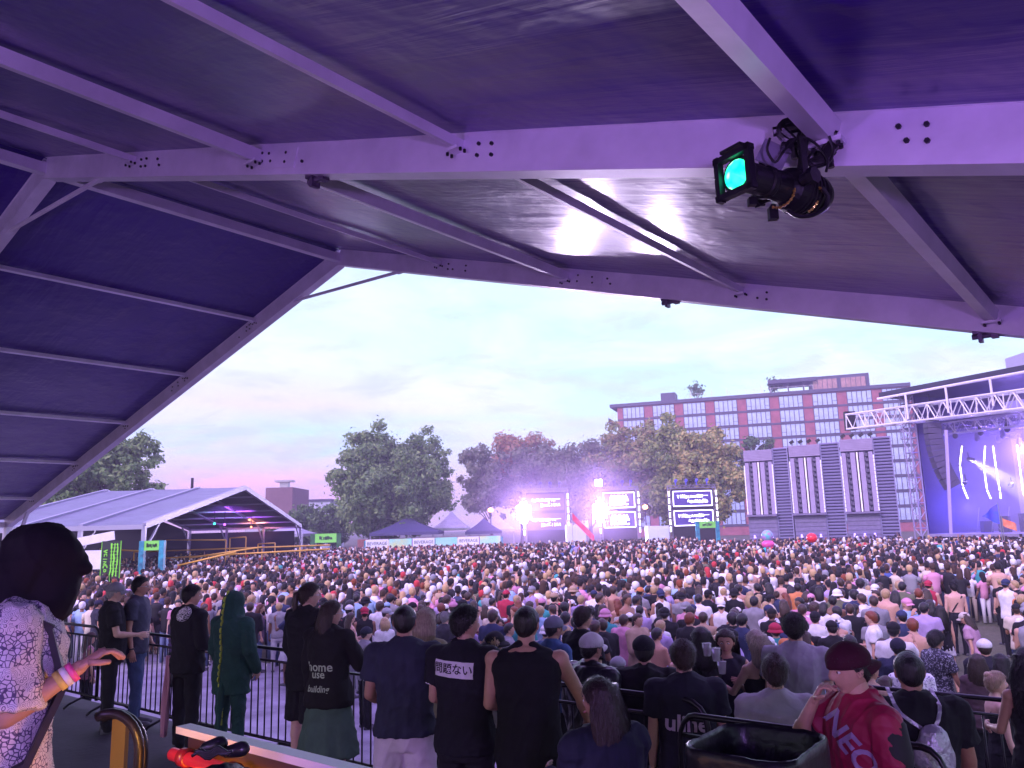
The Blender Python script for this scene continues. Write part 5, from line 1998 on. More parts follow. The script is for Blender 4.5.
def fold(me, amp, seed, sc=1.0):
    n = len(me.vertices)
    co = np.empty(n * 3); me.vertices.foreach_get('co', co); co = co.reshape(n, 3)
    nr = np.empty(n * 3); me.vertices.foreach_get('normal', nr); nr = nr.reshape(n, 3)
    rg = np.random.default_rng(seed)
    h = np.zeros(n)
    for k in range(7):
        d = rg.normal(size=3) * np.array([1, 1, .75]); d /= np.linalg.norm(d)
        e = rg.normal(size=3); e /= np.linalg.norm(e)
        fr = rg.uniform(14, 46) * sc
        ph = co @ d * fr + 2.2 * np.sin(co @ e * rg.uniform(5, 11) + rg.uniform(0, 6)) + rg.uniform(0, 6)
        h += (1 - np.abs(np.sin(ph))) ** 2 * (.35 + .65 * (np.sin(co @ e * 6 + k) > 0)) / (1 + k * .25)
    co = co + nr * (h * amp / 2.2)[:, None]
    me.vertices.foreach_set('co', co.ravel())


def join_into(me, mb_, mats, m_off=0):
    """append the faces of mb_ to mesh me, returns a new mesh"""
    n = len(me.vertices)
    co = np.empty(n * 3); me.vertices.foreach_get('co', co)
    vs = co.reshape(n, 3).tolist() + [tuple(v) for v in mb_.v]
    fs = [tuple(p.vertices) for p in me.polygons]
    mi = [0] * len(fs) + list(mb_.m)
    fs += [tuple(i + n for i in f) for f in mb_.f]
    m2 = bpy.data.meshes.new('j'); m2.from_pydata(vs, [], fs)
    for m in mats: m2.materials.append(m)
    m2.polygons.foreach_set('material_index', mi)
    m2.polygons.foreach_set('use_smooth', [True] * len(fs)); m2.update()
    bpy.data.meshes.remove(me)
    return m2


def bend(points, lean, side, twist):
    """lean the upper body forward (radians), sideways, and twist it about the waist"""
    out_ = []
    for p in points:
        w = sstep((p[2] - .88) / .32)
        q = Vector((p[0], p[1], p[2] - .95))
        M = Matrix.Rotation(-lean * w, 3, 'X') @ Matrix.Rotation(side * w, 3, 'Y') @ Matrix.Rotation(twist * w, 3, 'Z')
        q = M @ q
        out_.append((q.x, q.y, q.z + .95))
    return out_


def build_person(spec):
    """returns dict part name -> (mesh, material list, colour key) in figure space, unscaled (1.78 m tall, facing +Y)"""
    g = spec.get
    fem = g('female', False)
    hi = g('hi', True)
    vox = g('vox', .011 if hi else .02)
    F_ = Fig(g('armL', ((.14, .02, -1), (.05, .22, -1))), g('armR'), g('legL', ((.07, 0, -1), (0, 0, -1))), g('legR'), fem, g('w', 1.0))
    w = g('w', 1.0)
    jobs, post = [], []
    top, bot = g('top', 'tee'), g('bottom', 'pants')
    off_t = {'tee': .017, 'tank': .010, 'crop': .006, 'long': .020, 'hoodie': .032, 'jacket': .040, 'camisole': .006, 'none': 0, 'suit': .034, 'wide': .034}[top]
    lean, side, twist = g('lean', 0), g('side', 0), g('twist', 0)
    # ---- body
    b = MB()
    torso_loft(b, F_.T, .80, 1.53, 0, w, belly=g('belly', 0) * .8)
    b.capsule((-.10, -.015, 1.45), (.10, -.015, 1.45), .062, .062, 12)
    b.capsule((0, -.018, 1.47), (0, .008, 1.60), .064 if not fem else .050, .058 if not fem else .045, 14)
    b.capsule((-.10, -.02, 1.46), (-.02, -.02, 1.545), .042, .036, 10); b.capsule((.10, -.02, 1.46), (.02, -.02, 1.545), .042, .036, 10)
    k = .86 if fem else 1.0
    k *= (1 + (w - 1) * .8)
    for sd in (-1, 1):
        S_, E_, W_, f = F_.arm[sd]
        b.capsule(S_, E_, .052 * k, .037 * k, 12); b.capsule(S_, S_ + Vector((-sd * .06, 0, -.02)), .056 * k, .06 * k, 12)
        b.capsule(E_, E_.lerp(W_, .35), .038 * k, .040 * k, 12); b.capsule(E_.lerp(W_, .3), W_, .040 * k, .024 * k, 12)
        Hp, K, A = F_.leg[sd]
        kk = 1.0 if fem else 1.02
        b.capsule(Hp + Vector((0, 0, .02)), K, .088 * kk, .056, 14); b.capsule(K, K.lerp(A, .3), .054, .057, 12); b.capsule(K.lerp(A, .3), A, .055, .033, 12)
        b.capsule(A + Vector((0, -.02, -.035)), A + Vector((0, .15, -.06)), .033, .028, 10)
    b.v = bend(b.v, lean, side, twist)
    jobs.append((b, vox * (1.0 if hi else 1.1), 4 if hi else 2))
    # ---- detail: head, hands, shoes
    hm = MB()
    if hi: head_mesh(hm, 40, 32, fem)
    else: head_mesh(hm, 14, 11, fem)
    hyaw, hpitch, hroll = g('hyaw', 0), g('hpitch', 0), g('hroll', 0)
    MH = Matrix.Rotation(hyaw, 4, 'Z') @ Matrix.Rotation(-hpitch, 4, 'X') @ Matrix.Rotation(hroll, 4, 'Y')
    bendM = Matrix.Translation((0, 0, .95)) @ (Matrix.Rotation(-lean, 4, 'X') @ Matrix.Rotation(side, 4, 'Y') @ Matrix.Rotation(twist, 4, 'Z')) @ Matrix.Translation((0, 0, -.95))
    HT = bendM @ Matrix.Translation((0, .0, 1.56)) @ MH @ Matrix.Translation((0, .018, .10))

    def xf(m_, M):
        m_.v = [tuple(M @ Vector(v)) for v in m_.v]
    xf(hm, HT)
    hd = MB()
    for sd in (-1, 1):
        S_, E_, W_, f = F_.arm[sd]
        nr = g('palmL') if sd == -1 else g('palmR')
        if hi: hand(hd, W_, f, sd, g('curl', .5), nr, True, .93 if fem else 1.0)
        else:
            hand(hd, W_, f, sd, g('curl', .5), nr, g('fingers', True), 1.0, n=4)
    hd.v = bend(hd.v, lean, side, twist)
    sh = MB()
    for sd in (-1, 1):
        Hp, K, A = F_.leg[sd]
        rings = []
        for y, hx, hz in ((-.065, .022, .03), (-.05, .036, .055), (0, .040, .062), (.06, .042, .050), (.12, .046, .038), (.17, .042, .030), (.205, .024, .020)):
            c = Vector((A.x, A.y + y, A.z - .08))
            rings.append([c + Vector((hx * math.cos(2 * PI * q / 12), 0, max(-.002, hz * 1.2 * (math.sin(2 * PI * q / 12)) + .012))) for q in range(12)])
        sh.loft(rings, mi=5)
    det = MB()
    for x in (hm, hd, sh):
        det.add(x.v, x.f); det.m[-len(x.m):] = x.m
    # ---- top
    parts = {}
    tj = None
    if top != 'none':
        m_ = MB()
        hem = {'tee': .86, 'tank': .88, 'crop': 1.14, 'long': .86, 'hoodie': .84, 'jacket': .82, 'camisole': .98, 'suit': .80, 'wide': .80}[top]
        hem = g('hem', hem)
        neck = {'camisole': 1.36, 'crop': 1.42, 'tank': 1.50}.get(top, 1.535)
        torso_loft(m_, F_.T, hem, neck, off_t, w, flare=g('flare', .03), belly=g('belly', 0))
        slv = {'tee': .62, 'tank': 0, 'crop': 0, 'camisole': 0, 'long': 2, 'hoodie': 2, 'jacket': 2, 'suit': 2, 'wide': .95}[top]
        if top not in ('camisole', 'crop'):
            m_.capsule((-.12, -.015, 1.452), (.12, -.015, 1.452), .064 + off_t * .8, .064 + off_t * .8, 12)
            m_.capsule((-.11, -.022, 1.465), (-.04, -.024, 1.520), .050 + off_t * .6, .044 + off_t * .4, 10); m_.capsule((.11, -.022, 1.465), (.04, -.024, 1.520), .050 + off_t * .6, .044 + off_t * .4, 10)
            if top != 'tank': m_.tube([Vector((.068 * math.cos(a), -.012 + .067 * math.sin(a), 1.543 - .012 * math.sin(a))) for a in np.linspace(0, 2 * PI, 18)], .013, 8)
        elif top == 'camisole' or top == 'crop':
            for sd in (-1, 1):
                m_.tube([(sd * .075, -.10, 1.34), (sd * .085, -.085, 1.42), (sd * .08, -.02, 1.495), (sd * .078, .08, 1.42), (sd * .075, .11, 1.33)], .010 if hi else .014, 8)
        for sd in (-1, 1):
            S_, E_, W_, f = F_.arm[sd]
            o2 = off_t + (.004 if top in ('tee',) else 0)
            if slv:
                m_.capsule(S_, S_ + Vector((-sd * .07, 0, -.02)), .058 * k + o2, .064 * k + o2, 12)
                if slv < 2:
                    e = S_.lerp(E_, slv)
                    dv = (e - S_).normalized()
                    a_ = dv.orthogonal().normalized(); b_ = dv.cross(a_)
                    rr = [(0, .054 * k + o2), (.5, .052 * k + o2 * 1.1), (1, .050 * k + o2 * (1.35 if top != 'wide' else 1.9))]
                    m_.loft([[S_.lerp(e, t_) + (a_ * math.cos(2 * PI * q / 14) + b_ * math.sin(2 * PI * q / 14)) * r for q in range(14)] for t_, r in rr])
                else:
                    m_.capsule(S_, E_, .054 * k + o2, .044 * k + o2, 12)
                    e = E_.lerp(W_, .97)
                    m_.capsule(E_, e, .042 * k + o2, .028 * k + o2 * .8, 12)
        if top in ('hoodie', 'suit') and not g('hood_up') and g('hood', True):
            m_.ell((0, -.085, 1.485), .105, .062, .070, 18, 12)
        if top in ('jacket',):
            m_.tube([Vector((.075 * math.cos(a), .072 * math.sin(a) - .01, 1.515)) for a in np.linspace(0, 2 * PI, 16)], .026, 10)
        if g('hood_up'):
            # deep hood standing round the head and falling to the shoulders
            hb = MB()
            hb.ell((0, -.018, .035), .108, .130, .125, 22, 16)
            hb.capsule((0, -.035, .04), (0, -.055, -.13), .108, .115, 18)
            hb.capsule((0, .02, -.09), (0, -.02, -.15), .095, .120, 18)
            if g('hood_big'):
                hb.ell((0, .105, .045), .060, .055, .030, 18, 12); hb.capsule((0, .0, .10), (0, .10, .065), .06, .035, 14); hb.ell((0, -.02, .045), .115, .145, .110, 22, 16); hb.capsule((0, -.045, .03), (0, -.075, -.17), .115, .130, 18); hb.ell((0, -.055, -.20), .175, .135, .085, 20, 12)
                hb.capsule((0, .03, .0), (0, .05, -.10), .108, .11, 18)
            xf(hb, Matrix.Translation((0, 0, 1.56)) @ MH @ Matrix.Translation((0, .018, .10)))
            if not g('hood_sep'):
                m_.add(hb.v, hb.f)
        m_.v = bend(m_.v, lean, side, twist)
        jobs.append((m_, vox, 3 if hi else 2)); post.append('top')
        if g('hood_up') and g('hood_sep'):
            hb.v = bend(hb.v, lean, side, twist)
            jobs.append((hb, vox, 3)); post.append('hood')
    if bot != 'none':
        m_ = MB()
        ob = {'pants': .016, 'jeans': .013, 'shorts': .024, 'skirt': .02, 'long_skirt': .02, 'leggings': .006, 'minishorts': .012}[bot]
        torso_loft(m_, F_.T, .80, g('waist', 1.0), min(ob, .010), w)
        for sd in (-1, 1):
            Hp, K, A = F_.leg[sd]
            if bot in ('pants', 'jeans', 'leggings'):
                m_.capsule(Hp + Vector((0, 0, .02)), K, .090 + ob, .058 + ob, 14); m_.capsule(K, A + Vector((0, 0, .0)), .056 + ob, .038 + ob * 1.3, 12)
                if bot == 'pants': m_.capsule(A + Vector((0, 0, .06)), A + Vector((0, .01, -.02)), .06, .058, 12)
            elif bot in ('shorts', 'minishorts'):
                fr = .92 if bot == 'shorts' else .30
                e = Hp.lerp(K, fr)
                a_ = Vector((1, 0, 0)); b_ = Vector((0, 1, 0))
                m_.loft([[Hp.lerp(e, t_) + (a_ * math.cos(2 * PI * q / 14) + b_ * math.sin(2 * PI * q / 14)) * r for q in range(14)] for t_, r in ((0, .092 + ob), (.6, .086 + ob * 1.3), (1, .080 + ob * 1.7))])
        if bot in ('skirt', 'long_skirt'):
            zl = .55 if bot == 'skirt' else .10
            zl = g('skirt_hem', zl)
            rings = []
            for i in range(9):
                f = i / 8; z = .97 + (zl - .97) * f
                rr = .178 + (.30 - .178) * f * (1 if bot == 'skirt' else 1.05)
                rings.append([Vector((rr * math.cos(a) * (1 + .07 * f * math.sin(a * 9 + f)), rr * .78 * math.sin(a) * (1 + .07 * f * math.sin(a * 9)), z + .02 * f * math.sin(a * 5))) for a in np.linspace(0, 2 * PI, 36, endpoint=False)])
            m_.loft(rings)
        jobs.append((m_, vox, 3 if hi else 2)); post.append('bottom')
    ms = remesh_all(jobs)
    sd_ = g('seed', 1)
    body = join_into(ms[0], det, [SKIN, EYE, EYEW, LIP, HAIRD, SHOE])
    parts['body'] = (body, None, 'skin')
    for nm, me in zip(post, ms[1:]):
        if hi: fold(me, .016 if nm != 'hood' else .016, sd_ + len(nm))
        me.materials.append(g(nm + '_mat', CLOTH))
        me.polygons.foreach_set('use_smooth', [True] * len(me.polygons))
        key = nm
        parts[{'top': g('top_name') or {'tee': 'shirt', 'tank': 'tank_top', 'crop': 'crop_top', 'long': 'shirt', 'hoodie': 'hoodie', 'jacket': 'jacket', 'camisole': 'camisole', 'suit': 'suit_top', 'wide': 'shirt', 'none': 'x'}[top],
               'bottom': g('bottom_name') or {'pants': 'trousers', 'jeans': 'jeans', 'shorts': 'shorts', 'skirt': 'skirt', 'long_skirt': 'skirt', 'leggings': 'leggings', 'minishorts': 'shorts'}[bot if bot != 'none' else 'pants'], 'hood': 'hood'}[nm]] = (me, None, key)
    # ---- hair and hats
    hs, hat = g('hair', 'short'), g('hat')
    nu, nv = (48, 36) if hi else (14, 10)
    if hs and not (g('hood_up')):
        m_ = MB()
        th = {'short': .014, 'buzz': .005, 'fade': .012, 'long': .016, 'wavy': .020, 'bun': .012, 'ponytail': .012, 'bob': .020, 'curly': .026}[hs]
        if hat in ('cap', 'cap_back', 'bucket', 'beanie'): th = min(th, .008)
        scalp(m_, 'hair', nu, nv, th, sd_, fem)
        if hs in ('long', 'wavy'): long_hair(m_, g('hair_len', .34), 36 if hi else 12, sd_, g('hair_wide', 1.15), 1.0 if hs == 'wavy' else 0)
        if hs == 'bob': long_hair(m_, .16, 30 if hi else 12, sd_, 1.15)
        if hs == 'curly':
            rr = random.Random(sd_)
            for q in range(60 if hi else 16):
                a, e = rr.uniform(0, 2 * PI), rr.uniform(-.2, 1)
                d = Vector((math.cos(a) * math.cos(e), math.sin(a) * math.cos(e), math.sin(e)))
                if d.z > zmin_hair(d.y, d.x) + .1: m_.ell(head_pt(d, .012), .02, .02, .02, 7, 5)
        if hs == 'bun': m_.ell((0, -.075, .085), .038, .036, .036, 12, 9)
        if hs == 'ponytail': m_.tube([(0, -.095, .04), (0, -.135, .02), (0, -.14, -.08), (0, -.125, -.20), (0, -.12, -.26)], [.016, .026, .030, .022, .006], 10)
        if hi and hs != 'buzz': strands(m_, hs, g('n_strand', 2400 if not hat else 500), sd_, fem, {'bob': .16}.get(hs, g('hair_len', .34)), g('hair_wide', 1.15), th, 1.0 if hs == 'wavy' else 0)
        xf(m_, HT)
        parts['hair'] = (m_.mesh('hair', HAIR, True), None, 'hair')
    if hat:
        m_ = MB()
        scalp(m_, {'cap': 'cap', 'cap_back': 'cap', 'bucket': 'bucket', 'beanie': 'beanie', 'visor': 'cap'}[hat], nu, nv, 0, sd_, fem)
        if hat == 'cap': brim(m_)
        if hat == 'cap_back': brim(m_, True)
        if hat == 'bucket': bucket_brim(m_, g('brim', 1.0))
        xf(m_, HT)
        parts['hat' if hat == 'bucket' else 'beanie' if hat == 'beanie' else 'cap'] = (m_.mesh('cap', g('hat_mat', CLOTH), True), None, 'hat')
    if g('glasses'):
        m_ = MB()
        for s in (-1, 1):
            m_.tube([Vector((s * .031 + .022 * math.cos(a), .098, .004 + .018 * math.sin(a))) for a in np.linspace(0, 2 * PI, 14)], .0022, 5)
            m_.tube([(s * .053, .096, .006), (s * .080, .02, .008), (s * .078, -.02, -.002)], .0022, 5)
        m_.tube([(-.010, .101, .006), (.010, .101, .006)], .002, 5)
        xf(m_, HT)
        parts['glasses'] = (m_.mesh('glasses', STEEL, True), None, 'x')
    return parts, HT, F_


HAIRD = mat('dark brow', (.02, .015, .012), .8)
PEOPLE = {}


def place(parts, label, px, D, floor, H, yaw, cols, group=None, x=None):
    x = XY(px, D) if x is None else x
    assert len(label.split()) <= 16, label
    r_ = thing('person', label, 'person', (x, D, floor), yaw, group)
    s = H / 1.78
    r_.scale = (s, s, s)
    res_ = {}
    for nm, (me, _, key) in parts.items():
        me.name = nm if nm != 'body' else 'body'
        o = bpy.data.objects.new(nm, me); COL.objects.link(o); o.parent = r_
        c = cols.get(key, (.05, .05, .06))
        o.color = (*c, 1)
        res_[nm] = o
    return r_, res_


BLK, NAVY, WHT, GRY = (.010, .010, .014), (.022, .026, .050), (.72, .72, .74), (.28, .28, .31)
JEAN = (.045, .075, .16)
LIGHT, MID, TAN, BROWN, DARK = SKINS[2], SKINS[0], SKINS[1], SKINS[3], SKINS[4]
HB, HBR, HBL, HGR = (.010, .008, .008), (.045, .025, .015), (.55, .38, .20), (.35, .34, .34)


def on_surface(obj, verts, faces, M, name, m, off=.004, col=None, depth=.6):
    """lay flat artwork on the surface of a garment: verts in local art plane mapped by M (x right, y up, -z toward the cloth)"""
    me = obj.data
    bvh = BVHTree.FromPolygons([v.co[:] for v in me.vertices], [tuple(p.vertices) for p in me.polygons])
    vs = []
    dr = (M.to_3x3() @ Vector((0, 0, -1))).normalized()
    last = None
    for v in verts:
        p = M @ Vector((v[0], v[1], 0))
        hit = bvh.ray_cast(p, dr, depth)
        if hit[0] is not None:
            q = hit[0] - dr * off; last = (q - p).dot(dr)
        else:
            q = p + dr * (last if last is not None else .1)
        vs.append(q)
    m_ = MB(); m_.add(vs, faces)
    o = m_.build(name, m, obj)
    return o


def grid_patch(w, h, nx=16, ny=8):
    vs = [(-w / 2 + w * i / nx, -h / 2 + h * j / ny) for i in range(nx + 1) for j in range(ny + 1)]
    fs = [(i * (ny + 1) + j, (i + 1) * (ny + 1) + j, (i + 1) * (ny + 1) + j + 1, i * (ny + 1) + j + 1) for i in range(nx) for j in range(ny)]
    return vs, fs


def back_plane(x, z, dist=.5, rot=0.0):
    """art plane behind the back: seen from behind, art x runs to +X"""
    return Matrix.Translation((x, -dist, z)) @ Matrix.Rotation(PI / 2, 4, 'X') @ Matrix.Rotation(rot, 4, 'Z')


def fine(verts, faces, maxl=.012):
    """subdivide text faces by triangulating with extra points along edges (bmesh)"""
    bm = bmesh.new()
    vv = [bm.verts.new((v[0], v[1], 0)) for v in verts]
    for f in faces:
        try: bm.faces.new([vv[i] for i in f])
        except ValueError: pass
    bmesh.ops.triangulate(bm, faces=bm.faces[:])
    for _ in range(4):
        es = [e for e in bm.edges if e.calc_length() > maxl]
        if not es: break
        bmesh.ops.subdivide_edges(bm, edges=es, cuts=1)
        bmesh.ops.triangulate(bm, faces=[f for f in bm.faces if len(f.verts) > 3])
    bm.verts.ensure_lookup_table(); bm.verts.index_update()
    vs = [tuple(v.co) for v in bm.verts]; fs = [tuple(v.index for v in f.verts) for f in bm.faces]
    bm.free()
    return vs, fs
# ---------------------------------------------------------------- patterned cloth
def bandana_mat():
    m = bpy.data.materials.new('bandana print cloth'); m.use_nodes = True
    t = m.node_tree; b = t.nodes['Principled BSDF']; b.inputs['Roughness'].default_value = .85
    tc = N(t, 'ShaderNodeTexCoord')
    ck = N(t, 'ShaderNodeTexChecker', i_Scale=9.0); t.links.new(tc.outputs['Object'], ck.inputs[0])
    v1 = N(t, 'ShaderNodeTexVoronoi', i_Scale=62.0); v1.feature = 'DISTANCE_TO_EDGE'; t.links.new(tc.outputs['Object'], v1.inputs[0])
    v2 = N(t, 'ShaderNodeTexVoronoi', i_Scale=40.0); v2.inputs['Randomness'].default_value = .75; t.links.new(tc.outputs['Object'], v2.inputs[0])
    wv = N(t, 'ShaderNodeMath', operation='MULTIPLY', i_1=34.0); t.links.new(v2.outputs['Distance'], wv.inputs[0])
    sn = N(t, 'ShaderNodeMath', operation='SINE'); t.links.new(wv.outputs[0], sn.inputs[0])
    r1 = ramp(t, [(.06, (.10, .08, .16)), (.12, (.72, .68, .72))]); t.links.new(v1.outputs[0], r1.inputs[0])
    r2 = ramp(t, [(.72, (.72, .68, .72)), (.86, (.12, .10, .18))]); t.links.new(sn.outputs[0], r2.inputs[0])
    mx = N(t, 'ShaderNodeMixRGB'); t.links.new(ck.outputs['Fac'], mx.inputs[0]); t.links.new(r1.outputs[0], mx.inputs[1]); t.links.new(r2.outputs[0], mx.inputs[2])
    t.links.new(mx.outputs[0], b.inputs['Base Color'])
    return m


def print_mat(name, c1, c2, scale=18, thr=.5, dist=1.5):
    m = bpy.data.materials.new(name); m.use_nodes = True
    t = m.node_tree; b = t.nodes['Principled BSDF']; b.inputs['Roughness'].default_value = .8
    tc = N(t, 'ShaderNodeTexCoord'); n = N(t, 'ShaderNodeTexNoise', i_Scale=scale, i_Detail=3, i_Distortion=dist); t.links.new(tc.outputs['Object'], n.inputs[0])
    r_ = ramp(t, [(thr - .02, c1), (thr + .02, c2)]); t.links.new(n.outputs[0], r_.inputs[0]); t.links.new(r_.outputs[0], b.inputs['Base Color'])
    return m


PAISLEY = print_mat('dark floral print', (.02, .02, .04), (.30, .30, .38), 30, .56)
LACE = print_mat('white lace print', (.02, .02, .03), (.75, .72, .78), 34, .5, 2.5)
CAMO = print_mat('white mottled print', (.75, .75, .78), (.25, .25, .32), 22, .55)
WORDS = mat('white shirt print', (.62, .60, .62), .7)
DK, LOWD, RISE = 1.07, .75, 1.74

# 1 hooded figure nearest the camera
pr, HT, FG = build_person(dict(top='wide', hem=.74, flare=.10, bottom='pants', hood_up=True, hood_big=True, hood_sep=True, hpitch=.30, lean=.08, armR=((.20, .10, -1), (-.05, .80, .62)), armL=((.2, .1, -1), (.1, .1, -1)), palmR=(0, -.3, -1), curl=.75, vox=.008, seed=3, top_mat=bandana_mat(), w=1.08, hair=None))
root, ob = place(pr, 'person in big black hood and white bandana print shirt at the left edge', 14, 3.0, 1.70, 1.75, R(-62), dict(skin=MID, hood=(.008, .006, .010), bottom=BLK))
W_ = FG.arm[1][2]; f = FG.arm[1][3]
wb = [bend([tuple(W_ + f * (-.03 - .022 * i))], .08, 0, 0)[0] for i in range(3)]
f2 = Vector(bend([tuple(W_ + f * .02)], .08, 0, 0)[0]) - Vector(wb[0]); f2.normalize()
for i, (c, m) in enumerate(zip(wb[:3], (mat('pink wristband', (.9, .12, .35), .4), mat('white paper wristband', (.8, .8, .78), .5), mat('yellow wristband', (.75, .6, .15), .5)))):
    q = MB(); q.tube([Vector(c) - f2 * .010, Vector(c) + f2 * .010], .036, 16); q.build('wristband', m, ob['body'], smooth=True)
# black pack on the back
bp = thing('black_backpack', 'black padded backpack strap over the bandana print shirt at the left edge', 'backpack', root.location, R(-62))
bp.scale = root.scale
q = MB(); q.capsule((0, -.25, 1.00), (0, -.23, 1.28), .15, .14, 16, ell=.75)
me = remesh_all([(q, .014, 4)])[0]; me.materials.append(mat('black nylon', (.008, .007, .011), .6, bump=.4)); me.polygons.foreach_set('use_smooth', [True] * len(me.polygons))
o = bpy.data.objects.new('bag', me); COL.objects.link(o); o.parent = bp
for s in (-1, 1):
    q = MB()
    pts = [(s * .13, -.235, 1.05), (s * .135, -.215, 1.25), (s * .135, -.16, 1.43), (s * .13, -.04, 1.528), (s * .125, .10, 1.45), (s * .14, .175, 1.25), (s * .20, .10, 1.00), (s * .20, -.10, .93)]
    pts = bend(pts, .08, 0, 0)
    for a, b in zip(pts, pts[1:]):
        q.bar(a, Vector(b) + (Vector(b) - Vector(a)) * .08, .13, .022, up=Vector((0, (a[1] + b[1]) / 2 + .01, (a[2] + b[2]) / 2 - 1.22)))
    q.build('shoulder_strap', bpy.data.materials['black nylon'], bp)

# 2 man in jeans
pr, HT, FG = build_person(dict(top='tee', bottom='jeans', armL=((.1, .1, -1), (0, .5, -1)), armR=((.10, -.06, -1), (.02, .12, -1)), hair='fade', glasses=True, seed=5, legR=((.06, .12, -1), (0, -.06, -1)), twist=-.1, w=1.04))
root, ob = place(pr, 'man in navy t-shirt, blue jeans and glasses standing sideways by the left barrier', 142, dh(142, 577, DK + 1.83), DK, 1.83, R(-78), dict(skin=TAN, hair=HB, top=(.05, .055, .085), bottom=JEAN), 'people on the viewing deck')
W_ = FG.arm[1][2]; f = FG.arm[1][3]
q = MB(); q.tube([W_ - f * .03, W_ - f * .012], .031, 12); q.build('wristband', BLACK, ob['body'])
GD = 'people on the viewing deck'
# 3 grey cap man
pr, HT, FG = build_person(dict(top='tee', bottom='pants', hair='short', hat='cap', seed=6, armL=((.1, .2, -1), (-.2, 1, -.1)), w=1.08, belly=.05))
place(pr, 'white haired man in grey cap and black t-shirt behind the man in jeans', 117, dh(117, 583, DK + 1.78), DK, 1.78, R(-60), dict(skin=LIGHT, hair=HGR, hat=(.22, .22, .25), top=BLK, bottom=BLK), GD)
# 4 man with the white lace hood
pr, HT, FG = build_person(dict(top='hoodie', bottom='pants', hair='short', seed=7, armL=((.1, .1, -1), (-.3, .9, -.3)), hyaw=-.5, w=1.03))
root, ob = place(pr, 'dark haired man in black with a white lace patterned hood on his back', 193, dh(193, 585, DK + 1.79), DK, 1.79, R(-35), dict(skin=MID, hair=HB, top=BLK, bottom=BLK), GD)
q = MB(); q.ell((.10, -.135, 1.475), .13, .05, .075, 22, 14, M=Matrix.Rotation(-.45, 3, 'Y')); q.build('lace_hood', LACE, ob['hoodie'], smooth=True)
q = MB()
rg = random.Random(2)
vs, fs = [], []
for i in range(9):
    for j in range(11):
        u, v = i / 8, j / 10
        vs.append((-.20 + .10 * u + .015 * math.sin(v * 7 + u * 5), -.13 - .03 * math.sin(u * 9) - .03 * v, 1.02 - .85 * v))
for i in range(8):
    for j in range(10):
        a = i * 11 + j; fs.append((a, a + 1, a + 12, a + 11))
q.add(vs, fs); o = q.build('pink_shawl', mat('dusty pink cloth', (.42, .20, .26), .8), ob['hoodie'], smooth=True)
s_ = o.modifiers.new('s', 'SOLIDIFY'); s_.thickness = .012
# 5 dinosaur suit
DINO = mat('dark green plush', (.008, .06, .045), .9, bump=.5, bump_scale=40, sheen=.3, noise_amt=.3)
pr, HT, FG = build_person(dict(top='suit', bottom='pants', hood_up=True, seed=8, armL=((.16, 0, -1), (-.05, .5, -1)), armR=((.20, .05, -1), (-.05, .55, -1)), top_mat=DINO, bottom_mat=DINO, hem=.70, flare=.05, w=1.06, hyaw=-.25))
root, ob = place(pr, 'person in dark green dinosaur suit with yellow green spikes down the back', 236, dh(236, 594, DK + 1.70), DK, 1.70, R(-24), dict(skin=MID), GD)
spm = mat('yellow green felt', (.36, .44, .05), .8)
tp = ob['suit_top']
bvh = BVHTree.FromPolygons([v.co[:] for v in tp.data.vertices], [tuple(p.vertices) for p in tp.data.polygons])
rng = random.Random(4)
zz = 1.86; k = 0
while zz > .74:
    h = bvh.ray_cast(Vector((-.012, -.6, zz)), Vector((0, 1, 0)), 1.0)
    if h[0] is not None:
        q = MB()
        n = 10; r = .034
        pr1 = [(-.007, -r * math.sin(PI * i / n) * 1.0, -r * math.cos(PI * i / n)) for i in range(n + 1)]
        q.prism(pr1, (.016, 0, 0))
        o = q.build('spike', spm, tp); o.location = h[0] + Vector((0, .012, 0)); o.rotation_euler = (0, 0, rng.uniform(-.15, .15))
    zz -= .066
for zz in (.66, .58, .50, .42):
    q = MB(); n = 10; r = .036
    q.prism([(-.007, -r * math.sin(PI * i / n), -r * math.cos(PI * i / n)) for i in range(n + 1)], (.016, 0, 0))
    o = q.build('spike', spm, ob['trousers']); o.location = (.02, -.135 - (.66 - zz) * .05, zz)
q = MB(); q.capsule((.0, -.12, .82), (.03, -.20, .55), .07, .035, 12); q.capsule((.03, -.20, .55), (.05, -.22, .36), .035, .012, 10); q.build('tail', DINO, ob['trousers'], smooth=True)
# 6 tall pony tail man
pr, HT, FG = build_person(dict(top='jacket', top_name='jacket', bottom='shorts', hair='ponytail', seed=9, armL=((.15, 0, -1), (0, .4, -1)), armR=((.15, .3, -1), (-.4, 1, .2)), hyaw=-.55, glasses=True, hem=.80, legL=((.05, -.05, -1), (0, -.04, -1))))
place(pr, 'tall man with glasses and tied back dark hair in black jacket and bare legs', 309, dh(309, 583, DK + 1.84), DK, 1.84, R(-38), dict(skin=LIGHT, hair=HBR, top=BLK, bottom=BLK), GD)
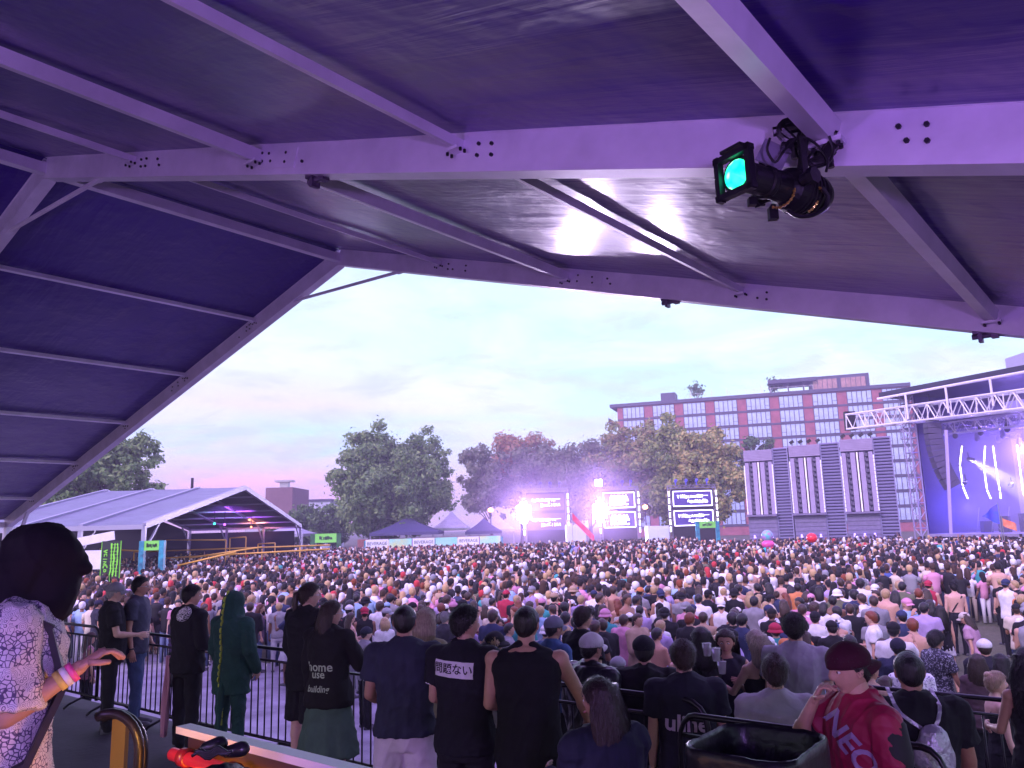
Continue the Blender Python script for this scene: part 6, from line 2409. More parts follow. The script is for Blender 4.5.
# 7 lettered hoodie woman
pr, HT, FG = build_person(dict(top='hoodie', bottom='skirt', hair='long', hair_len=.26, female=True, seed=10, hyaw=-.75, glasses=True, armR=((.3, .35, -.8), (.1, 1, -.1)), armL=((.1, 0, -1), (0, .2, -1)), skirt_hem=.42, hem=.84, w=1.12))
root, ob = place(pr, 'long haired woman in black hoodie with pale green lettering and green skirt', 331, dh(331, 601, DK + 1.72), DK, 1.72, R(-18), dict(skin=LIGHT, hair=HBR, top=(.012, .012, .013), bottom=(.07, .13, .09)), GD)
gl = mat('pale green print', (.42, .52, .36), .7)
for txt, x, z, sz in (('home', -.02, 1.20, .115), ('use', -.03, 1.135, .10), ('building', -.02, 1.01, .075)):
    vs, fs = text_geo(txt, sz, offset=.0015); vs, fs = fine(vs, fs)
    on_surface(ob['hoodie'], vs, fs, back_plane(x, z, .6), 'lettering', gl)
# 8 white shorts man
pr, HT, FG = build_person(dict(top='tee', bottom='shorts', hair='buzz', seed=11, armL=((.16, .05, -1), (-.30, .75, -.35)), armR=((.18, .05, -1), (-.35, .75, -.35)), w=1.12, hem=.90, flare=.04))
root, ob = place(pr, 'man with shaved dark hair in plain navy t-shirt and white shorts, back turned', 404, dh(404, 605, DK + 1.80), DK, 1.80, R(0), dict(skin=TAN, hair=HB, top=(.030, .034, .060), bottom=(.62, .55, .60)), GD)
# 9 blonde woman
pr, HT, FG = build_person(dict(top='tee', bottom='pants', hair='long', female=True, hair_len=.20, seed=12, hair_wide=1.2))
place(pr, 'woman with long blonde hair between the navy shirt and the lettered black shirt', 424, dh(424, 609, DK + 1.67), DK, 1.67, R(-20), dict(skin=LIGHT, hair=(.50, .40, .27), top=(.30, .28, .16), bottom=BLK), GD)
# 10 Japanese lettering
pr, HT, FG = build_person(dict(top='tee', bottom='pants', hair='fade', seed=13, armL=((.16, .1, -1), (-.3, .8, -.2)), armR=((.20, .1, -1), (-.2, .8, -.4)), w=1.06, hyaw=-.55, hem=.84, flare=.06, hroll=-.05))
root, ob = place(pr, 'man in black baseball shirt with a white strip of Japanese lettering across his shoulders', 462, dh(462, 606, DK + 1.81), DK, 1.81, R(-22), dict(skin=MID, hair=HB, top=(.010, .010, .016), bottom=BLK), GD)
vs, fs = grid_patch(.29, .105, 24, 8)
wt_ = mat('white cloth strip', (.66, .64, .68), .8)
pl_ = back_plane(-.015, 1.385, .6, -.06)
on_surface(ob['shirt'], vs, fs, pl_, 'lettered_strip', wt_, .005)
vs, fs = text_geo('問題ない', .072, offset=.0012); vs, fs = fine(vs, fs)
on_surface(ob['shirt'], vs, fs, pl_, 'lettering', BLACKM, .0085)
S_, E_, W2, f = FG.arm[1]
for sd in (-1, 1):
    S_, E_, W2, f = FG.arm[sd]; e = S_.lerp(E_, .60); d = (E_ - S_).normalized()
    q = MB(); q.tube([e - d * .008, e + d * .004], .077, 18, cap=False); q.build('white_piping', wt_, ob['shirt'], smooth=True)
# 11 big sleeveless man
pr, HT, FG = build_person(dict(top='tank', bottom='pants', hair='buzz', seed=14, armL=((.15, .1, -1), (-.2, .8, -.2)), armR=((.42, .25, -.85), (.1, .7, -.7)), w=1.17, hem=.72, flare=.05, hyaw=-.15, palmR=(0, 0, -1)))
place(pr, 'broad man in long black sleeveless top in the centre, one arm on the barrier', 523, dh(523, 606, DK + 1.82), DK, 1.82, R(-8), dict(skin=MID, hair=HB, top=(.008, .008, .012), bottom=BLK), GD)
GL = 'people standing on the lower step by the barrier'
# 12.. lower step
def hero(label, px, D, fl, H, yaw, cols, grp=GL, extra=None, **sp):
    sp.setdefault('seed', int(px))
    pr, HT, FG = build_person(sp)
    r_, o_ = place(pr, label, px, D, fl, H, R(yaw), cols, grp)
    return r_, o_, FG, HT


hero('man in blue shirt and grey blue cap next to the broad sleeveless man', 549, dh(549, 617, LOWD + 1.74), LOWD, 1.74, -55, dict(skin=TAN, hair=HB, hat=(.16, .17, .22), top=(.05, .11, .26), bottom=BLK), top='tee', hat='cap', hair='short', vox=.014)
hero('person in black brimmed hat with fair hair between the two men in black', 491, dh(491, 633, LOWD + 1.64), LOWD, 1.64, -45, dict(skin=LIGHT, hair=HBL, hat=BLK, top=(.3, .28, .3), bottom=BLK), top='tee', hat='bucket', hair='bob', female=True, brim=1.15, vox=.014)
r_, o_, FG, HT = hero('short haired man in dark shirt with a patterned backpack right of the blue cap', 578, dh(578, 607, LOWD + 1.80), LOWD, 1.80, -50, dict(skin=MID, hair=HBR, top=BLK, bottom=BLK), top='tee', hair='short', vox=.014, hyaw=-.2)
hero('person in white cap and black puffer jacket in front of the patterned backpack', 585, dh(585, 634, LOWD + 1.77), LOWD, 1.77, -50, dict(skin=MID, hair=HB, hat=(.62, .60, .62), top=(.014, .014, .02), bottom=BLK), top='jacket', hat='cap', hair='short', vox=.012, top_mat=GLOSSY, w=1.1)
hero('person in black cap and black hooded jacket left of the man with the lettered shirt', 637, dh(637, 637, LOWD + 1.74), LOWD, 1.74, -10, dict(skin=MID, hair=HB, hat=(.012, .012, .02), top=(.012, .012, .016), bottom=BLK), top='hoodie', hat='cap', hair='short', vox=.012, w=1.1)
r_, o_, FG, HT = hero('short haired man in navy t-shirt with large white lettering low on the back', 675, dh(675, 641, LOWD + 1.80), LOWD, 1.80, -5, dict(skin=LIGHT, hair=HBR, top=(.014, .015, .028), bottom=BLK), top='tee', hair='fade', w=1.12, vox=.010)
vs, fs = text_geo('uline', .16, offset=.004); vs, fs = fine(vs, fs)
on_surface(o_['shirt'], vs, fs, back_plane(-.02, 1.235, .6, -.05), 'lettering', mat('lilac white print', (.50, .42, .52), .7), .005)
r_, o_, FG, HT = hero('long dark haired woman raising a clear cup beside the blonde woman', 694, dh(694, 628, LOWD + 1.68), LOWD, 1.68, 60, dict(skin=TAN, hair=HB, top=BLK, bottom=BLK), top='tank', hair='long', female=True, vox=.013, armL=((.2, .5, -.7), (-.2, .7, .7)), armR=((.2, .5, -.8), (-.2, .6, .8)), twist=-.9)
def cup(p, label, fill=(.75, .7, .6)):
    t = thing('plastic_cup', label, 'cup', p)
    m_ = MB(); m_.tube([(0, 0, -.05), (0, 0, -.045), (0, 0, .055), (0, 0, .06)], [.028, .031, .042, .043], 16)
    m = mat('clear cup plastic', (.7, .7, .75), .15, spec=.7); m.node_tree.nodes['Principled BSDF'].inputs['Transmission Weight'].default_value = .6
    m_.build('cup_wall', m, t, smooth=True)
    m_ = MB(); m_.tube([(0, 0, -.042), (0, 0, .02)], [.0285, .036], 14); m_.build('drink', mat('drink', fill, .3), t)
cup(P(707, 650, dh(694, 628, LOWD + 1.68) - .45), 'clear plastic cup of drink held up by the long dark haired woman')
hero('dark haired woman facing the camera among the drinkers near the barrier', 718, dh(718, 628, LOWD + 1.66), LOWD, 1.66, 160, dict(skin=MID, hair=HBR, top=(.03, .03, .05), bottom=BLK), top='tank', hair='long', female=True, vox=.013, armL=((.1, .3, -.9), (-.2, .7, .5)), lean=.1)
cup(P(722, 668, dh(718, 628, LOWD + 1.66) - .4), 'pale plastic cup held at chest height by the woman facing the camera')
hero('blonde woman in black strappy top turned to the left with her arm bent', 748, dh(748, 631, LOWD + 1.68), LOWD, 1.68, 25, dict(skin=LIGHT, hair=(.62, .50, .42), top=BLK, bottom=BLK), top='camisole', hair='long', female=True, hair_len=.24, vox=.011, armL=((.15, .55, -.8), (.25, .8, .35)), armR=((.1, .4, -.9), (-.3, .8, .1)))
cup(P(716, 655, dh(748, 631, LOWD + 1.68) - .25), 'small plastic cup in the hand of the blonde woman in black')
hero('short haired man in white t-shirt with dark collar in front of the grey t-shirt', 762, dh(762, 656, LOWD + 1.74), LOWD, 1.74, -8, dict(skin=LIGHT, hair=HBR, top=(.52, .48, .56), bottom=BLK), top='tee', hair='fade', w=1.1, vox=.010, hroll=.06)
hero('man in loose grey t-shirt standing behind the man in white', 785, dh(785, 614, LOWD + 1.85), LOWD, 1.85, -20, dict(skin=MID, hair=HB, top=(.36, .34, .40), bottom=BLK), top='tee', hair='short', w=1.06, vox=.011, flare=.08)
# 16 near woman with long dark hair
r_, o_, FG, HT = hero('woman with very long dark hair in a navy jacket near the centre bottom', 594, dh(594, 679, DK + 1.60), DK, 1.60, 28, dict(skin=MID, hair=(.03, .014, .014), top=(.018, .022, .045), bottom=BLK), GD, top='jacket', hair='long', hair_len=.40, hair_wide=1.35, female=True, vox=.009, w=1.12, hyaw=.35, armL=((.1, .3, -1), (-.2, .9, .2)))
# 24 red jersey
JER = mat('magenta red jersey', (.30, .004, .05), .6, bump=.25, bump_scale=10)
r_, o_, FG, HT = hero('man in magenta red jersey and backwards black cap, hand at his mouth', 840, dh(840, 643, DK + 1.75), DK, 1.75, 97, dict(skin=MID, hair=HB, hat=(.05, .004, .018), bottom=BLK), GD, top='tee', top_mat=JER, hat='cap_back', hair='short', vox=.008, w=1.06, armR=((.12, .72, -.50), (-.50, -.22, .85)), palmR=(-.5, -.5, 0), armL=((.18, -.02, -1), (.1, .35, -1)), hyaw=.05, hpitch=.12, curl=.9)
# black side panels of the jersey sleeves and the chest lettering
for sd in (1, -1):
    S_, E_, W2, f = FG.arm[sd]; e = S_.lerp(E_, .66); d = (E_ - S_).normalized()
    q = MB(); q.capsule(S_ + Vector((sd * .006, -.012, -.035)), S_.lerp(E_, .50) + Vector((sd * .004, -.01, 0)), .088, .084, 20); q.build('sleeve_panel', BLACKM, o_['shirt'], smooth=True)
vs, fs = text_geo('NEON', .15, offset=.004, shear=.2); vs, fs = fine(vs, fs)
pv = Matrix.Rotation(R(-42), 4, 'Z') @ back_plane(0, 0, .6)
PM = Matrix.Rotation(R(-135), 4, 'Z') @ Matrix.Translation((.02, -.6, 1.31)) @ Matrix.Rotation(PI / 2, 4, 'X') @ Matrix.Rotation(-.75, 4, 'Z')
on_surface(o_['shirt'], vs, fs, PM, 'lettering', mat('lilac numerals', (.36, .25, .45), .5), .004)
vs, fs = text_geo('U', .13, offset=.006); vs, fs = fine(vs, fs)
PM = Matrix.Rotation(R(-62), 4, 'Z') @ Matrix.Translation((.06, -.6, 1.06)) @ Matrix.Rotation(PI / 2, 4, 'X')
# 25 silver backpack man
r_, o_, FG, HT = hero('heavy man with shaved hair in black t-shirt wearing a small silver backpack', 893, dh(893, 652, LOWD + 1.84), LOWD, 1.84, -12, dict(skin=BROWN, hair=HB, top=(.010, .010, .014), bottom=BLK), top='tee', hair='buzz', w=1.20, vox=.009, belly=.05, armR=((.20, .15, -1), (0, .5, -.9)), armL=((.2, .2, -1), (-.2, .9, -.1)))
sb = thing('silver_backpack', 'small shiny silver backpack with pale straps on the man in black', 'backpack', r_.location, R(-12)); sb.scale = r_.scale
SILV = mat('silver crinkled fabric', (.42, .40, .47), .3, .5, bump=.7, bump_scale=30)
q = MB(); q.capsule((.03, -.235, 1.20), (.035, -.225, 1.34), .095, .080, 16, ell=.7, up=(0, 1, 0)); q.ell((.03, -.21, 1.24), .11, .075, .13, 18, 12)
me = remesh_all([(q, .008, 4)])[0]; fold(me, .008, 3, 1.6); me.materials.append(SILV); me.polygons.foreach_set('use_smooth', [True] * len(me.polygons))
o = bpy.data.objects.new('bag', me); COL.objects.link(o); o.parent = sb
bvh = BVHTree.FromPolygons([v.co[:] for v in o_['shirt'].data.vertices], [tuple(p.vertices) for p in o_['shirt'].data.polygons])
for s, pts in ((-1, [(.0, 1.38), (-.06, 1.42), (-.11, 1.46), (-.13, 1.50)]), (1, [(.05, 1.38), (.08, 1.43), (.10, 1.47), (.11, 1.50)]), (0, [(-.05, 1.18), (-.12, 1.20), (-.18, 1.24)])):
    q = MB(); pp = []
    for (x, z) in pts:
        h = bvh.ray_cast(Vector((x, -.6, z)), Vector((0, 1, 0)), 1)
        pp.append(h[0] + Vector((0, -.012, 0)) if h[0] is not None else Vector((x, -.05, z)))
    if s: pp.append(Vector((pp[-1].x, .02, 1.56)))
    for a, b in zip(pp, pp[1:]): q.bar(a, b + (b - a) * .1, .020, .008, up=(0, -1, .3))
    q.build('strap', SILV, sb)
GG = 'people standing on the grass just beyond the barriers'
hero('man in navy t-shirt and dark cap right behind the silver backpack man', 884, dh(884, 639, 0 + 1.80), 0, 1.80, -25, dict(skin=TAN, hair=HB, hat=(.02, .02, .04), top=(.03, .035, .07), bottom=BLK), GG, top='tee', hat='beanie', hair='short', w=1.12, vox=.014)
hero('dark haired man in dark floral shirt walking right across the grass gap', 921, dh(921, 632, 0 + 1.80), 0, 1.80, -75, dict(skin=TAN, hair=HB, bottom=(.02, .02, .03)), GG, top='tee', top_mat=PAISLEY, hair='curly', vox=.014, armR=((.15, .25, -.9), (.0, .5, -.8)), legR=((.05, .25, -1), (0, -.1, -1)), legL=((.05, -.2, -1), (0, -.2, -1)))
hero('woman with long wavy black hair filling the lower right corner, back turned', 1008, dh(1008, 650, LOWD + 1.68), LOWD, 1.68, -5, dict(skin=TAN, hair=(.008, .006, .010), top=(.02, .02, .025), bottom=BLK), top='camisole', hair='wavy', hair_len=.46, hair_wide=1.6, female=True, vox=.010, w=1.08, armL=((.2, .25, -.9), (-.1, .9, -.1)))
hero('girl with blonde bun in black strappy dress beside the wavy haired woman', 973, dh(973, 672, 0 + 1.78), 0, 1.78, -100, dict(skin=LIGHT, hair=(.62, .45, .28), top=BLK, bottom=BLK), GG, top='camisole', hair='bun', female=True, vox=.012)
hero('woman with long brown hair next to the blonde girl at right', 959, dh(959, 655, 0 + 1.68), 0, 1.68, -30, dict(skin=TAN, hair=HBR, top=(.10, .06, .07), bottom=BLK), GG, top='long', hair='long', female=True, vox=.014)
hero('dark haired woman in brown top between the white cap and the wavy haired woman', 982, dh(982, 655, 0 + 1.66), 0, 1.66, -10, dict(skin=TAN, hair=HB, top=(.09, .05, .06), bottom=BLK), GG, top='long', hair='long', female=True, vox=.014)
hero('man in white cap and black jacket standing over the seated friends at right', 968, dh(968, 640, 0 + 1.74), 0, 1.74, -20, dict(skin=MID, hair=HBR, hat=(.72, .72, .72), top=(.02, .02, .03), bottom=BLK), GG, top='jacket', hair='short', hat='cap', vox=.014)
hero('woman with very long dark hair, black top and white shorts walking over the grass', 929, dh(929, 606, 0 + 1.66), 0, 1.66, -8, dict(skin=MID, hair=HB, top=BLK, bottom=WHT), GG, top='tank', bottom='minishorts', hair='long', hair_len=.48, female=True, vox=.016, legR=((.04, -.20, -1), (0, -.25, -1)), legL=((.04, .2, -1), (0, 0, -1)))
r_, o_, FG, HT = hero('bare backed person in black trousers with a strap across the back', 945, dh(945, 583, 0 + 1.74), 0, 1.74, -5, dict(skin=(.60, .36, .28), hair=HB, bottom=(.012, .012, .02)), GG, top='none', bottom='pants', hair='short', vox=.016, w=1.1, waist=1.06)
q = MB(); q.bar((-.16, -.125, 1.08), (.12, -.125, 1.46), .03, .012, up=(0, -1, 0)); q.build('strap', BLACKM, o_['body'])
hero('woman in lilac t-shirt and pale blue long skirt leaning over at right', 962, dh(962, 612, 0 + 1.64), 0, 1.64, 40, dict(skin=MID, hair=HBR, hat=(.5, .45, .4), top=(.42, .26, .36), bottom=(.30, .50, .80)), GG, top='tee', bottom='long_skirt', hair='long', hat='cap', female=True, vox=.016, lean=.25)
hero('bare shouldered woman in white bucket hat left of the grey t-shirt man', 826, dh(826, 615, 0 + 1.66), 0, 1.66, -15, dict(skin=MID, hair=HB, hat=WHT, top=(.6, .42, .35), bottom=BLK), GG, top='crop', hair='ponytail', hat='bucket', female=True, vox=.016)
hero('man in white t-shirt and black cap beside the woman in white bucket hat', 806, dh(806, 612, 0 + 1.74), 0, 1.74, -30, dict(skin=MID, hair=HB, hat=BLK, top=WHT, bottom=BLK), GG, top='tee', hair='short', hat='cap', vox=.016)
hero('person in white and black mottled shirt above the cap wearers at right', 893, dh(893, 652, 0 + 1.75), 0, 1.75, -20, dict(skin=MID, hair=HB, bottom=BLK), GG, top='tee', top_mat=CAMO, hair='short', vox=.016)
hero('woman in red hat, black crop top and red trousers with her back turned', 374, dh(374, 585, 0 + 1.72), 0, 1.72, -10, dict(skin=(.58, .36, .28), hair=(.1, .02, .02), hat=(.5, .02, .04), top=BLK, bottom=(.55, .03, .06)), GG, top='crop', hair='short', hat='bucket', female=True, vox=.018, waist=1.04, armL=((.35, .1, -.9), (.1, .8, .1)), armR=((.35, .1, -.9), (.1, .8, .1)))
hero('child sized person in dark beanie turned sideways beyond the navy shirt man', 366, dh(366, 627, 0 + 1.72), 0, 1.72, -60, dict(skin=LIGHT, hair=HB, hat=(.015, .02, .035), top=(.25, .25, .28), bottom=BLK), GG, top='tee', hair='short', hat='beanie', vox=.016)
hero('grey haired man in pale blue shirt close behind the blonde woman', 444, dh(444, 612, 0 + 1.78), 0, 1.78, -40, dict(skin=LIGHT, hair=HGR, top=(.04, .04, .05), bottom=BLK), GG, top='tee', hair='short', vox=.016)
hero('man in grey cap and dark t-shirt beside the red hat woman', 386, dh(386, 608, 0 + 1.75), 0, 1.75, -80, dict(skin=LIGHT, hair=HB, hat=(.35, .36, .40), top=(.25, .32, .38), bottom=BLK), GG, top='tee', hair='short', hat='cap', vox=.018)
hero('woman with long dark hair behind the barrier left of the dinosaur suit', 180, dh(180, 612, 0 + 1.68), 0, 1.68, -30, dict(skin=MID, hair=HBR, top=(.06, .03, .08), bottom=BLK), GG, top='tee', hair='long', female=True, vox=.016)
hero('woman with reddish brown hair looking right beyond the left barrier', 262, dh(262, 604, 0 + 1.66), 0, 1.66, -70, dict(skin=MID, hair=(.14, .04, .02), top=(.12, .08, .12), bottom=(.08, .12, .2)), GG, top='tank', hair='long', female=True, vox=.016)
hero('man in dark cap standing far left beyond the barrier', 102, dh(102, 600, 0 + 1.78), 0, 1.78, -50, dict(skin=TAN, hair=HB, hat=(.02, .02, .05), top=(.03, .03, .05), bottom=BLK), GG, top='tee', hair='short', hat='cap', vox=.016)
hero('woman with lilac brown hair at far left next to the hooded figure', 96, dh(96, 632, 0 + 1.66), 0, 1.66, -50, dict(skin=TAN, hair=(.12, .06, .06), top=(.3, .12, .18), bottom=BLK), GG, top='tank', hair='long', female=True, vox=.016)
# ================================================================== the crowd one can count
LOW = []
A_D = ((.14, .02, -1), (.05, .25, -1)); A_B = ((.16, .25, -.9), (-.3, .95, .1)); A_U = ((.3, .3, .7), (0, .2, 1)); A_C = ((.15, .2, -.9), (-.8, .5, .2)); A_P = ((.2, .6, -.5), (-.15, .4, .9))
PROTOS = [
    dict(top='tee', armL=A_D, armR=A_B, hair='short'), dict(top='tee', armL=A_B, armR=A_P, hair='short', hat='cap'),
    dict(top='tee', armL=A_C, armR=A_C, hair='fade', w=1.12), dict(top='tank', armL=A_D, armR=A_D, hair='long', female=True),
    dict(top='crop', armL=A_B, armR=A_D, hair='long', female=True, bottom='minishorts'), dict(top='tank', armL=A_B, armR=A_B, hair='short', hat='cap_back'),
    dict(top='none', armL=A_D, armR=A_B, hair='short', w=1.08, bottom='shorts'), dict(top='tee', armL=A_D, armR=A_D, hair='short', hat='bucket', bottom='shorts'),
    dict(top='hoodie', armL=A_B, armR=A_B, hair='short', w=1.05), dict(top='tee', armL=A_P, armR=A_D, hair='bun', female=True, bottom='skirt'),
    dict(top='long', armL=A_D, armR=A_C, hair='bob', female=True, bottom='jeans'), dict(top='tee', armL=A_B, armR=A_D, hair='curly', bottom='jeans'),
    dict(top='tee', armL=A_D, armR=A_B, hair='ponytail', female=True, hat='cap', bottom='shorts'), dict(top='camisole', armL=A_C, armR=A_B, hair='wavy', female=True, bottom='jeans')]
TOPN = dict(tee='t-shirt', tank='tank top', crop='crop top', none='bare upper body', hoodie='hoodie', long='long sleeved shirt', camisole='strappy top')
HATN = {None: None, 'cap': 'cap', 'cap_back': 'backwards cap', 'bucket': 'sun hat'}
HAIRN = dict(short='short hair', long='long hair', fade='cropped hair', bun='a hair bun', bob='bobbed hair', curly='curly hair', ponytail='a ponytail', wavy='wavy long hair')
for i, sp in enumerate(PROTOS):
    sp['hi'] = False; sp['seed'] = 200 + i; sp['vox'] = .026; sp['curl'] = .6
    LOW.append(build_person(sp)[0])
CC = [('black', (.012, .012, .016), 30), ('white', (.78, .78, .80), 27), ('grey', (.26, .26, .29), 10), ('navy', (.03, .04, .10), 8), ('pink', (.62, .28, .42), 8), ('red', (.42, .03, .07), 1.8), ('lilac', (.42, .32, .58), 9),
      ('pale blue', (.30, .46, .66), 6), ('tan', (.42, .30, .20), 5), ('olive', (.14, .15, .09), 1.5), ('teal', (.05, .34, .34), 3), ('cream', (.62, .56, .44), 6), ('orange', (.60, .22, .08), .7), ('blue', (.06, .10, .30), 1.8), ('yellow', (.55, .43, .15), .4)]
CW = [c[2] for c in CC]
HC = [('black', (.010, .008, .010), 8), ('brown', (.05, .026, .016), 7), ('blonde', (.50, .34, .17), 3), ('red', (.22, .05, .02), 1)]
BC = [(.012, .012, .016), (.04, .06, .14), (.10, .14, .24), (.35, .30, .24), (.55, .55, .58), (.02, .025, .05), (.2, .2, .22)]
COLS_ = [(0, 'beside the green banner'), (130, 'below the marquee gable'), (250, 'left of the round tree'), (330, 'below the round tree'), (455, 'below the airy tree'), (515, 'below the first screens'), (585, 'below the middle screens'), (650, 'below the bordered screens'), (735, 'below the striped towers'), (895, 'below the stage truss'), (965, 'in front of the stage')]
ROWS_ = [(0, 'close by'), (14, 'a few rows in'), (16.5, 'halfway in'), (19.5, 'further in')]
taken = [(o.location.x, o.location.y, .5 if o.location.y < 12 else .45) for o in bpy.data.objects if o.name.startswith('person') and o.parent is None]
rng = random.Random(99)
labels = set()
pts = []
tries = 0
NUMERO = ['', 'leftmost', 'second', 'third', 'fourth', 'fifth', 'sixth', 'seventh', 'eighth']


def in_gap(x, y):
    """the open strip of grass at right and the walkway beside the deck"""
    L_ = TBI @ Vector((x, y, 0))
    if L_.y < 8.1 and L_.x > 3.6: return True
    if L_.y < (11.4 if L_.x < 3.7 else 8.1): return True
    px = 512 + FPX * x / y
    if y < 22 and 900 + (y - 10) * 1.6 < px < 1000 - (y - 10) * 2.0: return True
    if y < 12.4 and px > 900: return True
    return False


while len(pts) < 250 and tries < 60000:
    tries += 1
    y = rng.uniform(9.2, 22.2)
    x = y * rng.uniform(-.66, .66)
    if rng.random() > .55 + y / 50: continue
    if in_gap(x, y): continue
    if any((x - a) ** 2 + (y - b) ** 2 < r * r for a, b, r in taken): continue
    taken.append((x, y, .47)); pts.append((x, y))
pts.sort(key=lambda p: p[1])
first_used = {}
for (x, y) in pts:
    for _ in range(60):
        pi = rng.choices(range(14), [12, 9, 8, 7, 4, 6, 4, 5, 6, 4, 5, 5, 4, 5])[0]
        sp = PROTOS[pi]
        c = rng.choices(CC, CW)[0]; hc = rng.choices(HC, [h[2] for h in HC])[0]; htc = rng.choices(CC, [28, 24, 6, 6, 3, 4, 2, 3, 3, 1, 1, 2, 1, 2, 1])[0]
        px = 512 + FPX * x / y
        col = [n for p_, n in COLS_ if px >= p_ or p_ == 0][-1]
        row = [n for p_, n in ROWS_ if y >= p_][-1]
        hd = ('%s %s' % (htc[0], HATN[sp.get('hat')])) if sp.get('hat') else ('%s %s' % (hc[0], HAIRN[sp['hair']]) if not HAIRN[sp['hair']].startswith('a ') else HAIRN[sp['hair']].replace('a ', 'a %s ' % hc[0], 1))
        lab = 'person with %s and %s %s' % (hd, (c[0] + ' ' if sp['top'] != 'none' else ''), TOPN[sp['top']])
        lab = ' '.join((lab + ', ' + row + ' ' + col).split())
        if lab not in labels and len(lab.replace(',', '').split()) <= 16: break
    labels.add(lab)
    yaw = R(rng.gauss(-28, 26)) if rng.random() > .13 else R(rng.uniform(-180, 180))
    H = rng.gauss(1.66 if sp.get('female') else 1.77, .06)
    cols = dict(skin=rng.choice(SKINS), top=c[1], bottom=rng.choice(BC), hair=hc[1], hat=htc[1])
    r_ = thing('person', lab, 'person', (x, y, 0), yaw, 'people standing in the crowd')
    r_.scale = (H / 1.78,) * 3
    for nm, (me, _, key) in LOW[pi].items():
        me.name = nm
        o = bpy.data.objects.new(nm, me); COL.objects.link(o); o.parent = r_
        o.color = (*cols.get(key, (.05, .05, .06)), 1)

# ================================================================== the mass of the crowd behind them
def far_template(lod, pose, fem):
    """vertices, faces and a colour key per vertex (0 skin 1 hair or hat 2 top 3 bottom)"""
    V, Fc, K = [], [], []
    def loft(rings, key):
        b = len(V); n = len(rings[0])
        for r in rings: V.extend([tuple(p) for p in r]); K.extend([key] * n)
        for i in range(len(rings) - 1):
            for k in range(n):
                k2 = (k + 1) % n; Fc.append((b + i * n + k, b + i * n + k2, b + (i + 1) * n + k2, b + (i + 1) * n + k))
        Fc.append(tuple(b + (len(rings) - 1) * n + k for k in range(n)))
        if lod < 2: Fc.append(tuple(b + k for k in range(n - 1, -1, -1)))
    def ring(c, rx, ry, z, n): return [(c[0] + rx * math.cos(2 * PI * k / n), c[1] + ry * math.sin(2 * PI * k / n), z) for k in range(n)]
    n = 8 if lod == 0 else 6
    w = .86 if fem else 1
    loft([ring((0, 0), .17 * w, .12, .86, n), ring((0, 0), .155 * w, .11, 1.08, n), ring((0, 0), .19 * w, .125, 1.34, n), ring((0, -.01), .205 * w, .115, 1.42, n), ring((0, -.01), .09 * w, .07, 1.50, n)], 2)
    loft([ring((0, .0), .05, .05, 1.48, 5), ring((0, .01), .05, .05, 1.58, 5)], 0)
    nz = 5 if lod == 0 else 4
    hr = []
    for j in range(1, nz):
        th = PI * j / nz; hr.append(ring((0, .02), .078 * math.sin(th), .10 * math.sin(th), 1.66 - .118 * math.cos(th), n))
    loft([ring((0, .02), .03, .03, 1.545, n)] + hr + [ring((0, .02), .02, .02, 1.775, n)], 0)
    # hair / hat shell shifted back and up
    hr = [ring((0, .005), .083, .100, 1.665, n), ring((0, -.006), .086, .104, 1.72, n), ring((0, 0), .066, .08, 1.775, n), ring((0, 0), .02, .02, 1.80, n)]
    if fem: hr = [ring((0, -.07), .09, .045, 1.36, n), ring((0, -.06), .095, .06, 1.55, n)] + [ring((0, -.01), .088, .100, 1.66, n)] + hr[1:]
    else: hr = [ring((0, -.035), .068, .065, 1.60, n)] + hr
    loft(hr, 1)
    arms = {0: [((.20, 0, 1.40), (.24, .02, 1.14), (.25, .14, .92))] * 2, 1: [((.20, 0, 1.40), (.24, .12, 1.16), (.10, .34, 1.22))] * 2,
            2: [((.20, 0, 1.40), (.24, .02, 1.14), (.25, .14, .92)), ((.20, 0, 1.42), (.28, .14, 1.64), (.26, .2, 1.88))], 3: [((.20, 0, 1.40), (.26, .20, 1.25), (.16, .36, 1.42)), ((.20, 0, 1.40), (.24, .02, 1.14), (.25, .10, .92))],
            4: [((.20, 0, 1.42), (.30, .08, 1.62), (.27, .12, 1.86))] * 2}[pose]
    for sd, ar in ((-1, arms[0]), (1, arms[1])):
        m = 5 if lod == 0 else 4
        p = [Vector((a[0] * sd * w, a[1], a[2])) for a in ar]
        for (a, b, r0, r1, key) in ((p[0], p[0].lerp(p[1], .65), .062, .058, 2), (p[0].lerp(p[1], .5), p[1], .042, .04, 0), (p[1], p[2] + (p[2] - p[1]) * .3, .040, .026, 0)):
            d = (b - a).normalized(); u = d.orthogonal().normalized(); v = d.cross(u)
            loft([[tuple(q + (u * math.cos(2 * PI * k / m) + v * math.sin(2 * PI * k / m)) * r) for k in range(m)] for q, r in ((a, r0), (b, r1))], key)
    if lod == 0:
        for sd in (-1, 1):
            loft([ring((sd * .10, 0), .06, .06, .05, 6), ring((sd * .10, 0), .065, .065, .48, 6), ring((sd * .09, 0), .09, .10, .88, 6)], 3)
    return np.array(V), Fc, np.array(K)


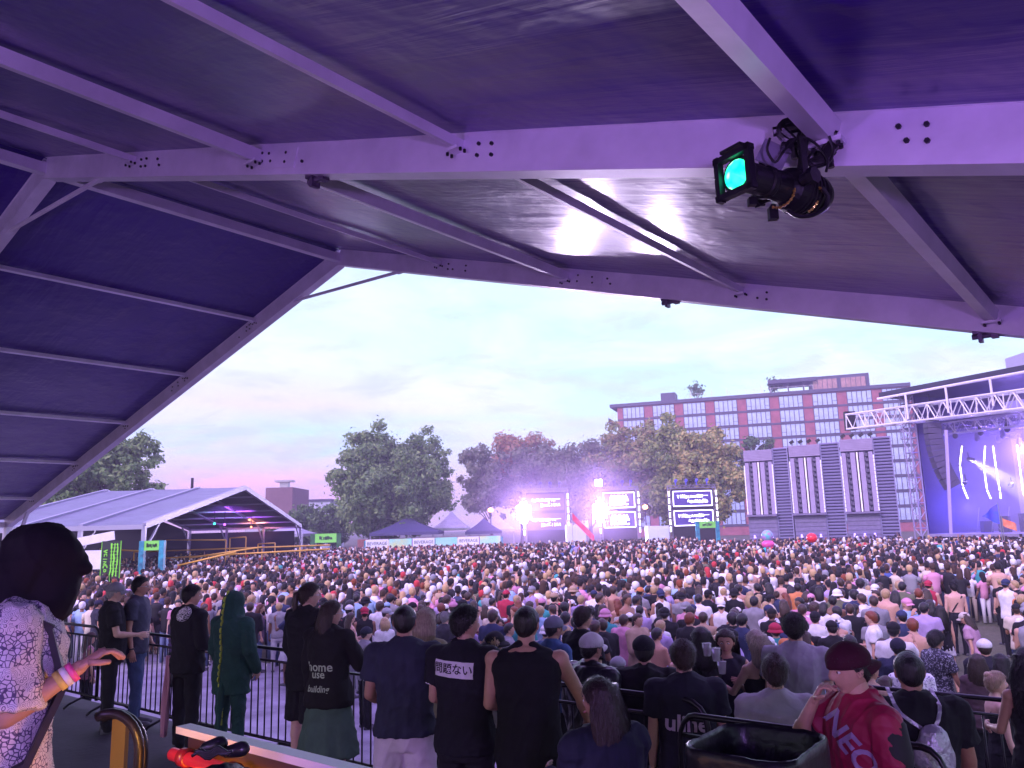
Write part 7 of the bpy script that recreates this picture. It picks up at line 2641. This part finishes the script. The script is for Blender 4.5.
TPL = {(l, p, f): far_template(l, p, f) for l in (0, 1) for p in range(5) for f in (0, 1)}
rg = np.random.default_rng(5)
placed = [(a, b) for a, b, r in taken]
cell = {}
def near(x, y, d):
    k = (int(x / 1.0), int(y / 1.0))
    for i in (-1, 0, 1):
        for j in (-1, 0, 1):
            for (a, b) in cell.get((k[0] + i, k[1] + j), ()):
                if (a - x) ** 2 + (b - y) ** 2 < d * d: return True
    return False
for a, b in placed: cell.setdefault((int(a), int(b)), []).append((a, b))
allV, allF, allC, base = [], [], [], 0
cc = np.array([c[1] for c in CC]); cw = np.array(CW, float); cw /= cw.sum()
hcs = np.array([c[1] for c in HC] + [(.012, .012, .016), (.7, .7, .72), (.5, .04, .05), (.26, .26, .3)]); hw = np.array([8, 7, 2.4, .6, 3, 3, .5, 1.0]); hw /= hw.sum()
sk = np.array(SKINS)
bcs = np.array(BC)
cnt = 0
LC = []
def far_limit(px):
    return 86 if px < 690 else (72 if px < 890 else 66 - (px - 890) * .06)
for t_ in range(90000):
    y = math.sqrt(rg.uniform(9 ** 2, 90 ** 2)) if t_ > 30000 else rg.uniform(10, 40)
    x = y * rg.uniform(-.68, .70)
    px = 512 + FPX * x / y
    if y > far_limit(px): continue
    if y < 22.4: continue
    if px < 150 and y > 44 and x < -20: 
        if rg.random() < .6: continue
    d = .46 if y < 50 else .58
    if near(x, y, d): continue
    # loose patches where the ground shows
    if noise.noise((x * .12, y * .12, 3)) > .42: continue
    cell.setdefault((int(x), int(y)), []).append((x, y))
    pose = rg.choice(5, p=[.50, .41, .025, .06, .005]); fem = int(rg.random() < .42); lod = 0 if y < 42 else 1
    V, Fc, K = TPL[(lod, int(pose), fem)]
    ya = math.radians(rg.normal(-28, 30)) if rg.random() > .1 else rg.uniform(-3.1, 3.1)
    s = rg.normal(.93 if fem else 1.0, .04); c_, s_ = math.cos(ya), math.sin(ya)
    Vx = V * s * np.array([rg.uniform(.95, 1.15), 1.0, 1.0])
    W3 = np.stack([Vx[:, 0] * c_ - Vx[:, 1] * s_ + x, Vx[:, 0] * s_ + Vx[:, 1] * c_ + y, Vx[:, 2]], 1)
    skc = sk[rg.integers(len(sk))]; topc = cc[rg.choice(len(cc), p=cw)] if rg.random() > .08 else skc
    pal = np.stack([skc, hcs[rg.choice(len(hcs), p=hw)], topc, bcs[rg.integers(len(bcs))]])
    allV.append(W3); LC.append(pal[K]); allF.append((Fc, base)); base += len(V); cnt += 1
print('crowd mass', cnt)
V = np.concatenate(allV); C = np.concatenate(LC)
me = bpy.data.meshes.new('crowd')
loops, starts, n = [], [], 0
fcache = {}
for Fc, b in allF:
    k = id(Fc)
    if k not in fcache:
        fcache[k] = (np.concatenate([np.array(f) for f in Fc]), np.array([len(f) for f in Fc]))
    lo, ln = fcache[k]
    loops.append(lo + b); starts.append(ln)
loops = np.concatenate(loops); lens = np.concatenate(starts)
me.vertices.add(len(V)); me.vertices.foreach_set('co', V.ravel())
me.loops.add(len(loops)); me.loops.foreach_set('vertex_index', loops.astype(np.int32))
me.polygons.add(len(lens)); me.polygons.foreach_set('loop_start', np.concatenate([[0], np.cumsum(lens)[:-1]]).astype(np.int32))
me.polygons.foreach_set('use_smooth', np.ones(len(lens), bool))
at = me.color_attributes.new('Col', 'FLOAT_COLOR', 'POINT')
at.data.foreach_set('color', np.concatenate([C, np.ones((len(C), 1))], 1).ravel())
cm = bpy.data.materials.new('crowd clothing and skin'); cm.use_nodes = True
t_ = cm.node_tree; b_ = t_.nodes['Principled BSDF']; b_.inputs['Roughness'].default_value = .8
vc = N(t_, 'ShaderNodeVertexColor', layer_name='Col'); t_.links.new(vc.outputs[0], b_.inputs['Base Color'])
me.materials.append(cm); me.update()
o = bpy.data.objects.new('crowd', me); COL.objects.link(o)
tag(o, 'dense mass of people filling the field between the near crowd and the stages', 'crowd', kind='stuff')
# ================================================================== air
m_ = MB()
slab(m_, .7, 33.4, .1, 13.5, deckz + .02, 12.9)
sm = bpy.data.materials.new('stage smoke air'); sm.use_nodes = True
t_ = sm.node_tree; t_.nodes.clear()
o_ = N(t_, 'ShaderNodeOutputMaterial'); v_ = N(t_, 'ShaderNodeVolumePrincipled')
v_.inputs['Color'].default_value = (.8, .75, 1, 1); v_.inputs['Density'].default_value = .06
t_.links.new(v_.outputs[0], o_.inputs['Volume'])
o = m_.build('stage_smoke', sm); o.location = W_STAGE; tag(o, 'violet smoke filling the stage between drape and back wall', 'smoke', kind='stuff')
volume_box('haze', (-720, -70, -1), (720, 920, 48), (.82, .72, 1.0), .0013, .35)

for i, (px, r_, dn) in enumerate(((526, 9.0, .026), (600, 9.0, .026))):  # denser tinted air balls, added to give the dazzling lamps a halo
    q = MB(); q.ell((0, 0, 0), r_, r_, r_, 20, 12)
    sm2 = bpy.data.materials.new('lamp smoke air'); sm2.use_nodes = True
    t_ = sm2.node_tree; t_.nodes.clear()
    o_ = N(t_, 'ShaderNodeOutputMaterial'); v_ = N(t_, 'ShaderNodeVolumePrincipled')
    v_.inputs['Color'].default_value = (.70, .48, 1, 1)
    tc_ = N(t_, 'ShaderNodeTexCoord'); ln = N(t_, 'ShaderNodeVectorMath', operation='LENGTH'); t_.links.new(tc_.outputs['Object'], ln.inputs[0])
    mr = N(t_, 'ShaderNodeMapRange'); mr.interpolation_type = 'SMOOTHSTEP'
    mr.inputs['From Min'].default_value = 0; mr.inputs['From Max'].default_value = r_ * .97; mr.inputs['To Min'].default_value = dn; mr.inputs['To Max'].default_value = 0
    t_.links.new(ln.outputs['Value'], mr.inputs[0]); t_.links.new(mr.outputs[0], v_.inputs['Density']); t_.links.new(v_.outputs[0], o_.inputs['Volume'])
    o = q.build('lamp_halo', sm2); o.location = (XY(px, 95), 91.5, 5.5)
    tag(o, ['added violet halo haze round the first screen tower', 'added violet halo haze round the middle screen tower'][i], 'smoke', kind='stuff')
# violet wash lamps of the tent itself, mounted behind the viewer under the roof; the lilac one is added to brighten left purlins
for i, (tx, ty, tz, tgt, e, c) in enumerate(((6.0, -5.5, 3.6, (7.0, 3.5, 6.0), 1150, (.42, .16, 1)), (10.6, -1.0, 3.3, (5.0, 5.4, 5.4), 1100, (.48, .24, 1)), (2.0, -2.0, 2.9, (-7.0, 4.0, 5.2), 420, (.70, .52, 1)), (9.6, -2.4, 3.0, (9.0, 2.2, 2.3), 26, (1, .12, .45)))):
    w = TL(tx, ty, tz)
    t = thing('wash_lamp', ['violet wash lamp on the tent frame aimed at the roof', 'pale violet wash lamp at the tent eave', 'added unseen lilac lamp brightening the purlins of the left slope', 'small pink wash lamp low beside the booth'][i], 'lamp', w)
    m_ = MB(); m_.tube([(0, 0, 0), (0, .02, .0), (0, .16, .04)], [.09, .10, .07], 14); m_.build('lamp_body', BLACK, t)
    lamp('wash_light', 'SPOT', w, e, c, target=TL(*tgt), spot=R(120), blend=.8, soft=.12)
